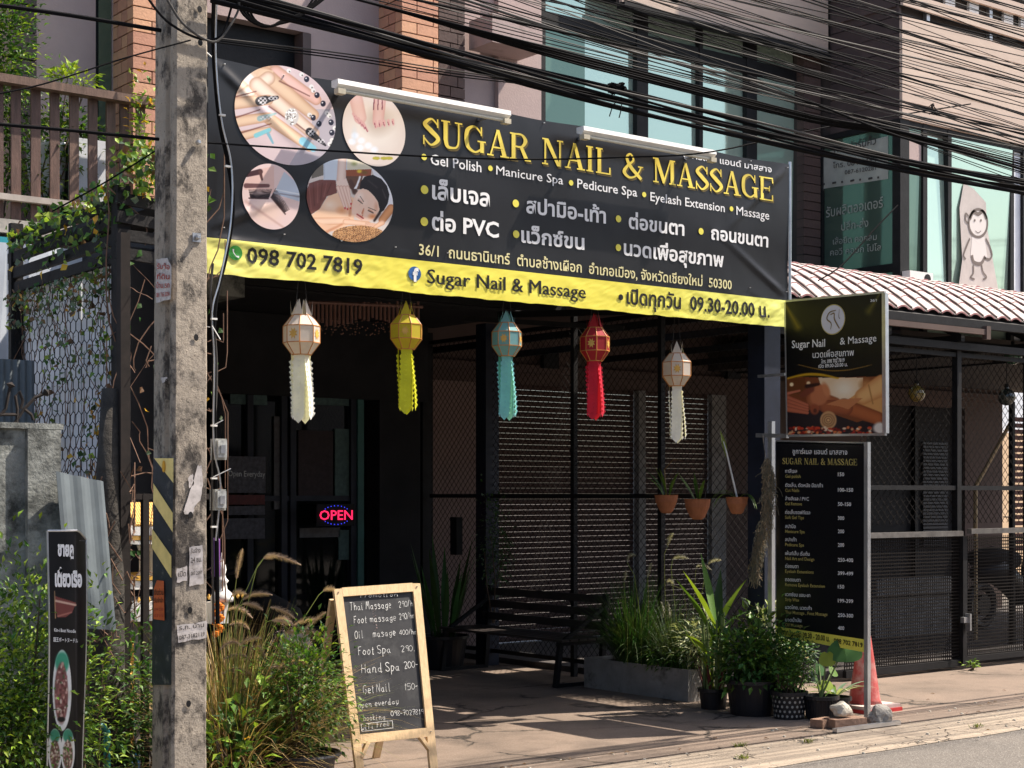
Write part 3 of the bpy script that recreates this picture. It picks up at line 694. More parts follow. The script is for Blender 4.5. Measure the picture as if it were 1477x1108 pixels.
def pic(name, x0, x1, y0, y1, pf, n=170, label=None, cy=None):
    """printed picture: an ellipse on the banner"""
    X0, X1 = XY(x0, BNY), XY(x1, BNY); Xc = (X0+X1)/2; pc = CX+FPX*(SA*Xc-CA*BNY)/dep(Xc, BNY)
    zt, zb_ = ZP(y0, Xc, BNY), ZP(y1, Xc, BNY); zc, rz, rx = (zt+zb_)/2, (zt-zb_)/2, (X1-X0)/2
    def f(u, v):
        a, c = (u*2-1), (v*2-1); k = math.sqrt(max(0, 1-c*c/2)), math.sqrt(max(0, 1-a*a/2))
        x, z = Xc+rx*a*k[0], zc+rz*c*k[1]; return wmap(V((x, BNY-.005, z)))
    o = grid_print(name, f, n, n, pf, m_print, ban)
    if label: o['label'] = label
    return o
SK, SKS, SKH = (226, 196, 166), (176, 128, 100), (240, 222, 204)
def p_nails(px, py):
    x, y = (px-330)*7.3875, (py-90)*7.3875; p = Paint(x, y, (214, 194, 196)); p.poly([(900, 500), (1160, 500), (1160, 1100), (640, 1100), (880, 700)], (182, 174, 182))
    p.cap(330, 60, 760, 300, 90, 70, SK, SKS); p.cap(500, 110, 930, 400, 85, 60, (232, 190, 180), SKS); p.cap(380, 130, 900, 560, 95, 66, SK, SKS); p.poly([(60, 250), (300, 60), (480, 90), (420, 300), (100, 400)], SK, .8)
    p.cap(120, 380, 420, 170, 70, 80, SKH, SKS); p.cap(200, 160, 340, 300, 60, 50, (245, 232, 226)); p.cap(300, 240, 900, 760, 90, 72, SKH, SKS)
    p.cap(430, 600, 860, 900, 70, 56, SK, SKS)
    p.cap(20, 440, 420, 400, 75, 58, SK, SKS); p.cap(30, 640, 400, 585, 68, 55, SK, SKS); p.cap(110, 790, 420, 720, 60, 38, SK, SKS)
    for a in ((40, 375, 290, 310), (50, 598, 330, 505), (120, 755, 450, 655), (430, 470, 640, 620), (540, 200, 860, 360), (700, 640, 880, 780)): p.cap(*a, 14, 10, (104, 56, 48), soft=.9, a=.8)
    p.cap(330, 415, 390, 400, 55, 50, (22, 20, 24)); p.cap(400, 400, 515, 375, 42, 22, (35, 30, 34)); p.cap(330, 600, 500, 545, 34, 12, (150, 176, 176)); 
    p.cap(290, 780, 430, 720, 28, 24, (128, 196, 206)); p.cap(420, 760, 470, 860, 20, 12, (126, 176, 192)); p.cap(790, 840, 900, 920, 50, 40, (136, 196, 214)); p.cap(860, 740, 930, 800, 48, 34, (24, 22, 26)); p.cap(930, 800, 1030, 885, 34, 12, (28, 26, 30))
    chk = ((np.floor(x/22)+np.floor(y/22)) % 2 == 0)
    for cx, cy, rx, ry in ((360, 410, 48, 42), (470, 382, 50, 22), (400, 590, 70, 22), (880, 750, 38, 36), (980, 840, 45, 24)):
        p.mixin(chk*(np.hypot((x-cx)/rx, (y-cy)/ry) < 1)*.85, (225, 222, 225))
    p.ell(672, 580, 78, 98, (205, 200, 196)); 
    for k in range(70):
        a, r = random.random()*6.28, random.random(); p.ell(672+70*r*math.cos(a), 580+88*r*math.sin(a), 9, 9, random.choice([(245, 244, 240), (120, 112, 108), (250, 250, 250)]))
    for cx, cy in ((830, 180), (940, 350), (1005, 440), (1090, 640), (1098, 750), (900, 590), (962, 655)): p.ell(cx, cy, 30, 34, (26, 26, 48)); p.ell(cx-8, cy-10, 8, 8, (225, 225, 235))
    for cx, cy in ((775, 130), (880, 260), (900, 300), (1045, 540), (1070, 570), (1130, 700), (1100, 830), (1075, 870), (860, 560), (640, 90)): p.ell(cx, cy, 26, 26, (230, 228, 226)); p.ell(cx+8, cy+9, 10, 10, (120, 115, 112))
    return p.c
def p_feet(px, py):
    x, y = (px-300)*3.462, (py-60)*3.462; p = Paint(x, y, (222, 208, 198)); p.ell(830, 430, 150, 165, (232, 222, 212), soft=.5); p.ell(850, 400, 100, 90, (206, 190, 176), soft=.6)
    p.cap(740, 290, 760, 380, 36, 34, (226, 192, 182), (206, 160, 150)); p.cap(860, 260, 850, 400, 34, 30, (224, 190, 182), (204, 150, 142))
    for i in range(5): p.cap(725+i*13, 360+i*12, 740+i*14, 395+i*13, 7, 6, (216, 168, 164)); p.cap(733+i*13, 372+i*14, 745+i*13, 398+i*13, 2.5, 2, (140, 40, 70))
    for i in range(5): p.cap(835+i*22, 400-i*2, 838+i*22, 430-i*4, 8, 6, (220, 172, 168)); p.cap(832+i*22, 408-i*2, 836+i*22, 428-i*4, 2.5, 2, (150, 44, 74))
    for i in range(3): p.cap(830+i*20, 290, 826+i*22, 340, 3, 3, (120, 50, 70))
    for cx, cy in ((735, 470), (765, 495), (800, 520), (720, 500), (760, 530), (830, 540)): p.ell(cx, cy, 26, 22, (238, 240, 246), soft=.6)
    for cx in (840, 905, 880): p.ell(cx, 583, 20, 9, (180, 170, 60))
    p.ell(730, 470, 20, 60, (200, 214, 226), soft=.9, a=.5); return p.c
def p_lash(px, py):
    x, y = (px-300)*3.462, (py-60)*3.462; p = Paint(x, y, (230, 204, 200)); p.poly([(180, 700), (250, 640), (330, 620), (330, 760), (180, 740)], (226, 190, 180)); p.poly([(330, 760), (380, 650), (460, 720), (460, 800)], (190, 200, 214))
    p.cap(195, 665, 260, 650, 14, 16, (70, 40, 44)); p.cap(260, 650, 270, 690, 10, 6, (90, 56, 54)); p.cap(190, 720, 300, 720, 14, 10, (110, 74, 74)); p.ell(290, 850, 110, 80, (236, 206, 192), soft=.6); p.cap(190, 800, 380, 930, 14, 8, (206, 170, 160), soft=1)
    for i in range(22):
        t = i/21; bx, by = 212+t*92, 776+math.sin(t*3)*8; p.cap(bx, by, bx-8+t*22, by-38-8*math.sin(t*3), 3.6, 1.6, (30, 18, 22), soft=.6)
    for i in range(22):
        t = i/21; bx, by = 318+t*62, 775+t*78; p.cap(bx, by, bx+20+t*8, by-42+t*26, 3.6, 1.6, (30, 18, 22), soft=.6)
    p.cap(205, 782, 300, 784, 5, 6, (60, 36, 36), soft=.7); p.cap(316, 778, 386, 862, 6, 5, (70, 42, 40), soft=.7)
    p.cap(330, 755, 455, 775, 4, 5, (150, 150, 160)); p.cap(340, 740, 455, 762, 3, 4, (220, 225, 230)); return p.c
def p_woman(px, py):
    x, y = (px-430)*7.913, (py-220)*7.913; p = Paint(x, y, (216, 206, 200)); P, C, E = p.poly, p.cap, p.ell
    P([(290, 60), (560, 60), (560, 330), (290, 330)], (206, 216, 228)); P([(180, 130), (290, 130), (290, 260), (150, 300)], (116, 110, 100)); C(300, 80, 300, 300, 8, 8, (186, 196, 208), soft=.9)
    P([(560, 60), (840, 60), (840, 200), (560, 200)], (222, 214, 190)); P([(545, 200), (840, 190), (830, 270), (545, 270)], (150, 82, 52)); P([(545, 270), (740, 270), (700, 420), (560, 420)], (104, 72, 56)); E(700, 215, 40, 28, (224, 196, 60), soft=.6); E(640, 130, 50, 36, (150, 156, 90), soft=.8, a=.7); E(760, 230, 50, 30, (120, 90, 40), soft=.8)
    P([(840, 180), (960, 280), (1080, 400), (1080, 640), (980, 640)], (232, 234, 240)); C(600, 330, 650, 450, 30, 44, (84, 56, 48), soft=.5)
    P([(80, 460), (130, 350), (250, 310), (430, 318), (445, 470), (330, 500), (250, 640), (150, 710), (80, 600)], (118, 70, 64))
    for k in range(6): C(120+k*52, 350, 150+k*36, 640-k*34, 8, 13, (86, 46, 44) if k % 2 else (152, 98, 90), soft=1, a=.7)
    P([(150, 720), (250, 640), (340, 500), (480, 450), (640, 520), (640, 800), (420, 900), (300, 900)], (240, 200, 168)); E(360, 600, 110, 80, (252, 230, 212), soft=1, a=.8); E(500, 660, 90, 60, (228, 150, 98), soft=1, a=.8); C(600, 560, 590, 720, 30, 24, (206, 132, 92), soft=1, a=.8)
    C(190, 790, 560, 780, 50, 42, (242, 208, 182), (212, 150, 112)); P([(180, 770), (300, 820), (430, 840), (330, 930), (240, 900)], (236, 192, 160)); C(330, 905, 500, 820, 26, 20, (206, 140, 104), soft=.8, a=.7)
    C(505, 60, 490, 330, 52, 56, (238, 216, 204), (206, 168, 150)); P([(432, 330), (550, 300), (600, 430), (470, 480)], (238, 214, 202))
    for k, (x1, y1) in enumerate(((535, 640), (565, 650), (598, 640), (604, 590))): C(455+k*36, 400, x1, y1, 24, 12, (240, 212, 198), (196, 138, 120), soft=.15); E(x1, y1-4, 11, 15, (206, 80, 78))
    # hair: a dark cap sweeping from the crown to the nape on the right
    P([(700, 420), (712, 340), (760, 275), (850, 255), (950, 300), (1015, 380), (1042, 480), (1025, 580), (980, 660), (925, 700), (905, 640), (870, 520), (800, 440)], (30, 24, 26)); C(960, 420, 1000, 520, 10, 18, (92, 82, 84), soft=1, a=.6); C(800, 320, 900, 400, 16, 20, (74, 64, 66), soft=1, a=.6); C(935, 560, 950, 640, 26, 18, (22, 17, 19), soft=.3)
    # face
    P([(655, 480), (690, 430), (740, 412), (800, 432), (860, 490), (910, 560), (930, 650), (905, 710), (850, 765), (790, 795), (720, 785), (650, 745), (615, 680), (615, 600), (635, 530)], (240, 206, 186))
    E(700, 500, 66, 72, (250, 232, 222), soft=1, a=.9); E(650, 680, 44, 60, (250, 214, 194), soft=1, a=.8); E(850, 730, 70, 46, (228, 142, 84), soft=1, a=.95); E(890, 620, 34, 80, (216, 160, 130), soft=1, a=.8); E(760, 570, 50, 46, (246, 222, 208), soft=1, a=.7); C(745, 660, 725, 730, 16, 20, (220, 146, 108), soft=1, a=.9); C(700, 600, 735, 560, 8, 8, (220, 180, 160), soft=1, a=.6)
    C(708, 500, 748, 562, 5, 6, (96, 64, 54), soft=.7); C(686, 545, 735, 585, 9, 6, (52, 32, 30), soft=.6); C(690, 530, 730, 565, 10, 7, (206, 160, 144), soft=.9, a=.7)
    C(800, 628, 888, 664, 5, 6, (84, 54, 44), soft=.7); C(800, 662, 856, 690, 8, 9, (60, 34, 30), soft=.6); C(806, 650, 850, 674, 9, 8, (190, 120, 90), soft=.9, a=.7)
    C(750, 640, 722, 712, 9, 13, (196, 116, 84), soft=.9, a=.8); C(712, 690, 726, 716, 10, 9, (250, 222, 206), soft=.8); E(735, 722, 8, 5, (120, 56, 44), soft=.6); C(672, 705, 742, 752, 10, 11, (186, 62, 62), soft=.5); C(676, 712, 738, 752, 3, 3, (120, 34, 38), soft=.7); C(664, 726, 730, 770, 5, 7, (226, 124, 112), soft=.9, a=.7)
    C(540, 790, 800, 815, 34, 30, (242, 204, 178), (206, 148, 112)); 
    for k in range(3): C(780, 806+k*12, 900-k*10, 822+k*12, 13, 9, (240, 200, 174), (190, 130, 100))
    C(1060, 640, 960, 770, 52, 46, (224, 160, 108), (170, 104, 68)); C(960, 800, 880, 850, 34, 22, (238, 196, 164), (196, 134, 100)); C(930, 690, 870, 780, 24, 20, (50, 30, 26), soft=.8)
    for k in range(3): C(706-k*16, 280+k*48, 664-k*10, 410, 16, 9, (240, 240, 244), soft=.6)
    m = np.hypot((x-690)/300, (y-940)/106) < 1; p.mixin(m & (y > 830), (190, 140, 92)); p.mixin((m & (y > 830))*(np.sin(x/9+np.sin(y/14)*3)*np.sin(y/8+np.sin(x/17)*2.5) > .1)*.85, (92, 52, 30)); p.speck(m & (y > 835), (232, 190, 140), .2, .8)
    return p.c
pic('nail_picture', 337, 484.5, 96, 238, p_nails, 200, 'round printed picture of hands with jewelled nails'); pic('feet_picture', 494.5, 584, 133, 240, p_feet, 110, 'round printed picture of feet in a basin')
pic('lash_picture', 349, 431, 237, 331, p_lash, 120, 'round printed picture of eyelash extensions'); pic('massage_picture', 441, 566, 230, 349, p_woman, 190, 'round printed picture of a woman having a massage')
# tube lamps over the banner
for (a, ya, c, yc, lab) in ((482, 122, 731, 168, 'long white tube lamp with a dented end, left of the two above the banner title'), (836, 189, 1027, 229, 'white tube lamp fixture, right of the two on the banner top edge')):
    Yl = 7.86; p, q = PY_(a, ya, Yl), PY_(c, yc, Yl); q.z = p.z; t = thing('tube_lamp', lab, 'lamp', tuple(p), 'tube lamps over the banner')
    b = MB(); L_ = (q-p).length; hh = .026
    b.add([p+V((k*L_, y, z)) for k in (0, 1) for y, z in ((-.04, hh), (.03, hh), (.03, -hh*.4), (-.015, -hh), (-.045, -hh*.1))], [(0, 5, 6, 1), (1, 6, 7, 2), (2, 7, 8, 3), (3, 8, 9, 4), (4, 9, 5, 0), (0, 1, 2, 3, 4), (9, 8, 7, 6, 5)]); b.build('lamp_housing', m_wht, t)
    b = MB(); b.tube([p+V((.03, -.02, -hh-.009)), p+V((L_-.03, -.02, -hh-.009))], .010, 8); b.build('lamp_tube', mat('tube_glass', (.55, .52, .42), .3, .1, 5), t)
    for k in (0, L_-.05): b = MB(); b.box(tuple(p+V((k, -.045, -hh-.03))), tuple(p+V((k+.05, .0, -hh+.0)))); b.build('end_cap', mat('yellowed_plastic', (.5, .45, .34), .5, .2, 20), t)
    for k in (.1, L_-.12): b = MB(); b.box(tuple(p+V((k, .031, -.02))), tuple(p+V((k+.02, .15, .0)))); b.build('bracket', m_steel, t)

# ================================================================== SQUARE SIGN ACROSS THE PAVEMENT
def perp_plane(q):      # board standing across the street: four photo corners on the plane X = const
    return [PX_(*p, q[1]) for p in q[0]]
SX = 8.66; NX = V((-1, 0, 0))
tl, tr, br_, bl_ = [PX_(a, b_, SX) for a, b_ in ((1133, 436), (1275, 423), (1276, 625), (1136, 627))]
hs = thing('hanging_sign', 'square black sign with logo disc and picture of a woman getting a head massage', 'sign', tuple((bl_+br_)/2))
def fs(u, v): return (bl_*(1-u)+br_*u)*(1-v) + (tl*(1-u)+tr*u)*v
def p_sign(px, py):
    x, y = (px-1120)*4.8176, (py-410)*4.8176; p = Paint(x, y, (9, 9, 10)); p.cap(60, 140, 150, 300, 14, 46, (150, 130, 30), soft=1, a=.75); p.cap(715, 70, 640, 190, 10, 44, (120, 110, 40), soft=1, a=.7)
    p.poly([(60, 660), (160, 645), (330, 650), (760, 640), (760, 1060), (60, 1060)], (120, 64, 34)); p.poly([(290, 650), (600, 650), (600, 800), (350, 820)], (226, 196, 160)); p.ell(470, 730, 110, 90, (240, 224, 200), soft=.8); p.ell(620, 700, 60, 60, (176, 120, 70), soft=.8)
    p.poly([(60, 650), (200, 650), (200, 770), (60, 760)], (104, 58, 26)); p.ell(105, 697, 18, 18, (255, 232, 180), soft=.5); p.ell(222, 690, 18, 20, (250, 220, 170), soft=.5)
    for k in range(40): t = k/39; p.cap(60+t*360, 660-math.sin(t*3)*34, 70+t*360, 658-math.sin(t*3)*34, 7+10*t*(1-t)*4, 8, (196, 150, 30), soft=.8, a=.8)
    for k in range(40): t = k/39; p.cap(150+t*500, 560+math.sin(t*3.1)*42, 160+t*500, 560+math.sin(t*3.1)*42, 3+5*math.sin(t*3.1), 5, (200, 150, 60), soft=.9, a=.6)
    p.poly([(70, 880), (300, 870), (560, 960), (740, 900), (740, 1060), (60, 1060)], (34, 24, 30))
    p.poly([(500, 800), (640, 700), (740, 645), (740, 900), (600, 860)], (206, 150, 90)); p.cap(600, 780, 740, 700, 60, 80, (220, 170, 110), (180, 110, 60)); p.cap(640, 700, 670, 830, 8, 8, (160, 110, 60), soft=1)
    p.cap(270, 800, 400, 840, 70, 60, (176, 104, 66), (130, 66, 40)); p.cap(470, 850, 700, 930, 60, 50, (168, 92, 52), (110, 54, 30)); p.cap(340, 850, 480, 860, 50, 56, (160, 86, 52), (110, 52, 32)); p.poly([(345, 835), (440, 800), (600, 790), (500, 870), (440, 850)], (190, 120, 76))
    p.ell(300, 770, 70, 82, (186, 112, 74), 20, soft=.2); p.ell(345, 735, 30, 70, (200, 126, 84), -20, soft=.5); p.cap(180, 770, 240, 730, 26, 30, (120, 60, 44), soft=.5); p.cap(210, 710, 290, 695, 20, 14, (50, 24, 18), soft=.6); p.ell(265, 870, 40, 46, (150, 76, 48), soft=.4); p.ell(268, 880, 18, 22, (90, 40, 26), soft=.6)
    for k in range(4): p.cap(75, 790+k*26, 215, 840+k*18, 22, 12, (190, 106, 76), (120, 54, 38))
    p.cap(75, 760, 160, 740, 14, 10, (190, 110, 84), soft=.6); p.ell(360, 945, 62, 68, (196, 150, 104), soft=.15)
    for r in (50, 34, 18): p.ell(360, 945, r, r, (140, 96, 60), soft=.2); p.ell(360, 945, r-7, r-7, (206, 164, 116), soft=.3)
    p.ell(720, 1000, 60, 50, (216, 206, 196), soft=.4)
    for k in range(110): p.ell(random.uniform(75, 660), random.uniform(995, 1050), random.uniform(9, 20), random.uniform(7, 15), random.choice([(150, 34, 26), (190, 60, 34), (200, 150, 110), (120, 24, 20), (210, 110, 60), (226, 200, 170)]), soft=.5)
    return p.c
grid_print('sign_face', fs, 190, 260, p_sign, m_print, hs)
b = MB()
for a, c in ((tl, tr), (tr, br_), (br_, bl_), (bl_, tl)): b.bar(a+NX*-.012, c+NX*-.012, .022 if a is not tr else .034, .03)
b.build('frame', m_alu, hs)
b = MB(); b.quad(tl+V((.02, 0, 0)), bl_+V((.02, 0, 0)), br_+V((.02, 0, 0)), tr+V((.02, 0, 0))); b.build('back_sheet', m_dark, hs)
def S(body, x0, y0, h, x1, y1, m=t_white, bold=.014, par=None, X=SX, n=NX, off=.003, ser=False, name='lettering'):
    a, c = PX_(x0, y0, X), PX_(x1, y1, X); hh = h*dep(a.x, a.y)/FPX
    if ser: xy, f = serif(body); return put_mesh(name, xy, f, a, c, hh, par, m, n, None, off)
    return put_text(body, a, c, hh, par, m, n, bold, None, off, name)
cc = PX_(1202, 461, SX); k = 18.3*dep(cc.x, cc.y)/FPX
def ring(name, c, ry, rz, m, par, off, n=32, r0=0):
    b = MB(); o = c+NX*off; vs = [o+V((0, -ry*math.cos(t)*q, rz*math.sin(t)*q)) for q in (1, r0) for t in [2*math.pi*i/n for i in range(n)]]
    b.add(vs, [(i, (i+1) % n, n+(i+1) % n, n+i) for i in range(n)]); return b.build(name, m, par)
rY = abs(YX(1185, SX)-YX(1220, SX))/2
ring('logo_rim', cc, rY, 22*dep(cc.x, cc.y)/FPX, t_gsm, hs, .003); ring('logo_disc', cc, rY*.95, 20.6*dep(cc.x, cc.y)/FPX, flat('logo_white_print', (.62, .62, .68)), hs, .005)
for (pts, w) in (([(.72, .86), (.3, .8), (.12, .55), (.4, .35), (.36, .1)], .05), ([(.35, .7), (.6, .74), (.62, .5), (.95, .1)], .06), ([(.95, .9), (.9, .6), (.98, .5)], .03)):
    v_, f_ = rib(pts, [w*.6, w, w*1.3, w, w*.6][:len(pts)], 6); v_ = np.array([tuple(q) for q in v_]); b = MB()
    b.add([cc+NX*.008+V((0, -(x-.5)*rY*1.25, (y-.5)*.17)) for x, y in v_], f_); b.build('logo_stroke', flat('logo_bronze_print', (.2, .14, .06)), hs)
S('Sugar Nail', 1142.5, 502.3, 10.8, 1190.5, 500, par=hs, bold=.01); S('& Massage', 1212, 497.5, 10.3, 1264.5, 492.5, par=hs, bold=.01)
S('นวดเพื่อสุขภาพ', 1172.5, 516.5, 7.2, 1232, 513, par=hs, bold=.004); S('โทร. 098 702 7819', 1185, 524.5, 4.3, 1218.5, 522, par=hs); S('เปิด 09.00-20.00 น.', 1181, 531, 4, 1223, 528.2, par=hs); S('36/1', 1256, 435.5, 3.6, 1265, 435, par=hs)
b = MB(); b.bar(PX_(1094, 543, 8.68), PX_(1133, 540, 8.68), .02, .02); b.bar(PX_(1092, 628, 8.68), PX_(1136, 629, 8.68), .03, .03); b.build('bracket', m_steel, hs, kind='stuff')

# ================================================================== PRICE BOARD
MX = 8.68
mtl, mtr, mbr, mbl = [PX_(a, b_, MX) for a, b_ in ((1119, 637), (1247.5, 640), (1247.5, 941), (1119.5, 917))]
ytl, ytr = PX_(1119.5, 903.5, MX), PX_(1247.5, 922.5, MX)
pb = thing('price_board', 'tall black price list board with yellow foot strip standing above the potted plants', 'sign', (MX, mtr.y, 0))
b = MB(); b.quad(mtl, ytl, ytr, mtr); b.build('black_face', mat('price_board_vinyl', (.006, .006, .008), .28, 0, spec=.5, bump=.1, bs=2), pb)
b = MB(); b.quad(ytl, mbl, mbr, ytr); b.build('yellow_strip', t_yel, pb)
b = MB(); dx = V((.014, 0, 0)); b.quad(mtl+dx, mtr+dx, mbr+dx, mbl+dx); b.build('back_sheet', m_steel, pb)
b = MB(); yr = YX(1251, MX); b.box((MX-.016, yr-.016, 0.03), (MX+.016, yr+.016, mtr.z+.01)); yl = YX(1112, MX)+.03; b.box((MX+.02, yl-.02, 0), (MX+.055, yl+.02, mtl.z+.15)); b.build('leg', m_alu, pb)
b = MB(); b.bar(mtl+V((.006, 0, 0)), mtr+V((.006, 0, 0)), .012, .02); b.build('top_rail', m_alu, pb)
f = lambda *a, **k: S(*a, par=pb, X=MX, **k)
f('ชูการ์เนล แอนด์ มาสสาจ', 1143.5, 654.5, 5.6, 1222.5, 656, bold=.006); f('SUGAR NAIL & MASSAGE', 1129, 669.5, 9, 1236.5, 671.5, m=t_gsm, ser=True)
rows = [('ทาสีเจล', 'Gel polish', '150', 17, 45, 22, 345), ('ตัดเล็บ, ตัดหนัง มือ/เท้า', 'Cut Nails', '100-150', 54, 46, 22, 0), ('ล้างสีเจล / PVC', 'Gel Remove', '50-150', 34, 0, 0, 0), ('ต่อเล็บซอฟท์เจล', 'Soft Gel Tips', '300', 36, 0, 0, 0), ('สปามือ', 'Manicure Spa', '200', 15, 0, 0, 0), ('สปาเท้า', 'Pedicure Spa', '200', 16, 0, 0, 0), ('เพ้นท์เล็บ เริ่มต้น', 'Nail Art and Design', '250-400', 35, 0, 0, 0), ('ต่อขนตา', 'Eyelash Extensions', '399-499', 19, 0, 0, 0), ('ถอดขนตา', 'Remove Eyelash Extension', '150', 22, 0, 0, 0), ('แวกซ์ขน แขน-ขา', 'Strip Wax', '199-399', 36, 0, 0, 0), ('นวดไทย, นวดเท้า', 'Thai Massage , Foot Massage', '250-300', 38, 0, 0, 0), ('นวดน้ำมัน', 'Oil Massage', '400', 23, 0, 0, 0)]
ew = [22, 20, 24, 27, 28, 27, 42, 41, 57, 20, 61, 25]; yy = [205, 273, 338, 404, 472, 536, 603, 665, 730, 802, 864, 925]; pw = [9, 22, 19, 9, 9, 9, 22, 22, 9, 22, 22, 9]; py_ = [218, 293, 362, 430, 494, 560, 632, 697, 762, 830, 900, 962]
for i, r_ in enumerate(rows):
    y0 = 620+yy[i]/3.36; y1 = y0+8.2; s = .012+.004*i
    f(r_[0], 1133, y0+1, 4, 1133+r_[3], y0+1+s*r_[3], bold=.004); f(r_[1], 1133, y1, 4.6, 1133+ew[i], y1+s*ew[i], m=t_gsm, bold=.004)
    yp_ = 620+py_[i]/3.36+2; f(r_[2], 1209, yp_, 5.3, 1209+pw[i], yp_+s*pw[i], bold=.01)
f('เปิดทุกวัน เวลา 09.30 - 20.00 น.', 1122.5, 914, 6, 1197, 925.5, m=t_blk, bold=.02); f('098 702 7819', 1203, 927, 6.5, 1244.5, 934, m=t_blk, bold=.02)
# ================================================================== NEXT DOOR: AWNING, GATE, MESH FENCES
def chain(x0, z0, x1, z1, P, pitch, r, m, name, parent, n=3, slope=1.0):
    """diamond wire mesh on the plane P(s, z)"""
    b = MB(); d = pitch
    w, h = x1-x0, z1-z0
    for sg in (1, -1):
        k = -h/slope if sg > 0 else 0
        end = w if sg > 0 else w+h/slope
        while k < end:
            if sg > 0: a = (k, 0); c = (k+h/slope, h)
            else: a = (k, 0); c = (k-h/slope, h)
            t0, t1 = 0.0, 1.0; dx = c[0]-a[0]
            for lim, s_ in ((0, 1), (w, -1)):
                pa, pc = (a[0]-lim)*s_, (c[0]-lim)*s_
                if pa < 0 and pc < 0: t0 = 2
                elif pa < 0: t0 = max(t0, -pa/(pc-pa))
                elif pc < 0: t1 = min(t1, pa/(pa-pc))
            if t0 < t1: 
                off = r*.8*sg
                b.tube([P(x0+a[0]+dx*t0, z0+h*t0, off), P(x0+a[0]+dx*t1, z0+h*t1, off)], r, n, False)
            k += d
    return b.build(name, m, parent, kind='stuff')
aw = thing('awning', 'pinkish white curved tile awning with dark ribs over the shuttered shop', 'awning', (12.5, 9.5, 3.2))
AY0, AY1, AZ0, AZ1 = 8.9, 10.2, 3.17, 3.64
m_tile = mat('pinkish_white_roof_tile', (.56, .46, .44), .7, .35, 14, bump=.2, dark=(.2, .1, .1), dth=.68, dsc=14); m_tile2 = mat('dull_red_tile_edge', (.3, .14, .14), .7, .2, 12)
def awp(t):    # profile along the slope, t 0 at the low front edge
    return AY0+(AY1-AY0)*t, AZ0+(AZ1-AZ0)*(1-(1-t)**2.3)
NC = 9; PW = .205; b = MB(); b2 = MB()
for k in range(NC):      # stepped courses; each course laps the next, its front lip red
    for j in range(7):
        xa, xb = (j/7)*(PW-.045), ((j+1)/7)*(PW-.045); bul = lambda x: .028*math.sin(math.pi*x/(PW-.045))
        (ya, za), (yb, zb) = awp(k/NC), awp((k+1)/NC); L = .010
        b.mi = 0; b.add([(xa, ya, za+L+bul(xa)), (xb, ya, za+L+bul(xb)), (xb, yb, zb+bul(xb)), (xa, yb, zb+bul(xa))], [(0, 1, 2, 3)])
        b.mi = 1; b.add([(xa, ya, za+bul(xa)-.006), (xb, ya, za+bul(xb)-.006), (xb, ya, za+L+bul(xb)), (xa, ya, za+L+bul(xa))], [(0, 1, 2, 3)])
    (ya, za), (yb, zb) = awp(k/NC), awp((k+1)/NC); b2.add([(PW-.045, ya, za), (PW, ya, za), (PW, yb, zb), (PW-.045, yb, zb)], [(0, 1, 2, 3)])
    b2.bar((PW-.024, ya-.004, za+.02), (PW-.024, yb, zb+.024), .02, .014)
me_t = b.mesh('roof_tile_strip', [m_tile, m_tile2]); me_r = b2.mesh('rib', mat('dark_rib', (.06, .035, .035), .6, .2, 9))
x = 8.93
while x < 19: link('roof_tile_strip', me_t, aw, (x, 0, 0)); link('rib', me_r, aw, (x, 0, 0)); x += PW
b = MB()
for k in range(12):
    (ya, za), (yb, zb) = awp(k/12), awp((k+1)/12); b.quad((8.93, ya, za-.03), (19.1, ya, za-.03), (19.1, yb, zb-.03), (8.93, yb, zb-.03))
b.build('underside', m_blk, aw)
b = MB()
for x in (9.0, 9.9, 11.0, 12.02, 13.2, 14.4): b.box((x, 8.86, 2.93), (x+.05, 12.8, 2.99)); b.bar((x+.025, 8.9, 2.98), (x+.025, 10.2, 3.6), .04, .04)
b.box((9.7, 8.84, 3.06), (15.5, 8.9, 3.13)); b.box((9.7, 8.9, 2.86), (15.5, 8.95, 2.925)); b.box((9.7, 9.5, 2.99), (15.5, 9.55, 3.04)); b.build('support_frame', m_blk, aw, kind='stuff')
b = MB(); b.box((10.5, 8.80, 3.0), (12.35, 8.838, 3.05)); b.box((12.3, 8.79, 2.96), (12.36, 8.838, 3.08)); b.build('gutter_pipe', m_dwall, aw)
# street fence: frame posts, mesh above, perforated gate below
GY = 8.85
gt = thing('mesh_gate', 'low black perforated sliding gate with steel top rail at right', 'gate', (12.5, GY, 0))
zt_ = 1.19; X0, X1 = XY(1218, GY), 12.0
b = MB(); b.box((X0, GY-.03, zt_), (X1, GY+.03, zt_+.045)); b.build('top_rail', mat('worn_grey_steel', (.16, .15, .14), .45, .3, 12, metal=.4), gt)
b = MB(); b.box((X1+.02, GY-.10, zt_+.02), (15.5, GY-.05, zt_+.065)); b.build('top_rail', _M['worn_grey_steel'], gt)
b = MB(); b.box((X1-.02, GY-.04, .03), (X1+.04, GY+.04, zt_+.0)); b.build('gate_post', m_blk, gt)
b = MB(); b.box((X0, GY-.02, .03), (X1-.021, GY+.02, .09)); b.box((X1+.041, GY-.02, .06), (15.5, GY+.02, .11)); b.build('bottom_rail', m_blk, gt)
b = MB(); b.box((X1-.06, GY-.08, .42), (X1+.03, GY-.042, .47)); b.box((X1+.0, GY-.1, .35), (X1+.02, GY-.045, .5)); b.build('latch', m_steel, gt)
b = MB()
for (a, c, z0, z1) in ((X0, X1-.02, .09, zt_), (X1+.04, 15.4, .11, zt_)):
    z = z0; k = 0
    while z < z1: b.box((a, GY-.002, z), (c, GY+.002, z+.011)); z += .030
    x = a
    while x < c: b.box((x, GY+.0025, z0), (x+.011, GY+.0045, z1)); x += .030
b.build('perforated_sheet', m_mesh, gt, kind='stuff')
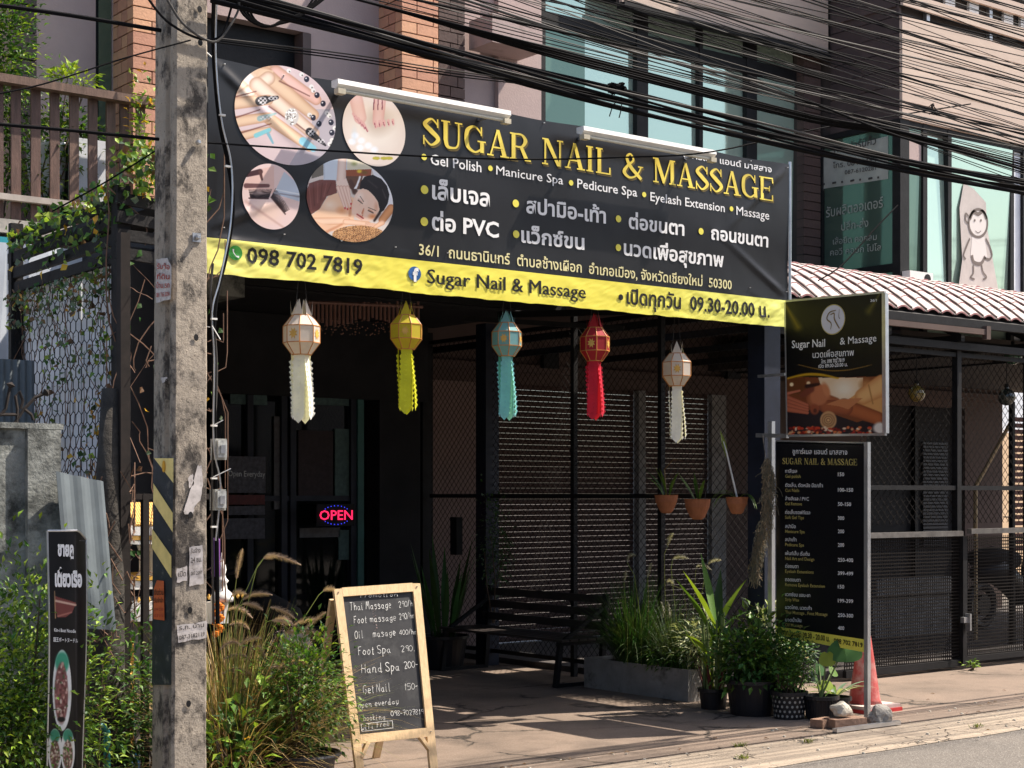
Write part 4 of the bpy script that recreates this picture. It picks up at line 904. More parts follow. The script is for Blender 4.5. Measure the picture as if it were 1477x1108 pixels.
ft = thing('street_mesh_fence', 'tall black framed chain-link screen above the perforated gate under the awning', 'fence', (12.5, GY+.1, 0)); FY2 = GY+.12
b = MB()
for px in (1380, 1482): x = XY(px, FY2); b = MB(); b.box((x-.03, FY2-.03, .05), (x+.03, FY2+.03, 2.925)); b.build('post', m_blk, ft)
for z in (1.60, 2.80): b = MB(); b.box((XY(1240, FY2), FY2-.02, z), (15.5, FY2+.02, z+.04)); b.build('rail', m_blk, ft)
chain(XY(1240, FY2), 1.3, 15.5, 2.86, lambda s, z, o: (s, FY2+o, z), .085, .003, m_mesh, 'chain_link', ft)
# side fence between forecourt and next door
FX = 8.9
sfn = thing('side_mesh_fence', 'black chain-link side fence of the forecourt hung with clay pots', 'fence', (FX, 10.3, 0))
for px, w in ((1102, .085), (954, .022), (828, .022), (703, .075), (612, .06)):
    y = YX(px, FX); b = MB(); b.box((FX-w, y-w, 0), (FX+w, y+w, 3.12)); b.build('post', m_blk if w < .08 and w < .07 else m_blue, sfn)
ya, yb = YX(1090, FX), YX(622, FX)
for z in (.12, 1.53, 3.0): b = MB(); b.box((FX-.02, ya, z), (FX+.02, yb, z+.035)); b.build('rail', m_blk, sfn)
chain(ya, .15, yb, 3.0, lambda s, z, o: (FX+o, s, z), .072, .0024, m_mesh, 'chain_link', sfn)
b = MB(); b.bar((FX, YX(1110, FX), 2.95), (FX-.6, 10.8, 3.08), .05, .05); b.bar((FX-.9, 10.9, 3.04), (FX, YX(900, FX), 2.93), .03, .04); b.build('roof_brace', m_blk, sfn)
b = MB(); b.box((FX-.12, YX(692, FX)+.2, 1.0), (FX-.05, YX(692, FX)+.3, 1.35)); b.build('switch_box', m_blk, sfn)
# neighbour clutter: low white wall, pipe, scooter, bamboo pole, glass lamps
lwl = tag(MB().box((XY(1262, 11), 11, .05), (XY(1372, 11), 11.1, .2)).box((XY(1262, 11), 10.98, .48), (XY(1372, 11), 11.08, .66)).box((XY(1262, 11), 11.02, .2), (XY(1372, 11), 11.06, .48)).build('low_wall', m_grey, loc=(12, 11, .05)), 'low grey capped wall behind the perforated gate', 'wall')
bb = MB(); bb.tube([PY_(1462, 602, 10.5), PY_(1407, 702, 10.5), G(1407, 930)], .022, 8)
tag(bb.build('bamboo_pole', m_bamboo, loc=tuple(PY_(1407, 702, 10.5))), 'pale pole leaning behind the chain-link at right', 'pole')
def globe(px, py, r, Y, col, lab):
    c = PY_(px, py, Y); k = r*dep(c.x, c.y)/FPX; t = thing('glass_lamp', lab, 'lamp', tuple(c), 'round glass lamps under the awning')
    n = 14; b = MB(); b.lathe([(k*math.sin(math.pi*i/n)*.999+.002, -k*math.cos(math.pi*i/n)) for i in range(n)]+[(.02, k*1.1), (.018, k*1.35)], c, 18)
    b.build('lamp_globe', mat('glass_'+lab[:6].strip(), col, .12, .5, 30, spec=.8, coat=.5), t, smooth=True)
    b = MB(); b.tube([c+V((0, 0, k*1.3)), V((c.x, c.y, 2.92))], .004, 5); b.tube([c+V((0, 0, k*1.2)), c+V((0, 0, k*1.6))], .02, 8); b.build('lamp_cord', m_blk, t)
globe(1322, 568, 12, 9.3, (.22, .15, .03), 'amber glass globe lamp hanging left of the awning post'); globe(1452, 573, 12, 9.3, (.035, .04, .03), 'dark glass globe lamp hanging lowest at right edge'); globe(1461, 513, 13, 9.4, (.03, .10, .05), 'green glass globe lamp hanging highest at right edge')
# scooter behind the gate
mc = thing('scooter', 'dark scooter parked behind the gate at right with round mirror', 'scooter', (15.9, 11.0, .05)); M0 = V((15.9, 11.0, .05))
def mp(*a): return M0+V(a)
for dx in (-.62, .62):
    b = MB(); n = 24
    b.tube([mp(dx+.22*math.cos(t), 0, .27+.22*math.sin(t)) for t in [2*math.pi*i/n for i in range(n+1)]], .05, 8); wl = b.build('wheel', m_pot, mc); b = MB(); b.tube([mp(dx, -.05, .27), mp(dx, .05, .27)], .12, 12); b.build('rim', m_pot, wl)
b = MB(); b.tube([mp(-.7, 0, .62), mp(-.35, 0, .66), mp(-.05, 0, .5), mp(.1, 0, .34), mp(.3, 0, .36), mp(.42, 0, .8)], [.1, .16, .15, .12, .12, .14], 10); b.build('body', m_pot, mc, smooth=True)
b = MB(); b.tube([mp(-.75, 0, .80), mp(-.4, 0, .80), mp(.02, 0, .76)], [.09, .13, .10], 10); b.build('seat', m_soot, mc, smooth=True)
b = MB(); b.tube([mp(.62, 0, .27), mp(.45, 0, .95)], .035, 8); b.tube([mp(.42, -.3, 1.02), mp(.46, 0, 1.0), mp(.42, .3, 1.02)], .02, 8); b.build('handlebar', m_blk, mc)
b = MB(); b.tube([mp(.46, -.05, .95), mp(.56, -.05, .93)], [.09, .07], 12); b.build('headlamp', m_alu, mc)
for sy in (-1, 1):
    b = MB(); b.tube([mp(.42, sy*.2, 1.02), mp(.36, sy*.32, 1.24)], .008, 6); mi = b.build('mirror', m_blk, mc); b = MB(); b.lathe([(.0, 0), (.05, .002), (.055, .015), (0, .016)], mp(.36, sy*.33, 1.24), 14); b.build('mirror_glass', m_alu, mi)

# ================================================================== LANTERNS
def lantern(px, ytop, y1, y2, y3, yb, wpx, col, tcol, Y, lab, extra=0, rot=.3):
    """paper lantern: pointed crown, eight-sided body, hanging cut paper tails"""
    c = PY_(px, y2, Y); k = dep(c.x, c.y)/FPX; Rr = wpx/2*k; zt_ = ZP(ytop, c.x, Y); za = ZP(y1, c.x, Y); zc = ZP(y3, c.x, Y); zb_ = ZP(yb, c.x, Y)
    t = thing('paper_lantern', lab, 'lantern', (c.x, c.y, zb_), 'paper lanterns under the banner')
    m = mat('paper_'+col[0], col[1], .7, .1, 8, trans=.35); mt = mat('tail_'+col[0], tcol, .7, .1, 8, trans=.3); mf = mat('lantern_trim', (.5, .2, .04), .5, .2, 12)
    h = za-zc; zu, zl = za-h*.28, za-h*.70; o = V((c.x, c.y, 0)); r2 = Rr*.52
    P = [[o+V((r*math.cos(rot+math.pi/4*i), r*math.sin(rot+math.pi/4*i), z)) for i in range(8)] for r, z in ((r2, za), (Rr, zu), (Rr, zl), (r2, zc))]
    b = MB()
    for j in range(3):
        for i in range(8): b.quad(P[j][i], P[j][(i+1) % 8], P[j+1][(i+1) % 8], P[j+1][i])
    b.build('lantern_body', m, t)
    b = MB()
    for j in range(4): 
        for i in range(8): b.tube([P[j][i], P[j][(i+1) % 8]], .0035, 4, False)
    for j in range(3):
        for i in range(8): b.tube([P[j][i], P[j+1][i]], .0032, 4, False)
    b.build('frame', mf, t)
    b = MB()
    for i in range(4):
        a = rot+math.pi/2*i+math.pi/8; q = V((math.cos(a), math.sin(a), 0)); s = V((-q.y, q.x, 0)); w = r2*.62
        b.add([o+q*r2*.9-s*w+V((0, 0, za)), o+q*r2*.9+s*w+V((0, 0, za)), o+q*r2*.45+V((0, 0, zt_)), o+q*r2*.6-s*w*.9+V((0, 0, za+.1*(zt_-za)))], [(0, 1, 2)])
        b.add([o+q*r2*.9+s*w+V((0, 0, za)), o+q*r2*.95+s*w*1.15+V((0, 0, za+(zt_-za)*.92)), o+q*r2*.9+s*w*.8+V((0, 0, za))], [(0, 1, 2)])
    b.build('crown', m, t)
    for i in range(0, 8, 2):   # gold paper cuts on every other face
        a = rot+math.pi/4*(i+.5); q = V((math.cos(a), math.sin(a), 0)); s = V((-q.y, q.x, 0)); cn = o+q*(Rr*math.cos(math.pi/8)+.003)+V((0, 0, (zu+zl)/2)); w = h*.13
        pts = [cn+s*math.cos(u)*w*(1 if j % 2 else .55)+V((0, 0, math.sin(u)*w*(1.2 if j % 2 else .6))) for j, u in enumerate([2*math.pi*j/16 for j in range(16)])]
        b = MB(); b.add(pts, [tuple(range(16))]); b.build('gold_ornament', m_gold, t)
    for i in range(4):         # tails with scalloped slits
        a = rot+math.pi/2*i+math.pi/8+extra+random.uniform(-.12, .12); q = V((math.cos(a), math.sin(a), 0)); s = V((-q.y, q.x, 0)); w = r2*.66; b = MB(); N_ = 12; L_ = zc-zb_-(.02 if i % 2 else 0); sw = random.uniform(-.02, .02)
        cen = [o+q*(r2*.74+.010*math.sin(j/N_*3+i*1.7)+.010*j/N_)+s*sw*.6*(j/N_)**2+V((0, 0, zc-L_*j/N_)) for j in range(N_+1)]
        for j in range(N_):
            wj = w if j < N_-1 else w*.8; 
            b.add([cen[j]-s*w, cen[j], cen[j]+s*w, cen[j+1]+s*wj*.86, cen[j+1]+(V((0, 0, -.025)) if j == N_-1 else V()), cen[j+1]-s*wj*.86], [(0, 1, 4, 5), (1, 2, 3, 4)])
            if j: 
                for sg in (-1, 1): b.add([cen[j]+s*sg*w*.86, cen[j]+s*sg*w*1.2+q*.010+V((0, 0, -.012)), cen[j]+s*sg*w*.9+V((0, 0, -.035))], [(0, 1, 2)])
                u = cen[j]+q*.003; b.add([u-s*w*.3, u-V((0, 0, .016))+q*.007, u+s*w*.3], [(0, 1, 2)])
        b.build('tail', mt, t)
    b = MB()
    for dx in (-.03, .03): b.tube([o+V((dx*1.4, 0, za+.02)), o+V((dx*.3, 0, max(2.9, zt_+.12)))], .0015, 4)
    b.build('string', m_wire2, t)
lantern(435, 431, 455, 487, 512, 605, 53, ('cream', (.78, .69, .62)), (.88, .87, .83), 8.10, 'cream paper lantern, leftmost of the five under the banner', rot=.15)
lantern(586, 434, 455, 480, 504, 592, 47, ('yellow', (.62, .50, .03)), (.66, .66, .03), 8.10, 'yellow paper lantern with forked yellow tails', rot=.5)
lantern(731, 448, 466, 492, 514, 601, 43, ('blue', (.22, .46, .48)), (.25, .62, .66), 8.10, 'pale blue paper lantern with blue tails', rot=.3)
lantern(858, 452, 473, 500, 521, 601, 42, ('red', (.42, .02, .03)), (.62, .02, .05), 8.10, 'red paper lantern with crimson tails', rot=.2)
lantern(976, 492, 510, 537, 557, 634, 43, ('ivory', (.74, .66, .58)), (.86, .84, .79), 8.16, 'ivory paper lantern hanging lowest, rightmost of the five', rot=.45)
# bead and bamboo chime row behind the lanterns
ch = thing('bamboo_chime', 'row of brown bamboo tubes and glass beads hung behind the lanterns', 'wind chime', tuple(PY_(525, 440, 8.9))); m_ch = mat('brown_bamboo_tube', (.13, .06, .045), .5, .2, 10)
for k in range(27):
    px = 447+k*6; p = PY_(px, 437+random.uniform(-2, 2), 8.9); q = PY_(px, 465+8*math.sin(k*.35)*(.5)+random.uniform(-3, 3), 8.9); q.x = p.x; b = MB(); b.tube([p, q], .010, 7); b.build('chime_tube', m_ch, ch)
b = MB()
for k in range(120):
    p = PY_(random.uniform(455, 600), random.uniform(462, 484), 8.9); b.lathe([(.001, -.006), (.006, 0), (.001, .006)], p, 5)
b.build('beads', mat('brown_glass_beads', (.14, .07, .05), .15, .4, 30, spec=.7), ch, kind='stuff')
b = MB(); b.tube([PY_(444, 436, 8.9), PY_(609, 443, 8.9)], .012, 6); b.build('top_bar', m_ch, ch)
# OPEN light and its neighbours in the dark front
on = thing('open_sign', 'small lit red OPEN sign with blue dots in the dark doorway', 'sign', tuple(PY_(485, 743, 12.55)))
m_led = mat('red_light', (1, .02, .10), .5, 0, emit=.85); m_ledb = mat('blue_light', (.05, .06, 1), .5, 0, emit=.85)
a, c = PY_(460, 750, 12.5), PY_(508, 751, 12.5); c.z = a.z
o_ = put_text('OPEN', a, c, .085, on, m_led, NF, .01, off=.01)
b = MB(); cc = (a+c)/2+V((0, 0, .042))
for i in range(26):
    t = 2*math.pi*i/26
    if abs(math.sin(t)) > .5: b.lathe([(.001, -.005), (.005, 0), (.001, .005)], cc+V((.155*math.cos(t), -.01, .085*math.sin(t))), 6)
b.build('blue_dots', m_ledb, on, kind='stuff'); b = MB(); b.box(tuple(cc+V((-.2, .0, -.1))), tuple(cc+V((.2, .015, .1)))); b.build('backing_plate', m_blk, on)
ps = thing('price_poster', 'dim poster stack with Open Everyday lettering inside the dark left window', 'poster', tuple(PY_(354, 715, 12.6)))
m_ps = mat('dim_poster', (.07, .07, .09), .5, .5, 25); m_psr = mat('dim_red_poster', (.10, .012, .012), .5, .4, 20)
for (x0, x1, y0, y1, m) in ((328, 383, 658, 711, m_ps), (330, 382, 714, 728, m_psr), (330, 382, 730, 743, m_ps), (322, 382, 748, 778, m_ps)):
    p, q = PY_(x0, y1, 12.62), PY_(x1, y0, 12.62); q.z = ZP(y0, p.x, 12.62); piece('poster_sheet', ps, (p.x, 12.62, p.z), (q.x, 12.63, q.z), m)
put_text('Open Everyday', PY_(329, 687, 12.6), PY_(382, 688, 12.6), .05, ps, m_steel, NF, .0)
# ================================================================== LEFT SIDE: screen wall, balcony, old wall
rnd = random.uniform
LX = 3.6; YA, YB = YX(170, LX), YX(20, LX); zt0 = ZP(283, LX, YA)
ns = thing('screen_wall', 'vine covered wire mesh over pale boards with black slats along its top, left of the pole', 'wall', (LX, 8.7, 0))
nbp = 5; w_ = (YB-YA)/nbp
for k in range(nbp): piece('pale_board', ns, (LX+.05, YA+k*w_+.004, .9), (LX+.07, YA+(k+1)*w_-.004, zt0-.33), m_offw, jit=.004)
for k in range(4):
    z = zt0-.34+k*.095
    b = MB(); b.bar((LX, YA-.06, z+.02), (LX+rnd(-.01, .01), YB+.05, z+rnd(-.01, .02)), .03, .06); b.build('slat', m_soot, ns)
    b = MB(); b.bar((LX-.04, YA-.07, z+.03), (4.04, YA-.05, z+rnd(-.01, .03)), .03, .06); b.build('slat', m_soot, ns)
for y, wd_ in ((YA, .06), (YB, .035)): piece('post', ns, (LX-.03, y-wd_, 0), (LX+.045, y+wd_*.3, zt0+.05), m_soot)
piece('added_dark_back', ns, (LX+.3, 8.75, 0), (4.2, 8.8, 3.0), m_dark); piece('rail', ns, (LX-.02, YA, .86), (LX+.05, YB, .9), m_soot)  # added dark panel stands for the gloom behind the opening
b = MB(); a_ = .043; z = .9; j = 0      # hexagonal wire
while z < zt0-.34:
    y = YA + (a_*.87 if j % 2 else 0)
    while y < YB:
        p = [V((LX-.012, y+a_*.87, z)), V((LX-.012, y, z+a_*.5)), V((LX-.012, y, z+a_*1.5)), V((LX-.012, y-a_*.87, z))]
        b.tube([p[0], p[1]], .0028, 3, False); b.tube([p[1], p[2]], .0034, 3, False); b.tube([p[3], p[1]], .0028, 3, False); y += a_*1.74
    z += a_*1.5; j += 1
b.build('wire_mesh', m_mesh, ns, kind='stuff')
def vine_leaf(b, p, n, s): 
    d = V((rnd(-1, 1), rnd(-1, 1), rnd(-1.2, .3))); b.leaf(p, d, V(n)+V((rnd(-.6, .6), rnd(-.6, .6), rnd(-.3, .9))), s, s*.85, .12, .1)
vn = thing('climbing_vine', 'green and yellowing climbing vine draped over the mesh screen beside the pole', 'vine', (LX, 8.2, 2.6))
bl = {m: MB() for m in (m_leaf, m_leafd, m_leafl, m_leafy, m_leafb, m_leafg)}
def pick(*ws): return random.choices([m_leaf, m_leafd, m_leafl, m_leafy, m_leafb, m_leafg], ws)[0]
for k in range(700):      # thick fringe along the top edge, wrapping to the front
    if random.random() < .55: t = random.random()**1.5; y = YA+(YB-YA)*t*.95; h = abs(random.gauss(0, .16))*(1.25-t*.6); p = (LX-.04+rnd(-.07, .05), y, zt0+.1-h-t*.12); n = (-1, 0, 0)
    else: p = (rnd(LX-.05, 4.08), YA-.07+rnd(-.06, .05), zt0+.22-abs(random.gauss(0, .17))+rnd(0, .1)); n = (0, -1, 0)
    vine_leaf(bl[pick(4, 4, 3.2, .35, .6, 1)], p, n, rnd(.03, .06))
for k in range(1150):     # sparse leaves over the wire, more near the top
    t = random.random(); s = random.random()**1.9; y = YA+(YB-YA)*t; z = zt0-.38-s*1.75
    cl_ = mnoise.noise(V((y*2.4, z*2.0, 4))) 
    if cl_ < -.08 and s > .12: continue
    vine_leaf(bl[pick(1.5, 2, .8, .35+s*.5, 3.4-3*s, 4.2)], (LX-.03+rnd(-.03, .01), y, z), (-1, 0, 0), rnd(.022, .05))
for k in range(26): vine_leaf(bl[m_leafy], (LX-.04, rnd(YA+.02, YA+.3), rnd(1.6, 2.1)), (-1, 0, 0), rnd(.035, .055))
for k in range(40): vine_leaf(bl[pick(1, 3, 0, .3, 1, 1)], (rnd(LX, 4.2), YA-.06+rnd(-.05, .05), rnd(1.2, 2.8)), (0, -1, 0), rnd(.03, .05))
for m, q in bl.items(): q.build('foliage', m, vn, kind='stuff')
b = MB()
for k in range(46):
    x = rnd(LX, 4.15); z = rnd(1.0, 2.9); pts = []; dx, dz = rnd(-.06, .06), rnd(-.12, .03); yy_ = YA-.06+rnd(-.04, .04)
    for i in range(9): pts.append((x, yy_, z)); x += dx; z += dz; dx += rnd(-.05, .05); dz += rnd(-.04, .05); x = min(max(x, LX-.08), 4.2)
    b.tube(pts, rnd(.0018, .004), 4)
for k in range(36):
    y = rnd(YA, YB); z = rnd(2.0, 2.85); pts = []; dy, dz = rnd(-.06, .06), rnd(-.12, -.02)
    for i in range(9): pts.append((LX-.03+rnd(-.01, .01), y, z)); y += dy; z += dz; dy += rnd(-.04, .04)
    b.tube(pts, .0022, 4)
b.build('tendrils', mat('dry_tendril', (.15, .085, .055), .85, .3, 20), vn, kind='stuff')
# old tree trunk wrapped in wire, iron fence and pipe below
tk = thing('old_trunk', 'dark rough trunk overgrown with tendrils below the mesh screen', 'tree trunk', G(150, 1190)[:]); c0 = V((3.42, 7.75, 0)); WL[tk.name] = c0; tk.location = c0
b = MB(); b.tube([c0+V((.0, 0, 0)), c0+V((.01, .02, .6)), c0+V((.03, .03, 1.1)), c0+V((.04, .05, 1.55)), c0+V((.06, .06, 2.1))], [.13, .10, .085, .07, .05], 12); b.build('trunk', m_bark, tk, smooth=True)
b = MB()
for k in range(60):
    z = rnd(.2, 1.7); a = rnd(0, 6.28); pts = []
    for i in range(7): pts.append(c0+V((.03+.12*math.cos(a), .12*math.sin(a), z))); a += rnd(-.5, .7); z += rnd(-.13, .08)
    b.tube(pts, rnd(.002, .004), 4)
b.build('tendrils', _M['dry_tendril'], tk, kind='stuff')
IY = 7.75
fi = thing('iron_fence', 'short black iron fence in front of the small gilded shrine', 'fence', (3.9, IY, 0)); m_rust = mat('rusty_black_iron', (.018, .013, .011), .9, .4, 15)
for px, w in ((178, .026), (209, .017)): x = XY(px, IY); piece('post', fi, (x-w, IY-w, 0), (x+w, IY+w, 1.56 if w < .02 else 2.9), m_rust)
piece('rail', fi, (XY(181, IY), IY-.015, 1.53), (XY(300, IY), IY+.015, 1.56), m_rust)
# gilded shrine
SHY = 8.35; x0, x1 = XY(170, SHY), XY(322, SHY); zz = lambda py: ZP(py, x0, SHY)
sh = thing('spirit_shrine', 'small white and gold shrine with tiered roof partly hidden behind the pole', 'shrine', ((x0+x1)/2, SHY, 0))
def shb(n, a, c, z0, z1, m, dy=.22): return piece(n, sh, (XY(a, SHY), SHY-dy, z0), (XY(c, SHY), SHY+dy, z1), m)
b = MB(); xa, xb = XY(168, SHY), XY(245, SHY)
for k in range(26):
    t0 = k/26; x = xa+(xb-xa)*t0; b.tube([(x, SHY-.26, zz(757)), (x+.0, SHY-.12, zz(726))], .009, 6)
b.build('gold_roof_tiles', m_gold, sh, kind='stuff')
shb('roof_band', 167, 250, zz(771), zz(759), m_wht, .27); shb('gold_band', 172, 250, zz(778), zz(772), m_gold, .25); shb('cornice', 170, 250, zz(784), zz(779), m_wht, .26)
for px in (186, 200, 236): b = MB(); x = XY(px, SHY); b.lathe([(.022, zz(835)), (.03, zz(828)), (.018, zz(822)), (.018, zz(795)), (.03, zz(786))], (x, SHY-.17, 0), 10); b.build('column', mat('shrine_cream', (.5, .44, .33), .6, .2, 9), sh)
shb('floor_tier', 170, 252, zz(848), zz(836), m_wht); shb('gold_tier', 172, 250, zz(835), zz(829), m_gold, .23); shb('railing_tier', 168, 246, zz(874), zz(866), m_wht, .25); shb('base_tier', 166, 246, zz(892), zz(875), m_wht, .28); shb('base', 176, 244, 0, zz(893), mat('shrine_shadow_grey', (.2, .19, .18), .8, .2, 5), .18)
b = MB()
for k in range(22): x = XY(172, SHY)+k*.03; b.lathe([(.004, 0), (.011, .012), (.004, .03)], (x, SHY-.25, zz(866)), 6)
b.build('gold_balusters', m_gold, sh, kind='stuff')
for px in (320,):
    x = XY(px, 8.0); zf = lambda py: ZP(py, x, 8.0); b = MB()
    b.lathe([(.062, zf(868)), (.064, zf(862)), (.055, zf(856)), (.03, zf(850)), (.026, zf(842)), (.038, zf(838)), (.024, zf(834)), (.018, zf(829)), (.026, zf(822)), (.02, zf(815)), (.01, zf(810)), (.006, zf(803)), (.001, zf(797))], (x, 8.0, 0), 14); b.build('finial', m_wht, sh, smooth=True)
    piece('corner_post', sh, (x-.05, 8.02, zf(900)), (x+.05, 8.1, zf(869)), m_wht)
ga = thing('garland', 'orange marigold garland hanging below the white shrine finial', 'garland', tuple(PY_(318, 890, 7.93))); b = MB()
for k in range(17): b.lathe([(.004, -.016), (.020, -.008), (.022, .004), (.004, .014)], PY_(315+4*math.sin(k*1.1), 872+k*2.7, 7.93), 8)
b.build('flowers', mat('marigold', (.75, .22, .02), .8, .3, 40, trans=.2), ga, kind='stuff')
cd_ = PY_(311, 800, 7.9); k_ = MB(); k_.lathe([(.022, 0), (.024, .02), (.024, .2), (.018, .21)], cd_+V((0, 0, -.12)), 12); tag(k_.build('incense_tube', mat('violet_plastic', (.16, .06, .24), .4, .1, 9), loc=tuple(cd_)), 'violet tube standing beside the white shrine finial', 'tube')
og = thing('gold_panel', 'narrow gold ornamented panel standing low behind the iron fence', 'panel', tuple(G(184, 1190)[:])); x = XY(181, 7.95); ax_ = XY(193, 7.95); WL[og.name] = V((x, 7.95, 0)); og.location = (x, 7.95, 0)
piece('panel_board', og, (x, 7.95, 0), (ax_, 7.98, ZP(922, x, 7.95)), mat('dark_ochre', (.22, .12, .02), .5, .3, 20)); 
for k in range(11): b = MB(); zc = ZP(930, x, 7.95)-k*.052; b.lathe([(.005, -.006), (.02, 0), (.005, .006)], ((x+ax_)/2, 7.945, zc), 7); b.build('gold_ornament', m_gold, og)
pp = MB(); c = PY_(151, 1062, 7.3); pp.tube([c+V((-.03, 0, .05)), c+V((-.01, 0, .05)), c+V((.012, 0, .02)), V((c.x+.012, c.y, 0))], .017, 10); tag(pp.build('water_pipe', mat('teal_pipe', (.02, .18, .19), .4, .1, 6), loc=tuple(c)), 'short bent teal water pipe by the trunk', 'pipe')
c = G(188, 1108, .12); pp = MB(); pp.lathe([(.04, 0), (.055, .05), (.055, .15), (.045, .16), (.045, .19), (.05, .195), (.05, .21)], (c.x, c.y, 0), 16); tag(pp.build('blue_jug', mat('blue_plastic', (.02, .14, .33), .35, .1, 6), loc=(c.x, c.y, 0), smooth=False), 'small blue plastic jug on the ground left of the pole', 'jug')
# old wall, tin sheets
OY = 7.35
ow = thing('old_wall', 'mossy grey concrete gate wall with a dark recess, at left', 'wall', (2.5, OY, 0)); xr = XY(85, OY); zw = ZP(620, xr, OY)
piece('wall', ow, (-1, OY, 0), (xr, OY+.14, zw), m_cwall); piece('coping', ow, (-1, OY-.02, zw+.001), (xr+.015, OY+.16, zw+.028), m_cwall)
piece('pier', ow, (XY(36, OY), OY-.035, 0), (xr-.004, OY-.002, zw-.002), m_cwall); 
def corrug(name, lab, p0, ux, L, up, Hh, rt, m, pitch=.076, amp=.012, n=None):
    b = MB(); N_ = int(L/pitch*6); ux, up = V(ux).normalized(), V(up).normalized(); nr = ux.cross(up); vs = []
    for i in range(N_+1):
        s = L*i/N_; o = V(p0)+ux*s+nr*amp*math.sin(2*math.pi*s/pitch); lo, hi = rt(s/L); vs += [o+up*lo*Hh, o+up*hi*Hh]
    b.add(vs, [(2*i, 2*i+2, 2*i+3, 2*i+1) for i in range(N_)]); b.add([q+nr*.002 for q in vs], [(2*i, 2*i+1, 2*i+3, 2*i+2) for i in range(N_)]); return tag(b.build(name, m, loc=tuple(p0), smooth=False), lab, 'metal sheet')
q0 = PY_(100, 905, 7.22); q1 = PY_(124, 905, 7.22); top = PY_(100, 679, 7.22)
corrug('tin_sheet', 'bent grey tin sheet leaning between the old wall and the trunk', tuple(q0), (1, .25, -.12), .27, (-.07, .05, 1), (top.z-q0.z), lambda t: (.0, 1-.02*t), m_zinc, .11, .006)
p = PY_(-20, 640, 8.6); corrug('tin_sheet', 'upright corrugated tin sheet behind the old wall', (p.x, 8.6, 1.2), (1, 0, 0), XY(50, 8.6)-p.x, (0, 0, 1), ZP(515, 3, 8.6)-1.2, lambda t: (0, 1), m_zinc, .04, .006)
ia = thing('iron_finials', 'rusty iron spear and scroll finials standing on the old wall', 'railing', (2.6, 7.42, zw+.03)); Yf = 7.42
for (pts) in ([(0, 600), (8, 590), (14, 560)], [(0, 598), (24, 598)], [(24, 612), (25, 590), (22, 572), (28, 565), (33, 578), (30, 590)], [(20, 612), (35, 590), (50, 574), (62, 569)], [(35, 590), (45, 598), (48, 606)]):
    b = MB(); b.tube([PY_(x, y, Yf) for x, y in pts], .008, 5); b.build('scroll', m_rust, ia)
for (x, y, dx, dy) in ((14, 560, 3, -9), (62, 569, 9, -5)): b = MB(); a = PY_(x, y, Yf); c = PY_(x+dx, y+dy, Yf); b.tube([a, (a+c)/2, c], [.004, .022, .001], 6); b.build('spear_tip', m_rust, ia)
# tarpaulin, light wall and slab behind, at the far left
tp = MB(); N_ = 20; vs = []
for i in range(N_+1):
    x = 1.6+i*.13; vs += [(x, 9.8+.03*math.sin(i*1.7), 1.3), (x, 9.8+.02*math.sin(i*1.7+.5), ZP(334, 3, 9.8))]
tp.add(vs, [(2*i, 2*i+2, 2*i+3, 2*i+1) for i in range(N_)]); tag(tp.build('tarpaulin', mat('pale_blue_sheet', (.55, .6, .66), .5, .2, 2), loc=(2.8, 9.8, 1.3)), 'pale blue white plastic sheet behind the mesh screen at far left', 'tarpaulin')
piece('teal_strip', bld, (1.5, 10.2, ZP(333, 3, 10.2)), (XY(22, 10.2), 10.25, ZP(323, 3, 10.2)), mat('teal_paint', (.03, .3, .36), .5, .1, 5))
# balcony
BYF = 10.5
bc = thing('balcony_railing', 'brown wooden balcony railing of wide upright boards at upper left', 'railing', (3.6, BYF, 3.5))
xL, xR = XY(-40, BYF), XY(222, BYF); ztp = ZP(130, XY(110, BYF), BYF)
b = MB(); b.box((xL, BYF-.05, ztp-.035), (xR, BYF+.05, ztp+.02)); b.build('handrail', m_wood, bc)
b = MB(); b.box((xL, BYF-.02, ZP(290, XY(60, BYF), BYF)-.02), (xR, BYF+.03, ZP(290, XY(60, BYF), BYF)+.02)); b.build('bottom_rail', mat('pale_worn_wood', (.42, .36, .31), .7, .2, 10), bc)
for px in (-38, -10, 19-27+8+0, 26.5, 54.5, 82.5, 110.5, 137, 164, 182):
    pass
for px in (-36, -9, 0.5, 26, 54.5, 82, 110, 137, 163, 182.5, 206):
    if px == -9: continue
    x = XY(px, BYF); b = MB(); b.box((x-.033, BYF+.031, 3.33), (x+.033, BYF+.05, ztp-.036)); b.build('board', m_wood, bc)
piece('balcony_slab', bld, (1.0, BYF-.03, 3.0), (5.7, WY-.002, 3.29), m_cwall); piece('balcony_edge', bld, (1.0, BYF-.10, ZP(318, 3, BYF)), (5.0, BYF-.035, ZP(297, 3, BYF)), mat('cream_concrete', (.42, .38, .33), .8, .15, 6, bump=.3))
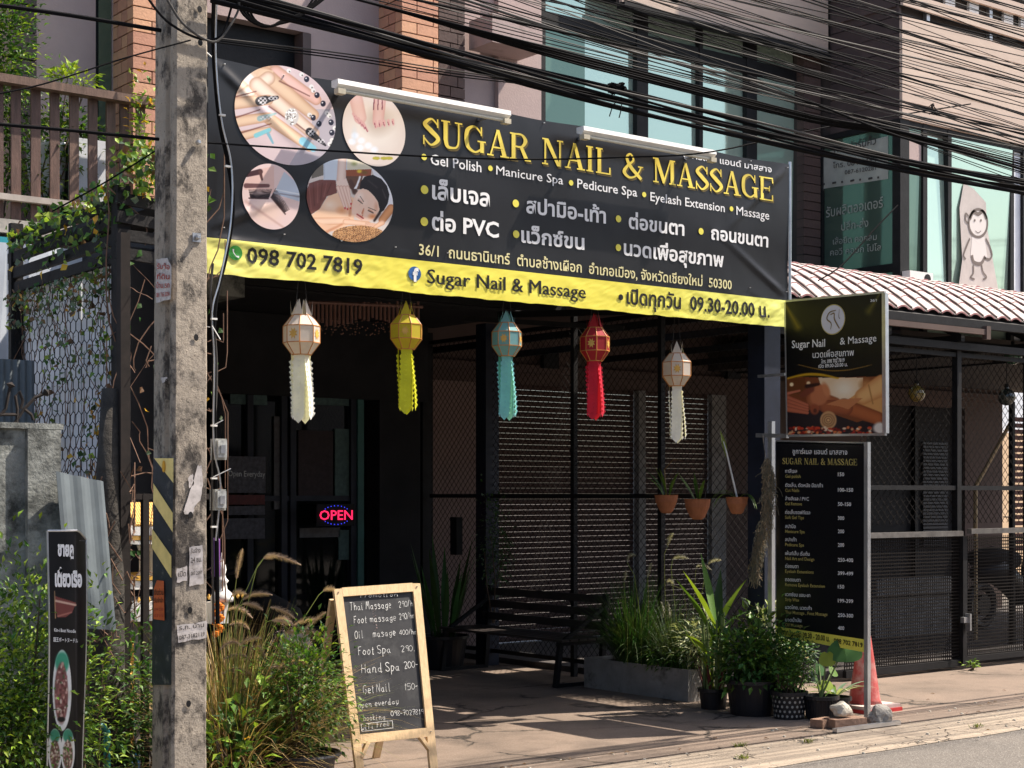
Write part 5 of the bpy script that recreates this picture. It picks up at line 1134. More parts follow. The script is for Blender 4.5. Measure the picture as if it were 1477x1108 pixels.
# balcony plants
def bush(name, lab, cat, c, rad, n, mats_w, ls, seed, stems=6, mb_stem=m_stem, base=None, lump=.5, up=.25, shape=None, lw=.5, fold=.2):
    rs = random.Random(seed); t = thing(name, lab, cat, tuple(base or (c[0], c[1], 0))); L_ = {m: MB() for m, _ in mats_w}; c = V(c); rad = V(rad)
    nc = max(5, n//45); cl_ = []
    for k in range(nc):
        d = V((rs.gauss(0, 1), rs.gauss(0, 1), rs.gauss(0, 1))).normalized()*(rs.random()**.5); cl_.append(V((c.x+d.x*rad.x, c.y+d.y*rad.y, c.z+d.z*rad.z)))
    for k in range(n):
        q = rs.choice(cl_); p = q+V((rs.gauss(0, 1)*rad.x, rs.gauss(0, 1)*rad.y, rs.gauss(0, 1)*rad.z))*lump*.42
        if p.z < .03: p.z = .03+rs.random()*.05
        d = (p-c); d = V((d.x/rad.x, d.y/rad.y, d.z/rad.z+up)) + V((rs.uniform(-.9, .9), rs.uniform(-.9, .9), rs.uniform(-.7, .5)))
        if d.length < .01: d = V((0, 0, 1))
        s = rs.uniform(.65, 1.25)*ls; m = rs.choices([m for m, _ in mats_w], [w for _, w in mats_w])[0]
        L_[m].leaf(p, d, V((rs.uniform(-.5, .5), rs.uniform(-.5, .5), 1)), s, s*lw, fold, .25)
    for m, q in L_.items():
        if q.f: q.build('foliage', m, t, kind='stuff')
    b = MB(); bs = V(base or (c.x, c.y, 0))
    for k in range(stems):
        e = rs.choice(cl_); md = (bs+e)/2+V((rs.gauss(0, .03), rs.gauss(0, .03), 0)); b.tube([bs+V((rs.gauss(0, .02), rs.gauss(0, .02), 0)), md, e], [.008, .006, .003], 5)
    b.build('stems', mb_stem, t, kind='stuff'); return t
p = PY_(10, 130, 10.9); bush('balcony_shrub', 'dense green shrub rising above the balcony railing at top left', 'shrub', (p.x-.05, 10.9, 4.5), (.24, .2, .75), 3600, ((m_leaf, 3), (m_leafd, 4), (m_leafl, 1)), .045, 3, 5, base=(p.x-.05, 10.9, 3.35), lump=.75)
p = PY_(62, 240, 10.75); bush('balcony_shrub', 'light green leafy plant pushing through the balcony boards', 'shrub', (p.x, 10.72, 3.9), (.32, .12, .45), 900, ((m_leaf, 3), (m_leafd, 2), (m_leafl, 3)), .055, 4, 6, base=(p.x, 10.75, 3.32), lump=.7)
p = PY_(100, 118, 10.7); bush('balcony_shrub', 'small yellow green sprig above the balcony handrail', 'shrub', (p.x, 10.66, p.z), (.14, .06, .07), 120, ((m_leafl, 4), (m_leaf, 1)), .06, 5, 3, base=(p.x-.2, 10.75, 3.32), lump=.8)
pt = thing('planter_pot', 'white glazed balcony pot seen between the railing boards', 'pot', tuple(PY_(70, 230, 10.85))); c = PY_(70, 222, 10.85); b = MB(); b.lathe([(.10, -.42), (.14, -.15), (.15, .02), (.17, .03), (.17, .06), (.14, .06), (.13, 0)], c, 18); b.build('pot_body', m_offw, pt, smooth=True)
for px, py, dx in ((118, 205, 0),): c = PY_(px, 210, 10.8); pt = thing('plant_box', 'dark square planter box behind the balcony boards', 'planter', (c.x, c.y, 3.32)); piece('box', pt, (c.x-.15, c.y-.12, 3.32), (c.x+.12, c.y+.12, c.z), m_blk); piece('box_front', pt, (c.x-.15, c.y-.14, 3.6), (c.x+.12, c.y-.121, c.z+.02), m_offw)
c = PY_(118, 195, 10.8); bush('balcony_shrub', 'dark leafy plant in the square balcony planter', 'shrub', (c.x, c.y, c.z+.02), (.2, .12, .12), 220, ((m_leafd, 4), (m_leaf, 2)), .06, 9, 3, base=(c.x, c.y, c.z-.02), lump=.8)
c = PY_(215, 250, 10.3); bush('pillar_creeper', 'yellow and green creeper hanging on the brick pillar by the pole', 'creeper', (c.x+.02, 10.4, 3.85), (.12, .1, .7), 420, ((m_leafl, 3), (m_leaf, 3), (m_leafy, 1.2)), .055, 11, 3, base=(c.x+.05, 10.4, 3.2), lump=.6)

# ================================================================== UTILITY POLE
PYF = 6.5
pX0, pX1 = XY(248, PYF), XY(299, PYF); Zt = 5.4
up_ = thing('utility_pole', 'weathered concrete utility pole with yellow black stripes and torn stickers', 'pole', ((pX0+pX1)/2, PYF+.1, 0))
def polem():
    m = bpy.data.materials.new('weathered_pole_concrete'); m.use_nodes = True; N = m.node_tree.nodes; L = m.node_tree.links; p = N['Principled BSDF']; p.inputs['Roughness'].default_value = .92; p.inputs['Specular IOR Level'].default_value = .2
    tc = N.new('ShaderNodeTexCoord'); mp = N.new('ShaderNodeMapping'); mp.inputs['Scale'].default_value = (1, 1, .62); L.new(tc.outputs['Object'], mp.inputs[0])
    def nz(sc, det, v): t = N.new('ShaderNodeTexNoise'); t.inputs['Scale'].default_value = sc; t.inputs['Detail'].default_value = det; t.inputs['Roughness'].default_value = .75; L.new(v, t.inputs[0]); return t.outputs[0]
    def rr(x, a, b, c=0, d=1): t = N.new('ShaderNodeMapRange'); L.new(x, t.inputs[0]); [setattr(t.inputs[i+1], 'default_value', q) for i, q in enumerate((a, b, c, d))]; return t.outputs[0]
    def mx(f, a, b):
        t = N.new('ShaderNodeMix'); t.data_type = 'RGBA'; L.new(f, t.inputs[0])
        for i, q in ((6, a), (7, b)):
            if isinstance(q, tuple): t.inputs[i].default_value = (*q, 1)
            else: L.new(q, t.inputs[i])
        return t.outputs[2]
    c = mx(rr(nz(3, 4, tc.outputs['Object']), .35, .65), (.43, .37, .30), (.30, .26, .21))
    c = mx(rr(nz(6, 9, mp.outputs[0]), .475, .575), c, (.075, .066, .058)); c = mx(rr(nz(38, 5, tc.outputs['Object']), .6, .7, 0, .85), c, (.03, .027, .025)); c = mx(rr(nz(60, 3, tc.outputs['Object']), .66, .75, 0, .7), c, (.5, .47, .42))
    L.new(c, p.inputs[0]); b = N.new('ShaderNodeBump'); b.inputs['Strength'].default_value = 1; b.inputs['Distance'].default_value = .012; L.new(nz(32, 8, tc.outputs['Object']), b.inputs['Height']); L.new(b.outputs[0], p.inputs['Normal']); return m
m_pole = polem(); b = MB(); nz_ = 46; yb0 = YX(219, pX0)-PYF; vs = []
for i in range(nz_+1):
    z = Zt*i/nz_; t = z/3.74; tp_ = .014*t; x0_, x1_ = pX0+.0+tp_*1.0, pX1+tp_*.35; D = yb0-.01*t; w = lambda s: .004*mnoise.noise(V((z*5, s, 1)))
    ring_ = [(x0_+.012+w(1), PYF+w(2)), (x1_-.010+w(3), PYF+w(3)), (x1_+w(4), PYF+.012), (x1_+w(5), PYF+D), (x0_-.0, PYF+D), (x0_-.002, PYF+.085+w(6)), (x0_+.014, PYF+.075), (x0_+.016, PYF+.045), (x0_+.0+w(7), PYF+.035), (x0_+w(8), PYF+.012)]
    vs += [(x, y, z) for x, y in ring_]
b.add(vs, [(i*10+k, i*10+(k+1) % 10, (i+1)*10+(k+1) % 10, (i+1)*10+k) for i in range(nz_) for k in range(10)]+[tuple(nz_*10+k for k in range(10))])
b.build('shaft', m_pole, up_)
FR = lambda px, py: PY_(px, py, PYF); SD = lambda px, py: PX_(px, py, pX0-.006)
yS0, yS1 = YX(223, pX0-.006)+.02, YX(249, pX0-.006)
plate = MB(); q = [PX_(221, 661, pX0-.006), PX_(250, 661, pX0-.006), PX_(247, 988, pX0-.006), PX_(219, 988, pX0-.006)]; plate.quad(*q); pl_ = plate.build('hazard_plate', mat('chipped_black_paint', (.02, .025, .035), .5, .4, 20, dark=(.2, .19, .17), dth=.66, dsc=16), up_)
m_yel = mat('faded_yellow_paint', (.85, .66, .24), .5, .15, 14, dark=(.1, .08, .05), dth=.68, dsc=18)
for (a, c, d, e) in (((223, 661), (251, 661), (251, 697), (None, None)), ((222, 697), (250, 740), (250, 768), (222, 725)), ((220, 762), (248, 802), (248, 834), (220, 790)), ):
    pts = [SD(*k)+V((-.003, 0, 0)) for k in (a, c, d, e) if k[0] is not None]; b = MB(); b.add(pts, [tuple(range(len(pts)))]); b.build('yellow_stripe', m_yel, pl_)
c = SD(238, 673)+V((-.006, 0, 0)); b = MB(); b.lathe([(.013, 0), (.013, .002)], (0, 0, 0), 16); b.v = [(c.x-z, c.y+x*1.0, c.z+y*2.0) for x, y, z in b.v]; b.build('reflector', mat('amber_reflector', (.7, .35, .02), .3, .1, 9), pl_)
def sticker(name, pts, m, side=False, txts=(), rag=True):
    f_ = SD if side else FR; n = V((-1, 0, 0)) if side else NF; k = len(pts); b = MB(); P = []
    for i in range(k):
        a, c = pts[i], pts[(i+1) % k]; P.append(a)
        if rag:
            for j in range(1, 4): t = j/4; P.append((a[0]+(c[0]-a[0])*t+rnd(-.8, .8), a[1]+(c[1]-a[1])*t+rnd(-1.2, 1.2)))
    b.add([f_(*p)+n*.006 for p in P], [tuple(range(len(P)))]); s = b.build(name, m, up_)
    for body, x0, y0, h, x1, y1, tm in txts:
        a, c = f_(x0, y0), f_(x1, y1); put_text(body, a, c, h*dep(a.x, a.y)/FPX, s, tm, n, .012, None, .009)
m_pap = mat('weathered_paper', (.5, .46, .44), .85, .2, 30, dark=(.2, .17, .15), dth=.6, dsc=25); t_red = flat('faded_red_print', (.4, .06, .04), .7); t_dk = flat('faded_black_print', (.05, .045, .045), .7); m_or = mat('orange_sticker', (.6, .13, .04), .6, .15, 20)
sticker('torn_poster', [(227, 374), (243, 372), (249, 385), (248, 432), (227, 437)], m_pap, True, (('รับซื้อ', 229, 388, 6, 247, 389, t_red), ('ที่ดิน', 229, 403, 6, 247, 403, t_red), ('บ้าน รถ', 228, 416, 6, 247, 415, t_red), ('081 765 2034', 228, 429, 6, 247, 427, t_red)))
sticker('orange_sticker', [(224, 848), (228, 837), (238, 838), (239, 895), (223, 893)], m_or, True, (('เงินด่วน', 225, 858, 6, 238, 858, t_blk), ('รับจำนำ', 225, 869, 5, 238, 869, t_blk), ('094 235', 225, 881, 4, 238, 881, t_red), ('0715', 225, 890, 4, 238, 890, t_red)), False)
sticker('torn_paper', [(264, 738), (276, 700), (284, 672), (290, 672), (292, 700), (288, 722), (280, 730), (278, 742), (266, 742)], m_pap)
sticker('torn_paper', [(270, 690), (277, 684), (279, 698), (272, 704)], m_pap)
sticker('phone_sticker', [(272, 790), (291, 786), (293, 842), (272, 846)], m_pap, False, (('24 ชม.', 274, 812, 6, 290, 810, t_dk), ('087 2597', 274, 830, 5, 290, 828, t_dk), ('รับจ้าง', 274, 798, 5, 288, 797, t_dk)))
sticker('phone_sticker', [(254, 820), (269, 816), (269, 838), (254, 840)], m_pap, False, (('เปิด', 256, 832, 6, 267, 831, t_dk),))
sticker('phone_sticker', [(254, 902), (298, 895), (297, 920), (256, 927)], m_pap, False, (('ร.ถ. บ้าน', 257, 909, 5, 293, 904, t_dk), ('087-3182119', 257, 923, 6, 294, 917, t_dk)))
sticker('torn_paper', [(232, 545), (243, 544), (240, 550), (236, 553)], m_pap, True)
for px, py, r, sq in ((284, 206, .011, 0), (283, 343, .012, 1)):
    c = FR(px, py); b = MB()
    if sq: b.box((c.x-.02, PYF-.006, c.z-.02), (c.x+.02, PYF-.001, c.z+.02))
    b.lathe([(r, 0), (r, .014), (r*.6, .022)], (0, 0, 0), 8); n0 = len(b.v)-24; b.v[n0:] = [(c.x+x, PYF-.006-z, c.z+y) for x, y, z in b.v[n0:]]; b.build('bolt', m_steel, up_)
for px, py in ((287, 14), (274, 743), (273, 880), (271, 1015), (282, 487), (288, 62)):
    c = FR(px, py); b = MB(); b.lathe([(.010, 0), (.012, .001)], (0, 0, 0), 10); b.v = [(c.x+x, PYF-.0055-z, c.z+y*1.3) for x, y, z in b.v]; b.build('bolt_hole', m_blk, up_)
# cables and boxes on the right of the pole
def cable(name, pts, Y, r, m, lab, cat='cable', group=None, n=6, smooth_=True):
    P = [PY_(x, y, Y) if len(q) == 0 else PY_(x, y, q[0]) for x, y, *q in pts]
    if smooth_ and len(P) > 2:
        o = []
        for i in range(len(P)-1):
            a, b_, c, d = P[max(i-1, 0)], P[i], P[i+1], P[min(i+2, len(P)-1)]
            for k in range(5): t = k/5; o.append(.5*((2*b_)+(c-a)*t+(2*a-5*b_+4*c-d)*t*t+(3*b_-a-3*c+d)*t**3))
        P = o+[P[-1]]
    b = MB(); b.tube(P, r, n); return tag(b.build(name, m, loc=tuple(P[0])), lab, cat, group)
cable('down_cable', [(309, -20), (308, 70), (316, 170), (330, 240), (336, 300), (326, 370), (312, 430), (308, 500), (310, 640), (312, 740), (314, 900)], 6.62, .010, m_wire, 'thick black cable bowing down the right side of the pole')
cable('down_cable', [(314, -20), (311, 75), (319, 170), (334, 240), (333, 320), (318, 400), (306, 450), (309, 520), (308, 640), (318, 700), (311, 780)], 6.60, .004, m_alu, 'thin white cable following the thick black cable down the pole')
cable('down_cable', [(307, 380), (304, 430), (311, 500), (312, 560), (306, 700), (308, 900)], 6.63, .006, m_wire2, 'grey cable strapped along the lower pole edge')
for k, (px, py) in enumerate(((319, 648), (318, 721))):
    t = thing('junction_box', 'clear electrical junction box on the pole, '+('upper' if k == 0 else 'lower')+' of the two', 'box', tuple(PY_(px, py, 6.6)), 'junction boxes on the pole'); c = PY_(px, py, 6.6); s = .028
    piece('box_base', t, (c.x-s, 6.60, c.z-.048), (c.x+s, 6.65, c.z+.048), mat('yellowed_clear_plastic', (.36, .36, .33), .25, .3, 30, spec=.7)); piece('box_lid', t, (c.x-s+.006, 6.585, c.z-.038), (c.x+s-.006, 6.599, c.z+.04), mat('lid_plastic', (.45, .46, .44), .12, .4, 40, spec=.8, coat=1)); piece('fuse', t, (c.x-.012, 6.578, c.z-.02), (c.x+.012, 6.584, c.z+.018), m_steel)
b = MB()
for py in (166, 240, 460, 614, 690, 760): c = PY_(309+(12 if py < 300 else 0)+(8 if py == 240 else 0), py, 6.59); b.box((c.x-.014, c.y-.004, c.z-.004), (c.x+.014, c.y+.01, c.z+.004))
for (x0, y0, x1, y1) in ((305, 615, 322, 606), (308, 688, 333, 676), (306, 470, 318, 490), (285, 468, 303, 472)): b.tube([PY_(x0, y0, 6.58), PY_(x1, y1, 6.56)], .0025, 4)
tag(b.build('cable_ties', m_wht, loc=tuple(PY_(310, 400, 6.59))), 'white cable ties and loose ends along the pole cable', 'cable ties', kind='stuff')

# ================================================================== OVERHEAD CABLES
g_thin = 'thin overhead cables'; OVL = 'thin black overhead cable in the dense mass crossing the upper right'
def W3(pts, Y): return [(x, y) for x, y in pts]
def wire(p0, p1, sag, r, m, lab, group=None, name='overhead_cable'):
    P = []; N_ = 14
    for i in range(N_+1): t = i/N_; q = p0.lerp(p1, t); q.z -= sag*4*t*(1-t); P.append(q)
    b = MB(); b.tube(P, r, 5); return tag(b.build(name, m, loc=tuple(P[0])), lab, 'cable', group)
rs = random.Random(21)
# main low bundle (thick), cable by cable
for k in range(11):
    dy = (k-5)*2.3; Y = 6.45+rs.uniform(-.08, .08); a = PY_(306, -14+dy*1.15+rs.uniform(-2, 2), Y); c = PY_(1490, 272+dy*.95+rs.uniform(-3, 3), Y); md = PY_(780, 115+dy+rs.uniform(-2, 2), Y)
    ext = c+(c-a).normalized()*16; ext.z = c.z+.25; N_ = 24; P = []
    for i in range(N_+1):
        t = i/N_; x = a.x+(c.x-a.x)*t; L1 = (x-md.x)*(x-c.x)/((a.x-md.x)*(a.x-c.x)); L2 = (x-a.x)*(x-c.x)/((md.x-a.x)*(md.x-c.x)); L3 = (x-a.x)*(x-md.x)/((c.x-a.x)*(c.x-md.x))
        P.append(V((x, Y+.03*math.sin(t*9+k), a.z*L1+md.z*L2+c.z*L3+.006*math.sin(t*14+k*2))))
    P.append(ext); b = MB(); b.tube(P, rs.choice([.007, .009, .011]), 6)
    tag(b.build('bundle_cable', m_wire if k % 4 else m_wire2, loc=tuple(P[0])), 'black cable of the thick low bundle that sags across over the banner', 'cable', 'cables of the thick low bundle')
def multi(pts, Y, r, m, lab, group=None, name='overhead_cable'): return cable(name, pts, Y, r, m, lab, 'cable', group)
for k in range(5): multi([(470+k*3, -12), (780, 66+k*3), (930, 104+k*3.4), (1170, 166+k*2.5), (1300, 190+k*2), (1500, 240+k*4)], 6.4+k*.02, .005+.002*(k % 2), m_wire, 'black cable of the second bundle passing in front of the teal window', 'cables of the second bundle')
multi([(640, -10), (900, 72), (1100, 119), (1296, 162), (1400, 185), (1500, 205)], 6.35, .007, m_wire2, 'light grey cable catching the sun across the corner building')
multi([(1080, 120), (1180, 152), (1300, 198), (1400, 222), (1500, 252)], 6.33, .007, m_wire, 'black cable slanting down in front of the corner window')
for k in range(3): multi([(312, 55+k*3), (500, 78+k*4), (640, 100+k*4), (790, 121+k*2)], 6.5, .0032, m_wire if k else m_wire2, 'thin doubled cable just above the banner top edge', 'thin cables above the banner edge')
multi([(-30, 4), (100, 22), (232, 44)], 6.6, .009, m_wire, 'thick black cable at top left reaching the pole')
multi([(-30, 140), (60, 122), (180, 84), (275, 58)], 6.48, .0035, m_wire, 'thin cable rising across the balcony to the pole')
multi([(-30, 177), (100, 188), (229, 201)], 6.6, .0075, m_wire, 'black cable crossing the balcony railing boards at mid height')
multi([(75, 305), (150, 264), (230, 214)], 6.75, .004, m_wire, 'thin cable climbing past the balcony edge to the pole')
multi([(300, 206), (450, 216), (620, 226), (760, 230), (900, 227), (1027, 219), (1190, 184), (1400, 150)], 6.6, .0045, m_wire, 'single black cable sagging across the banner lettering')
multi([(208, -10), (240, 30), (285, 55), (318, 52), (334, 10)], 6.42, .0055, m_wire, 'black cable looping round the front of the pole top'); multi([(236, -10), (262, 32), (296, 57), (318, 56), (344, 14), (340, -10)], 6.41, .0055, m_wire2, 'pale cable looping round the front of the pole top')
multi([(1295, 296), (1262, 330), (1215, 382), (1180, 405)], 8.5, .006, m_wire, 'black wire slanting from the corner window to the awning')
for k in range(4): multi([(338+k*5, -5), (352+k*5, 22+k*2), (378+k*4, 38), (405, 34-k), (432+k*4, 24-k*3), (455+k*6, -6)], 6.5, .006, m_wire, 'coiled spare black cable hanging by the pole top', 'coiled spare cables')
b = MB()
for k in range(26): b.tube([PY_(890+rs.uniform(-14, 14), 128+rs.uniform(-9, 9), 6.42+rs.uniform(-.03, .03)) for _ in range(4)], .004, 5)
b.tube([PY_(896, 140, 6.4), PY_(884, 152, 6.38), PY_(879, 168, 6.38)], .003, 4); b.tube([PY_(897, 146, 6.4), PY_(896, 158, 6.38), PY_(893, 170, 6.38)], .003, 4)
tag(b.build('cable_tangle', m_wire, loc=tuple(PY_(890, 128, 6.42))), 'black cable splice tangle with loose ends over the teal window', 'cable splice', kind='stuff')
b = MB()
for k in range(12): b.tube([PY_(1345+rs.uniform(-8, 8), 157+rs.uniform(-8, 8), 6.4) for _ in range(3)], .003, 4)
tag(b.build('cable_tangle', m_wire, loc=tuple(PY_(1345, 157, 6.42))), 'small cable splice with loose ends over the corner building boards', 'cable splice', kind='stuff')
# thin mass, upper right: they span from the pole top out of frame
for k in range(52):
    u = k/51; y1 = 8+u*208+rs.uniform(-7, 7); Y = 5.75+rs.uniform(-.3, .4); slope = rs.uniform(.19, .315) if k % 7 else rs.uniform(.12, .4)
    c = PY_(1500, y1, Y); x0 = 1500-(y1+30)/slope; x0 = max(x0, 312); a = PY_(x0, y1-slope*(1500-x0), Y)
    e = c+(c-a).normalized()*14
    wire(a, e, rs.uniform(.02, .16), rs.choice([.0024, .003, .0038, .005]), m_wire if k % 5 else m_wire2, OVL, g_thin)
for k in range(12):
    y0 = -8+k*4; Y = 6.5; wire(PY_(480+k*30, -8, Y), PY_(1500, 215+k*5+rs.uniform(-5, 5), Y-.1), .03, .003, m_wire if k % 3 else m_wire2, 'thin black overhead cable running down towards the right window', 'thin cables falling right')
# ================================================================== PAVEMENT THINGS
# chalkboard easel
ea = [G(516, 1128), G(634, 1113)]; fl, fr_ = V((4.75, 7.40, 0)), V((5.275, 7.36, 0))
def EB(px, py, n_=[None]):
    ux = (fr_-fl).normalized(); upv = V((0, .27, 1.03)).normalized(); return ray(px, py, fl, ux.cross(upv))
cb = thing('chalkboard_easel', 'folding pine easel chalkboard with handwritten massage prices', 'chalkboard', tuple((fl+fr_)/2))
eux = (fr_-fl).normalized(); eup = V((0, .27, 1.03)).normalized(); en = eup.cross(eux).normalized()*1.0
if en.y > 0: en = -en
TL, TR, BR, BL = EB(487, 855), EB(600, 847), EB(620, 1056), EB(513, 1067)
dn = -(TL-BL).normalized(); dnr = -(TR-BR).normalized()
FLt, FRt = BL+dn*(BL.z/abs(dn.z)), BR+dnr*(BR.z/abs(dnr.z))
for a, c in ((TL, FLt), (TR, FRt)): b = MB(); b.bar(a-dn*.02, c, .05, .022, up=en); b.build('upright', m_pine, cb)
for a, c in ((TL, TR), (BL, BR)): b = MB(); b.bar(a+en*.001+(c-a).normalized()*.026, c+en*.001-(c-a).normalized()*.026, .05, .02, up=en); b.build('cross_rail', m_pine, cb)
b = MB(); o = en*-.004; b.quad(TL+o, TR+o, BR+o, BL+o); b.quad(TL+o*3, BL+o*3, BR+o*3, TR+o*3); b.build('slate', m_board, cb)
for (a, c) in ((TL, V((FLt.x+.05, FLt.y+.62, 0))), (TR, V((FRt.x+.02, FRt.y+.62, 0)))): b = MB(); b.bar(a+V((.0, .045, -.04)), c, .02, .045, up=V((1, 0, 0))); b.build('back_leg', m_pine, cb)
for a, sgn in ((BL, 1), (BR, -1)): b = MB(); b.bar(a+eux*sgn*.07-eup*.02, a+eux*sgn*.018-eup*.1, .02, .03, up=en); b.build('corner_brace', m_pine, cb)
b = MB()
for a in (TL, TR, BL, BR): c = a+en*.014; b.lathe([(.005, 0), (.005, .003)], c, 6)
b.build('screws', m_steel, cb, kind='stuff')
SK_ = lambda px, py: ((px*.278+300), (py*.278+800))
for s, x0, y0, cap, x1, y1 in (('Promotion', 790, 224, 20, 985, 216), ('Thai Massage', 740, 290, 40, 950, 276), ('290/h', 990, 275, 30, 1062, 268), ('Foot massage', 757, 358, 36, 975, 340), ('290/hr', 993, 338, 30, 1068, 330), ('Oil', 762, 436, 38, 803, 430), ('masage', 855, 428, 38, 973, 418), ('400/hr', 993, 417, 26, 1080, 414), ('Foot Spa', 780, 522, 42, 947, 508), ('290.', 1003, 505, 30, 1072, 500), ('Hand Spa', 796, 616, 46, 992, 600), ('200-', 1019, 592, 34, 1088, 584), ('Get Nail', 806, 722, 42, 944, 706), ('150-', 1024, 704, 32, 1088, 696), ('open everday', 780, 796, 30, 988, 772), ('booking', 806, 862, 30, 918, 856), ('098-7027819', 948, 838, 26, 1120, 828), ('wiFi Free', 797, 912, 26, 940, 886)):
    a, c = EB(*SK_(x0, y0)), EB(*SK_(x1, y1)); up1 = EB(*SK_(x0, y0-cap))
    xy, f_ = hand(s, .3, .40 if cap > 28 else .5); o = put_mesh('chalk_writing', xy, f_, a, c, (up1-a).length, cb, m_chalk, en, None, .003, up=eup); o['kind'] = 'stuff'
b = MB(); k = [EB(*SK_(*q))+en*.003 for q in ((793, 880), (955, 862), (958, 900), (797, 918))]
for i in range(4): b.tube([k[i], k[(i+1) % 4]], .0016, 4)
b.build('chalk_box', m_chalk, cb)
b = MB()
for (x, y) in ((1130, 450), (900, 700), (1090, 500), (860, 500), (1000, 850), (820, 650)): pass
# flag sign of the noodle shop, lower left: tall curved sheet on a pole
FYs = 6.75; fs0, fs1 = XY(70, FYs), XY(125, FYs); zt_ = ZP(766, fs0, FYs)
fg = thing('flag_sign', 'tall narrow black curved sign with pictures of noodle bowls, lower left', 'sign', (fs0, FYs, 0))
def ffl(u, v): x = fs0+(fs1-fs0)*(u-(1-v)*.12*(u > .0)*u); return V((x+.0, FYs-.03*math.sin(u*math.pi)+.012*math.sin(v*7), v*zt_ - (.04*(u-.75)*4 if (v > .97 and u > .75) else 0)))
def p_flag(px, py):
    x, y = px, py; s = 3.597; X_, Y_ = x*s, (y-800)*s; p = Paint(X_, Y_, (16, 14, 15)); p.cap(390, -100, 400, 1100, 6, 8, (70, 66, 66), soft=1, a=.6)
    p.poly([(283, 215), (395, 250), (375, 300), (340, 325), (300, 325), (288, 290)], (120, 64, 58)); p.cap(290, 240, 392, 262, 8, 7, (206, 170, 150), soft=.6); p.cap(283, 190, 288, 330, 3, 4, (190, 150, 110), soft=.8); p.cap(300, 320, 370, 300, 7, 6, (170, 110, 96), soft=.8)
    p.ell(322, 705, 50, 215, (225, 225, 222), 0, soft=.04); p.ell(322, 560, 42, 66, (60, 150, 120), soft=.3); p.ell(318, 720, 38, 170, (120, 78, 74), soft=.15)
    for k in range(90): a, r = random.random()*6.28, random.random()**.5; p.ell(318+34*r*math.cos(a), 715+150*r*math.sin(a), rnd(4, 11), rnd(6, 16), random.choice([(150, 96, 92), (190, 150, 140), (96, 52, 48), (206, 186, 170), (70, 96, 60)]), soft=.6)
    p.ell(318, 855, 24, 16, (20, 16, 16), soft=.4)
    for cx in (285, 352):
        p.ell(cx, 1020, 37, 120, (218, 218, 214), soft=.05); p.ell(cx, 940, 30, 40, (60, 140, 110), soft=.3); p.ell(cx, 1040, 28, 84, (110, 74, 66), soft=.2)
        for k in range(50): a, r = random.random()*6.28, random.random()**.5; p.ell(cx+24*r*math.cos(a), 1040+76*r*math.sin(a), rnd(4, 9), rnd(6, 12), random.choice([(170, 150, 130), (206, 190, 170), (96, 60, 50), (80, 100, 60)]), soft=.6)
    return p.c
grid_print('sign_sheet', ffl, 90, 520, p_flag, m_print, fg)
b = MB(); 
for u in (0, 1): b.tube([ffl(u, v/24)+V((0, .003, 0)) for v in range(25)], .005, 6)
b.tube([ffl(u/10, 1)+V((0, .002, 0)) for u in range(11)], .005, 6); b.build('edge_rod', m_alu, fg); b = MB(); b.lathe([(.16, 0), (.16, .03), (.03, .05), (.03, .1)], ((fs0+fs1)/2, FYs+.03, 0), 20); b.build('foot', m_pot, fg)
def FS(body, x0, y0, h, x1, y1, bold=.01, m=t_white):
    a, c = PY_(x0, y0, FYs-.05), PY_(x1, y1, FYs-.05); put_text(body, a, c, h*dep(a.x, a.y)/FPX, fg, m, NF, bold, None, .002)
FS('ชายคู', 83, 801, 15, 106, 802, .05); FS('เตี๋ยวเรือ', 79, 845, 17, 118, 846, .05)
FS('Kin-i Boat Noodle', 78, 911, 5, 109, 913); FS('国王ボートヌードル', 77, 925, 5, 112, 927)

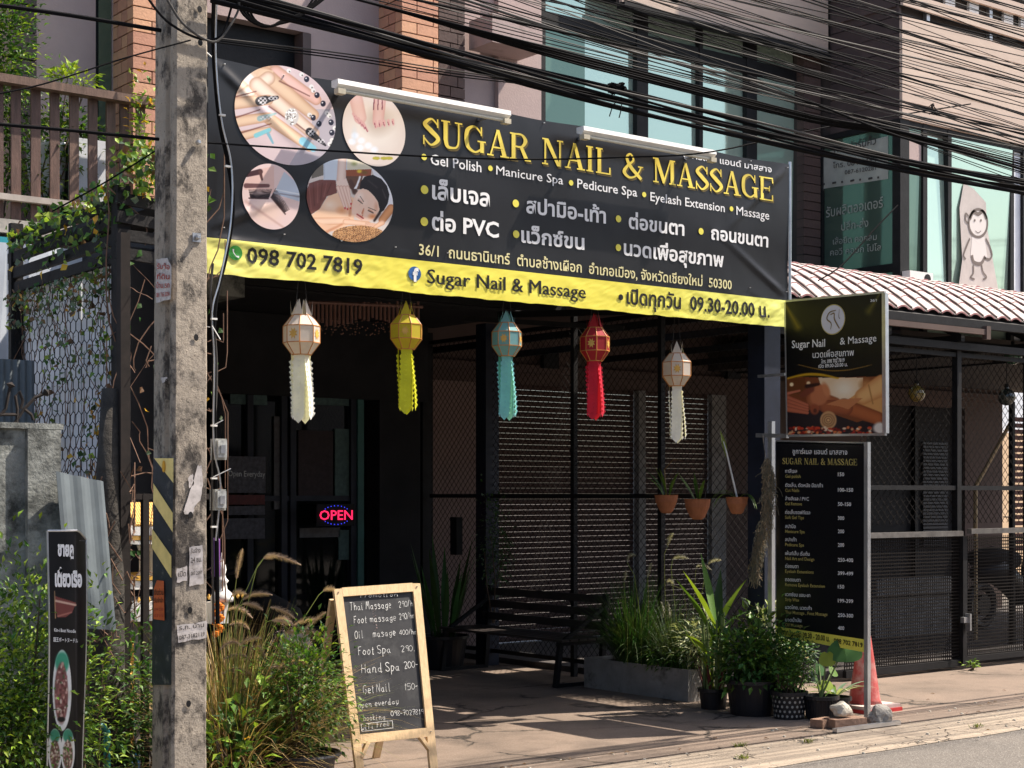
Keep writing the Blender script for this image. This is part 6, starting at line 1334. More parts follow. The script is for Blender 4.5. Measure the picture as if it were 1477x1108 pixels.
# ---- generic leafy things
def pot(par, c, r, h, m=m_pot, taper=.78, rim=.012, soil=True, n=28, name='pot_body'):
    c = V(c); b = MB(); b.lathe([(r*taper, 0), (r*taper*1.02, .01), (r*.97, h-.03), (r*.98, h-.028), (r+rim, h-.025), (r+rim, h), (r-.004, h), (r-.012, h-.03)], c, n); o = b.build(name, m, par, smooth=False)
    if soil: b = MB(); b.lathe([(r-.012, h-.035), (.001, h-.025)], c, n); b.build('soil', m_soil, par)
    return o
def grass(name, lab, cx, cy, n, h, spread, mats_w, seed, w=.009, droop=1.4, plumes=(), lean=(0, 0), pm=m_plume, z0=0, parent=None):
    rs = random.Random(seed); t = parent or thing(name, lab, 'grass', (cx, cy, z0)); L_ = {m: MB() for m, _ in mats_w}
    for k in range(n):
        a = rs.uniform(0, 6.28); r = spread*.35*rs.random()**.5; p = V((cx+r*math.cos(a), cy+r*math.sin(a), z0)); a += rs.uniform(-.6, .6); tl = rs.random()**1.2*.75
        d = V((math.cos(a)*tl+lean[0], math.sin(a)*tl+lean[1], 1)); m = rs.choices([m for m, _ in mats_w], [w_ for _, w_ in mats_w])[0]
        L_[m].blade(p, d, h*rs.uniform(.5, 1.1), w*rs.uniform(.6, 1.3), droop*rs.uniform(.5, 1.5), 7)
    for m, q in L_.items():
        if q.f: q.build('blades', m, t, kind='stuff')
    for pts in plumes:       # bottlebrush flower heads on thin stalks: stalk foot ... neck, tip
        *st, a, md, e = [V(p) for p in pts]; b = MB(); b.tube(st+[a], .0022, 4)
        b.build('stalk', m_grs, t); b = MB(); P = []
        for i in range(15): s = i/14; P.append((1-s)**2*a+2*(1-s)*s*md+s*s*e)
        for i, q in enumerate(P[:-1]):
            d = (P[i+1]-q).normalized(); s = i/14; rr = .012*math.sin(math.pi*min(1, s*.92+.12))**.6
            for j in range(26):
                u = V((rs.gauss(0, 1), rs.gauss(0, 1), rs.gauss(0, 1))); u = (u-d*u.dot(d)).normalized(); q2 = q.lerp(P[i+1], rs.random()); e2 = q2+(u*.95+d*.8)*rr*2.0; sd = u.cross(d)*.0011; b.add([q2-sd, q2+sd, e2], [(0, 1, 2)])
        b.tube(P, .0035, 5); b.build('plume', pm, t)
    return t
# big fountain grass beside the pole
gx, gy = XY(345, 7.45), 7.45
def pl(Y, *pts): return [V(PY_(x, y, Y)) for x, y in pts]
plm = [pl(7.2, (330, 1000), (342, 880), (372, 815), (385, 800), (402, 800), (434, 815))[0:6], pl(7.3, (345, 1000), (340, 905), (338, 860), (341, 835), (343, 812), (350, 792)),
       pl(7.1, (335, 1010), (350, 900), (370, 820), (380, 806), (385, 803), (398, 801)), pl(7.2, (360, 1010), (380, 930), (383, 890), (390, 876), (408, 878), (425, 892)), pl(7.3, (370, 1010), (395, 950), (415, 915), (424, 902), (438, 892), (456, 894)),
       pl(7.2, (380, 1010), (405, 950), (428, 915), (440, 908), (455, 892), (470, 883)), pl(7.1, (330, 1000), (325, 920), (330, 870), (333, 862), (340, 850), (355, 857)), pl(7.1, (340, 1000), (338, 910), (342, 876), (350, 872), (362, 868), (379, 880)), pl(7.4, (390, 1000), (420, 920), (460, 858), (466, 853), (473, 848), (482, 849)), pl(7.2, (350, 990), (360, 930), (385, 897), (392, 895), (405, 896), (418, 900))]
rs = random.Random(91)
for k in range(16):
    x = rs.uniform(318, 440); y = rs.uniform(860, 985); dx = rs.uniform(18, 44)*(1 if rs.random() < .85 else -1); plm.append(pl(rs.uniform(7.0, 7.4), (x-dx, 1040), (x-dx*.3, y+60), (x, y), (x+dx*.35, y-14), (x+dx, y+rs.uniform(-12, 14))))
grass('fountain_grass', 'tall clump of dry fountain grass with pink plumes right of the pole', gx, gy, 1500, .95, .42, ((m_straw, 6), (m_grs, 4), (m_leafb, 1.5)), 5, .008, 1.3, plm, lean=(.12, 0))
grass('dry_grass', 'dead brown straw hanging at the foot of the fountain grass', XY(330, 7.15), 7.15, 700, .62, .36, ((m_straw, 5), (m_leafb, 3)), 6, .007, 2.2)
# potted flowering basil
P1 = V((XY(433, 7.12), 7.12, 0)); pb1 = thing('basil_pot', 'wide black pot of purple flowering basil left of the chalkboard', 'potted plant', tuple(P1)); pot(pb1, P1, .185, .24, taper=.8, rim=.014)
b = MB(); b.tube([P1+V((.2*math.cos(t), .2*math.sin(t), .235)) for t in [6.283*i/28 for i in range(29)]], .012, 6); b.build('rim', m_pot, pb1)
bush('basil_plant', 'bushy green basil with pale purple flower spikes growing from the wide black pot', 'plant', (P1.x, P1.y+.02, .56), (.24, .22, .27), 2600, ((m_leaf, 5), (m_leafd, 3), (m_leafl, 1.5)), .036, 12, 14, base=(P1.x, P1.y, .2), lump=.75)
rs = random.Random(3); sp_ = thing('basil_flowers', 'pale purple flower spikes above the basil leaves', 'flowers', (P1.x, P1.y, .7)); b = MB()
for k in range(46):
    p = P1+V((rs.gauss(0, .12), rs.gauss(0, .1), rs.uniform(.5, .86))); d = V((rs.gauss(0, .25), rs.gauss(0, .25), 1)).normalized(); L_ = rs.uniform(.06, .13)
    for i in range(16):
        q = p+d*L_*i/16; u = V((rs.gauss(0, 1), rs.gauss(0, 1), rs.gauss(0, .4))).normalized(); b.leaf(q, u, (0, 0, 1), .012, .009)
b.build('flower_spikes', leafm('dull_purple_flower', (.26, .19, .2)), sp_, kind='stuff')
bush('broad_leaf_shrub', 'low shrub with broad mottled green leaves at the foot of the basil', 'shrub', (XY(350, 6.95), 6.98, .24), (.22, .14, .28), 330, ((m_leaf, 3), (m_leafl, 2.2), (m_leafd, 2), (m_leafy, .12)), .085, 14, 8, lump=.8, lw=.42)
bush('weed_tuft', 'small bright weed sprouting against the foot of the pole', 'weed', (XY(262, 6.38), 6.38, .02), (.10, .05, .10), 60, ((m_leafl, 3), (m_leaf, 2)), .055, 15, 4, lump=.8, lw=.35)
# big bush lower left, in front of the old wall
bush('hedge_bush', 'large bright green feathery bush in front of the mossy wall at lower left', 'bush', (2.62, 6.95, .55), (.42, .22, .62), 9000, ((m_leaf, 4), (m_leafd, 2), (m_leafl, 3.2)), .04, 16, 16, lump=.55, lw=.42)
bush('hedge_sprigs', 'sparse green sprigs between the noodle sign and the trunk', 'bush', (XY(140, 7.2), 7.2, .45), (.16, .12, .55), 450, ((m_leaf, 4), (m_leafd, 2), (m_leafl, 2)), .045, 17, 6, lump=.7, lw=.4)
bush('fence_shrub', 'dark narrow leaved shrub behind the iron fence left of the pole', 'shrub', (XY(208, 7.5), 7.55, .5), (.15, .12, .5), 800, ((m_leafd, 4), (m_leaf, 2)), .06, 18, 6, lump=.7, lw=.3)
# planter with fountain grass and fern
m_shadegrs = leafm('shaded_grass_blade', (.05, .075, .022))  # darker copy of the grass blade, planter shade put into the colour
pn = thing('concrete_planter', 'long low grey concrete planter of fountain grass beside the bench', 'planter', (8.72, 9.3, 0)); xa, xb = 8.475, 8.80; ya, yb = 8.70, 9.90; hh = .24
b = MB(); b.box((xa, ya, 0), (xa+.025, yb, hh)); b.box((xb-.025, ya, 0), (xb, yb, hh)); b.box((xa+.026, ya, 0), (xb-.026, ya+.025, hh-.001)); b.box((xa+.026, yb-.025, 0), (xb-.026, yb, hh-.001)); b.build('box', m_grey, pn)
piece('soil', pn, (xa+.026, ya+.026, .03), (xb-.026, yb-.026, hh-.03), m_soil)
cpl = []
for (q) in (((925, 900), (915, 830), (905, 812), (905, 798), (917, 801)), ((935, 890), (935, 850), (934, 833), (936, 820), (940, 812)), ((905, 900), (900, 850), (901, 840), (902, 830), (903, 822)), ((960, 890), (958, 800), (962, 790), (964, 778), (971, 769)), ((975, 890), (968, 820), (970, 808), (978, 799), (993, 806)), ((990, 880), (985, 850), (962, 842), (965, 834), (972, 842)), ((1000, 880), (1003, 830), (1004, 818), (1012, 812), (1026, 822)), ((1010, 870), (1018, 822), (1021, 814), (1030, 805), (1040, 808)), ((960, 880), (955, 872), (953, 868), (958, 880), (955, 892)), ((968, 880), (962, 870), (963, 868), (966, 882), (965, 892))): cpl.append(pl(9.2, (q[0][0], 960), *q))
m_cplume = leafm('silver_plume', (.42, .40, .33), .12, .4)
grass('planter_grass', 'fountain grass with shade-darkened blades and pale plumes growing in the concrete planter', 8.63, 9.45, 900, .74, .42, ((m_leafd, 6), (m_shadegrs, 4)), 22, .008, 1.5, cpl, pm=m_cplume, z0=.2)
grass('planter_grass', 'finer wispy grass at the street end of the concrete planter', 8.65, 9.0, 420, .58, .3, ((m_shadegrs, 4), (m_leafg, 1)), 23, .006, 1.5, z0=.2)
bush('planter_fern', 'low deep green fern filling the near end of the planter', 'fern', (8.60, 8.98, .30), (.16, .3, .09), 900, ((m_leafd, 3), (m_leaf, 3)), .05, 24, 6, base=(8.6, 9, .22), lump=.8, lw=.35)
bush('variegated_plant', 'cream edged variegated plant spilling over the planter corner', 'plant', (8.66, 8.72, .45), (.17, .16, .2), 500, ((m_vari, 4), (m_leafg, 2)), .07, 25, 5, base=(8.66, 8.8, .22), lump=.8, lw=.24)
bush('variegated_plant', 'cream edged variegated plant behind the ginger leaves', 'plant', (8.85, 8.25, .55), (.22, .2, .2), 500, ((m_vari, 4), (m_leafl, 1.5), (m_leafg, 2)), .075, 26, 5, base=(8.9, 8.3, .0), lump=.8, lw=.24)
# ginger / cordyline pot with strap leaves as parts
P2 = G(1029, 1022); gp = thing('ginger_pot', 'black pot of tall strap leaved ginger right of the planter', 'potted plant', tuple(P2)); pot(gp, P2, .105, .15, taper=.85)
b = MB()
for k in range(9): b.tube([P2+V((.07*math.cos(k*2.4), .07*math.sin(k*2.4), .13)), P2+V((.06*math.cos(k*2.4), .06*math.sin(k*2.4), .35+.03*(k % 4))), P2+V((.08*math.cos(k*2.4), .08*math.sin(k*2.4), .6+.05*(k % 3)))], [.014, .011, .007], 7)
b.build('canes', m_gstem, gp, kind='stuff'); b = MB()
for k in range(7): a = k*.9; b.blade(P2+V((.07*math.cos(a), .07*math.sin(a), .12)), (math.cos(a)*.3, math.sin(a)*.3, 1), .26, .028, .3, 5)
b.build('red_sheaths', leafm('maroon_sheath', (.12, .03, .03)), gp, kind='stuff')
def strap(par, foot, e, L, w, droop, m, lab=None):
    b = MB(); b.blade(foot, e, L, w, droop, 9, tipw=.02, mid=.45); return b.build('leaf', m, par, smooth=True)
for i, (dx, dz, L_, w, dr, zb_) in enumerate(((-.75, 1, .60, .07, .5, .50), (-.35, 1, .55, .075, .3, .55), (.15, 1, .62, .08, .25, .45), (.55, 1, .60, .075, .6, .45), (.9, .8, .62, .07, .8, .4), (1.1, .45, .58, .06, .5, .38), (-.95, .6, .45, .06, .9, .42), (-.2, 1, .5, .09, .15, .25), (.3, 1, .45, .09, .2, .2), (.2, .9, .4, .08, .9, .3), (-.5, .8, .42, .07, .9, .35), (.75, .9, .45, .07, 1.0, .5), (-.1, 1, .6, .06, .2, .6), (.05, .8, .35, .08, .8, .12))):
    d = V((dx*SA, -dx*CA, dz)) + V((-.3*math.sin(i*2), -.4*math.cos(i*1.3), 0)); strap(gp, P2+V((rnd(-.04, .04), rnd(-.04, .04), zb_)), d, L_, w, dr, [m_leaf, m_leafl, m_leafd][i % 3] if i not in (3, 4) else m_leafl)
# large pot with lobed shrub, polka dot pot, taro pot, bromeliad pot
P3 = G(1087, 1030); p3 = thing('shrub_pot', 'large black tub of dense dark green lobed leaves before the price board', 'potted plant', tuple(P3)); pot(p3, P3, .20, .25, taper=.80, rim=.016)
bush('tub_shrub', 'dense dark green lobed leaf shrub growing from the large black tub', 'shrub', (P3.x+.0, P3.y, .40), (.25, .24, .22), 1500, ((m_leafd, 5), (m_leaf, 3)), .06, 31, 8, base=(P3.x, P3.y, .22), lump=.8, lw=.55)
P4 = G(1138, 1036); p4 = thing('dotted_pot', 'small black pot printed with pale dots under a bushy herb', 'potted plant', tuple(P4)); pot(p4, P4, .125, .19, taper=.82, rim=.008)
b = MB()
for j in range(5):
    for k in range(20):
        z = .025+j*.033; r = .125*(.82+.17*z/.19)+.0015; a = (k+.5*(j % 2))*6.283/20; o = P4+V((r*math.cos(a), r*math.sin(a), z)); u = V((-math.sin(a), math.cos(a), 0)); b.add([o+u*.009*math.cos(t)+V((0, 0, .010*math.sin(t))) for t in [6.283*i/8 for i in range(8)]], [tuple(range(8))])
b.build('dots', mat('pale_dot_print', (.32, .30, .26), .6, .2, 30), p4, kind='stuff')
bush('herb', 'bushy small leaved herb growing in the dotted pot', 'herb', (P4.x, P4.y, .32), (.16, .15, .15), 1500, ((m_leaf, 4), (m_leafd, 3)), .028, 32, 8, base=(P4.x, P4.y, .16), lump=.7, lw=.6)
bush('herb', 'darker leafy plant rising behind the dotted pot', 'herb', (P4.x+.25, P4.y+.22, .42), (.2, .2, .16), 700, ((m_leafd, 5), (m_leafg, 1), (m_plume, .25)), .045, 33, 5, base=(P4.x+.25, P4.y+.22, .0), lump=.8)
P5 = G(1184, 1037); p5 = thing('taro_pot', 'black ribbed pot of heart leaved taro left of the rocks', 'potted plant', tuple(P5)); pot(p5, P5, .115, .165, taper=.84, rim=.012); b = MB()
for k in range(30): a = k*6.283/30; b.bar(P5+V((.099*math.cos(a), .099*math.sin(a), .01)), P5+V((.113*math.cos(a), .113*math.sin(a), .135)), .006, .006)
b.build('ribs', m_pot, p5, kind='stuff')
def heart(par, c, L, w, yaw, tilt, m, lab=None):
    """heart shaped blade facing the street"""
    b = MB(); n = 20; out = []
    for i in range(n): t = 2*math.pi*i/n; x = w*.62*abs(math.sin(t))**.85*(1 if math.sin(t) > 0 else -1)*(1+.25*math.cos(t)); y = L*(.5*-math.cos(t)) + (L*.16*math.exp(-(x/(w*.13))**2)*(-1) if math.cos(t) < -.6 else 0); out.append((x, y))
    M = Matrix.Rotation(yaw, 3, 'Z') @ Matrix.Rotation(tilt, 3, 'X'); vs = [V(c)+M @ V((x, 0 + .12*abs(x), -y*-1)) for x, y in out]+[V(c)+M @ V((0, 0, L*.1))]
    b.add(vs, [(i, (i+1) % n, n) for i in range(n)]); return b.build('leaf', m, par)
for px, py, L_, w, yw, tl_, m, Yo in ((1219, 938, .17, .20, -.55, -.3, m_leafd, -.1), (1194, 950, .11, .11, -.3, -.2, m_leafl, -.05), (1190, 988, .10, .09, -.9, -.8, m_leafl, 0), (1202, 968, .09, .07, .2, -.6, m_leaf, .05), (1175, 975, .09, .08, .4, -.5, m_leafd, .05), (1183, 965, .1, .07, -.1, -.4, m_leafd, .08)):
    c = PY_(px, py, P5.y+Yo); heart(p5, c, L_, w, yw, tl_, m); b = MB(); b.tube([P5+V((0, 0, .15)), (P5+c)/2+V((.0, 0, .09)), c+V((0, .01, .02))], [.009, .006, .004], 6); b.build('leaf_stalk', m_gstem, p5)
P6 = G(1222, 1034); p6 = thing('bromeliad_pot', 'half hidden dark pot of arching bromeliad leaves beside the traffic cone', 'potted plant', tuple(P6)); pot(p6, P6+V((.02, .12, 0)), .10, .13)
for i in range(15):
    a = i*2.4; d = V((math.cos(a)*.95, math.sin(a)*.8, .55+.15*(i % 3))); strap(p6, P6+V((.02, .12, .12)), d, rnd(.24, .34), .032, 1.0, [m_leaf, m_vari, m_leafg][i % 3])
# traffic cone on its base, stones, brick, metal bar
P7 = G(1258, 1032); cn = thing('traffic_cone', 'faded red traffic cone with pale square base behind the sign post', 'traffic cone', tuple(P7+V((-.02, .15, 0)))); c = G(1247, 1024)
b = MB(); b.lathe([(.125, .05), (.112, .08), (.035, .60), (.028, .64), (.02, .64)], c, 24); b.build('cone_body', mat('sun_faded_red', (.36, .05, .045), .7, .3, 5, dark=(.42, .24, .21), dth=.54, dsc=4), cn, smooth=True)
b = MB(); b.box(tuple(c+V((-.19, -.19, 0))), tuple(c+V((.19, .19, .025)))); b.build('base', m_red, cn); b = MB(); b.box(tuple(c+V((-.18, -.18, .026))), tuple(c+V((.18, .18, .05)))); b.build('base_top', mat('faded_pink_white', (.5, .4, .36), .7, .2, 9), cn)
def rock(name, lab, c, r, m, seed, cat='stone'):
    rs = random.Random(seed); import bmesh as bm_; bm = bm_.new(); bm_.ops.create_icosphere(bm, subdivisions=3, radius=1)
    for v in bm.verts: n = v.co.normalized(); k = 1+.38*mnoise.noise(n*1.3+V((seed, 0, 0)))+.12*mnoise.noise(n*4+V((seed, 2, 0))); v.co = V((n.x*r[0]*k, n.y*r[1]*k, max(-.75, n.z*k)*r[2]))
    me = bpy.data.meshes.new(name); bm.to_mesh(me); bm.free(); me.materials.append(m); o = link(name, me, None, c); return tag(o, lab, cat)
m_rock = mat('pale_rock', (.5, .46, .38), .85, .25, 12, bump=.8, dark=(.1, .09, .07), dth=.6, dsc=14); q = G(1225, 1050)
bk1 = tag(MB().bar(q+V((-.13, .06, .035)), q+V((.12, -.0, .035)), .13, .06).build('brick', mat('old_clay_brick', (.26, .16, .11), .9, .3, 20, bump=.6), loc=tuple(q)), 'old clay brick under the white rock at the sign foot', 'brick')
bk2 = tag(MB().bar(q+V((-.19, .12, .03)), q+V((-.02, .14, .03)), .10, .055).build('brick', _M['old_clay_brick'], loc=tuple(q)), 'smaller broken brick under the stone pile', 'brick')
rock('rock', 'white rough rock resting on the clay brick', tuple(q+V((-.01, .06, .115))), (.075, .06, .055), m_rock, 3); rock('rock', 'grey rough rock right of the sign post foot', tuple(G(1266, 1046)+V((.02, 0, .06))), (.085, .07, .075), mat('grey_rock', (.3, .28, .25), .9, .3, 12, bump=.8, dark=(.07, .06, .05), dth=.55, dsc=14), 8)
a, c = G(1204, 1057), G(1296, 1045); tag(MB().bar(a+V((0, 0, .015)), c+V((0, 0, .015)), .04, .025).build('metal_bar', m_alu, loc=tuple(a)), 'aluminium bar lying under the sign post and brick', 'bar')
# hanging clay half pots with orchids on the side fence, moss hank
m_orc = m_leaf
for i, (px, py, wpx, lab) in enumerate(((961, 714, 34, 'clay half pot with drooping orchid, leftmost of the three on the fence'), (1006, 720, 38, 'widest clay half pot holding an upright leafy orchid, middle of three'), (1063, 717, 32, 'pale clay pot with a long white orchid cane, rightmost of three'))):
    X_ = FX-.14; c = PX_(px, py, X_); k = wpx/2*dep(c.x, c.y)/FPX; t = thing('orchid_pot', lab, 'hanging pot', tuple(c), 'clay orchid pots on the fence'); b = MB(); b.lathe([(k*.35, -k*1.55), (k*.55, -k*1.4), (k*.92, -k*.6), (k*1.0, -.004), (k*1.04, 0), (k*.9, 0), (k*.85, -.02)], c, 20); b.build('pot_body', m_terra, t, smooth=False)
    b = MB(); b.tube([c+V((0, .08, 0)), c+V((.10, .03, .22))], .002, 4); b.tube([c+V((0, -.08, 0)), c+V((.10, -.03, .22))], .002, 4); b.build('hook_wire', m_wire2, t)
    for j in range(7 if i != 2 else 5):
        a = j*2.3+i; dn_ = (i == 2); d = V((-.25*abs(math.cos(a)), .6*math.sin(a), .9 if not dn_ else .35)) if i else V((-.2, .5*math.sin(a), .9)); o = strap(t, c+V((0, .04*math.sin(a), .0)), d, rnd(.16, .30) if not dn_ else .24, .026, (.5 if i else 1.0) if not dn_ else 2.6, [m_leaf, m_leafd][j % 2])
    if i == 2: b = MB(); b.tube([c, c+V((-.02, .09, .34)), c+V((-.02, .12, .42))], [.008, .007, .003], 6); b.build('cane', m_wht, t); strap(t, c+V((-.02, .09, .30)), V((0, .3, 1)), .22, .05, .2, m_leafl)
    if i == 0: b = MB(); b.tube([c, c+V((0, .02, .2)), c+V((0, -.08, .28)), c+V((0, -.16, .27))], [.005, .004, .003, .002], 5); b.build('cane', m_straw, t)
ms = thing('moss_hank', 'long grey tan hank of hanging moss beside the price board', 'moss', tuple(PX_(1104, 655, 8.62))); bs_ = [MB(), MB()]
for k in range(1100):
    t = random.random(); c = PX_(1106-12*t+6*math.sin(t*5), 660+170*t, 8.6); w = .055*(1-t*.55)*(.35+min(1, t*6)*.65); p = c+V((rnd(-w, w)*.6, rnd(-w, w), 0)); P_ = [p]; 
    for i in range(4): P_.append(P_[-1]+V((rnd(-.014, .014), rnd(-.018, .018), rnd(-.035, -.004))))
    bs_[k % 2].tube(P_, .0017, 3, False)
bs_[0].build('strands', mat('tan_moss', (.38, .30, .20), .9, .3, 30, trans=.3), ms, kind='stuff'); bs_[1].build('strands', mat('grey_moss', (.22, .21, .16), .9, .3, 30, trans=.3), ms, kind='stuff'); b = MB(); b.tube([PX_(1100, 628, 8.62), PX_(1104, 660, 8.62)], .004, 5); b.build('hook', m_wire2, ms)
# bench and dark corner plants
bn = thing('slatted_bench', 'long black slatted bench deep in the shade along the mesh fence', 'bench', (8.5, 10.8, 0)); m_bn = mat('dark_bench_wood', (.035, .028, .026), .5, .3, 8)
BX_, BY_ = .36, .66
for k in range(3): b = MB(); b.bar((8.44+BX_+.015*k-.03, 9.30+BY_, .47+k*.11), (8.44+BX_+.015*k-.03, 11.0+BY_, .47+k*.11), .02, .065); b.build('back_slat', m_bn, bn)
for k in range(5): b = MB(); b.bar((7.97+BX_+.095*k, 9.30+BY_, .375), (7.97+BX_+.095*k, 11.0+BY_, .375), .08, .02); b.build('seat_slat', m_bn, bn)
for y in (9.34+BY_, 10.92+BY_): b = MB(); b.bar((7.95+BX_, y, .36), (7.9+BX_, y, 0), .04, .04); b.bar((7.92+BX_, y, .35), (8.42+BX_, y, .35), .035, .03); b.bar((8.38+BX_, y, 0), (8.44+BX_, y, .74), .04, .04); b.bar((7.9+BX_, y, .015), (8.4+BX_, y, .015), .035, .03); b.bar((7.96+BX_, y, .36), (8.4+BX_, y, .62), .03, .03); b.build('side_frame', m_blk, bn)
sn = thing('snake_plant', 'dark spiky snake plant silhouetted against the wall by the fence corner', 'plant', (8.45, 11.9, 0)); pot(sn, V((8.4, 11.75, 0)), .22, .3)
for i in range(15): a = i*2.4; strap(sn, V((8.4+.1*math.cos(a), 11.75+.1*math.sin(a), .28)), V((math.cos(a)*.25, math.sin(a)*.25, 1)), rnd(.55, .95), .06, .05, m_leafd)
bush('post_ivy', 'dim ivy column climbing the blue fence post', 'ivy', (8.82, 11.55, 1.15), (.14, .14, .42), 900, ((m_leafd, 4), (m_leafg, 2)), .035, 41, 3, base=(8.82, 11.55, .4), lump=.8)
# motor scooter number plate dim behind the grass
sc2 = thing('parked_motorbike', 'dim parked motorbike rear with number plate behind the fountain grass', 'motorbike', (5.3, 9.4, 0)); M1 = V((5.3, 9.4, 0))
for yy_ in (0, 1.2): b = MB(); b.tube([M1+V((.02*0, yy_+.27*math.cos(t), .3+.27*math.sin(t))) for t in [6.283*i/22 for i in range(23)]], .05, 8); wl = b.build('wheel', m_pot, sc2); b = MB(); b.tube([M1+V((-.05, yy_, .3)), M1+V((.05, yy_, .3))], .13, 10); b.build('rim', m_grey, wl)
b = MB(); b.tube([M1+V((0, -.25, .62)), M1+V((0, .1, .62)), M1+V((0, .5, .5)), M1+V((0, .8, .38)), M1+V((0, 1.05, .85))], [.08, .14, .14, .10, .10], 10); b.build('body', m_pot, sc2, smooth=True); b = MB(); b.tube([M1+V((0, -.3, .76)), M1+V((0, .1, .8)), M1+V((0, .45, .76))], [.08, .13, .1], 10); b.build('seat', m_soot, sc2, smooth=True)
b = MB(); b.tube([M1+V((-.3, 1.0, 1.0)), M1+V((0, 1.05, .96)), M1+V((.3, 1.0, 1.0))], .018, 6); b.build('handlebar', m_blk, sc2); pp_ = M1+V((-.11, -.34, .50)); b = MB(); b.box(tuple(pp_), tuple(pp_+V((.22, .01, .16)))); npz = b.build('number_plate', mat('dim_plate', (.25, .25, .24), .6, .2, 20), sc2); put_text('194', pp_+V((.03, 0, .03)), pp_+V((.18, 0, .03)), .07, npz, t_blk, NF, .02, off=.005)
# small litter and weeds on the road edge
b = MB(); rs = random.Random(77)
for k in range(90):
    x, y = rs.uniform(4, 13), rs.choice([rs.uniform(6.9, 7.3), rs.uniform(6.4, 8.6), rs.uniform(7.2, 7.26)]); b.leaf((x, y, .006), (rs.uniform(-1, 1), rs.uniform(-1, 1), .05), (0, 0, 1), rs.uniform(.02, .05), rs.uniform(.01, .025), .3)
tag(b.build('fallen_leaves', m_leafb, loc=(8, 7, 0)), 'scattered dry leaves and litter on the pavement', 'litter', kind='stuff')
b = MB()
for k in range(160): x, y = rs.uniform(4.5, 13), rs.uniform(6.3, 7.35); s = rs.uniform(.004, .013); b.lathe([(s, -.002), (s*.8, s*.6), (.001, s*.8)], (x, y, -.008 if y < 7 else 0), 5, rs.random())
tag(b.build('gravel', m_rock, loc=(8, 7, 0)), 'loose gravel along the broken pavement edge', 'gravel', kind='stuff')
for i, (px, py) in enumerate(((1068, 1076), (1166, 1070), (1070, 1093), (1410, 1048))):
    g_ = G(px, py); b = MB()
    for k in range(40): a = rs.uniform(0, 6.28); b.blade(g_+V((rs.gauss(0, .02), rs.gauss(0, .012), -.005)), (math.cos(a)*.8, math.sin(a)*.8, 1), rs.uniform(.02, .055), .006, 1, 3)
    tag(b.build('grass_tuft', m_grs, loc=tuple(g_)), ['tiny grass tuft in the cracked edge below the concrete planter', 'tiny grass tuft in the crack below the taro pot', 'tiny grass tuft nearest the asphalt edge', 'tiny grass tuft in the crack at far right'][i], 'weed', kind='stuff')
g_ = G(1236+225, 962); bush('gate_weed', 'low weeds growing at the foot of the gate post', 'weed', (12.0, 8.72, .04), (.08, .05, .05), 50, ((m_leaf, 2), (m_leafl, 1)), .035, 44, 3, lump=.8)

# window lettering on the corner building
NXm = V((-1, 0, 0)); XW = BX+.022; wl_ = thing('window_sign', 'shop lettering and pale paper sign on the corner side window', 'sign', (XW, 10.6, 4)); m_film = mat('pale_window_film', (.36, .38, .34), .5, .15, 6)
q = [PX_(1184, 222, XW), PX_(1281, 196, XW), PX_(1281, 258, XW), PX_(1184, 273, XW)]; b = MB(); b.quad(*q); b.build('paper_sheet', m_film, wl_)
for s, x0, y0, h, x1, y1, m in (('ร้านเฟอร์นิคิ้ว', 1200, 222, 9, 1264, 208, t_dk), ('โทร. 084-0455', 1202, 243, 6, 1264, 234, t_dk), ('087-6120281', 1219, 252, 6, 1264, 245, t_dk), ('รับผลิตออเดอร์', 1192, 314, 11, 1274, 299, m_film), ('ปลีก-ส่ง', 1214, 333, 9, 1253, 327, m_film), ('เสื้อยืด คอกลม', 1202, 353, 7, 1265, 346, m_film), ('คอวี คอปก โปโล', 1198, 369, 7, 1271, 361, m_film)): S(s, x0, y0, h, x1, y1, m=m, par=wl_, X=XW, off=.006, bold=.004)
b = MB()
for k in range(7): a = PX_(1188+13*k, 266-1.6*k, XW)+NXm*.006; b.bar(a, a+V((0, -.05 if k % 2 else -.02, 0)), .004, .02)
for (x, y) in ((1187, 232), (1187, 245), (1188, 256), (1188, 268)): a = PX_(x, y, XW)+NXm*.006; b.bar(a, a+V((0, 0, -.05)), .02, .004)
b.build('dash_border', t_dk, wl_, kind='stuff')
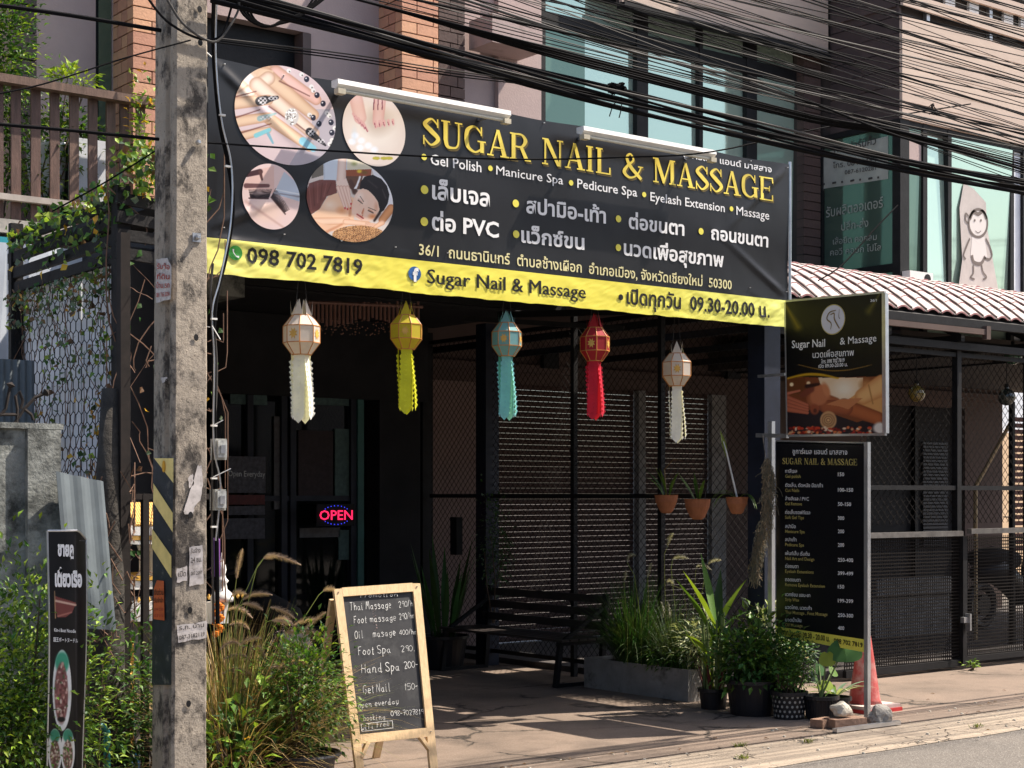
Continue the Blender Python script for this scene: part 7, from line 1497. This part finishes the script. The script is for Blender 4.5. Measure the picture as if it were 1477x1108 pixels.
# plain monkey drawing on a pointed pale board inside the front window
YW = BY-.004; mk = thing('monkey_drawing', 'pale pointed board with an outline drawing of a monkey in the corner window', 'drawing', tuple(PY_(1410, 400, YW))); b = MB()
b.add([PY_(x, y, YW)+V((0, z, 0)) for z in (0, .003) for x, y in ((1382, 420), (1388, 375), (1384, 300), (1390, 264), (1404, 272), (1422, 292), (1424, 330), (1432, 375), (1441, 424))], [tuple(range(9)), tuple(range(17, 8, -1))]); b.build('board', mat('cream_card', (.5, .45, .42), .7, .1, 6), mk)
m_out = flat('grey_brown_outline', (.16, .13, .115), .7); Yk = YW-.004
def oline(pts, w=.028, name='outline'):
    P = [PY_(x, y, Yk) for x, y in pts]; b = MB(); xy, f_ = rib([(p.x, p.z) for p in P], [w]*len(P), 5); b.add([(v[0], Yk, v[1]) for v in xy], f_); b.build(name, m_out, mk)
def fillp(pts, m, y=Yk+.002): b = MB(); b.add([(PY_(a, c, y).x, y, PY_(a, c, y).z) for a, c in pts], [tuple(range(len(pts)))]); b.build('fill', m, mk)
el = lambda cx, cy, rx, ry, n=14: [(cx+rx*math.cos(2*math.pi*i/n), cy+ry*math.sin(2*math.pi*i/n)) for i in range(n+1)]
m_lt = flat('pale_drawing_fill', (.68, .63, .6), .7); fillp(el(1411, 321, 13, 20)[:-1], m_lt); fillp([(1402, 342), (1420, 342), (1424, 370), (1418, 380), (1404, 380), (1400, 368)], m_lt)
oline(el(1411, 322, 13.5, 20)); oline([(1399, 316), (1404, 306), (1411, 309), (1418, 305), (1423, 316)], .04); oline([(1399, 344), (1394, 356), (1390, 368), (1393, 374)], .022); oline([(1422, 344), (1428, 356), (1431, 368), (1427, 374), (1420, 372)], .022); oline([(1402, 368), (1405, 378), (1415, 380), (1421, 370)], .036); oline([(1404, 382), (1404, 394), (1400, 400), (1406, 403)], .02); oline([(1416, 382), (1418, 392), (1423, 400), (1418, 403)], .02); oline([(1407, 333), (1411, 336), (1415, 333)], .008)
oline([(1397, 312), (1393, 308), (1393, 318), (1397, 322)], .02)
for x in (1406, 1415): fillp(el(x, 318, 1.2, 2)[:-1], m_out, Yk-.001)
ac = thing('air_conditioner', 'small white box fan unit inside the corner window above the awning', 'appliance', tuple(PY_(1318, 405, BY-.01))); a, c = PY_(1301, 412, BY-.02), PY_(1334, 396, BY-.02); piece('unit_box', ac, (a.x, BY-.12, a.z-.04), (c.x, BY-.022, c.z), m_wht)
b = MB(); b.lathe([(.05, 0), (.05, .004)], (0, 0, 0), 14); o = a.lerp(c, .75); b.v = [(o.x+x, BY-.122-z, o.z-.03+y) for x, y, z in b.v]; b.build('fan_grille', m_blk, ac)
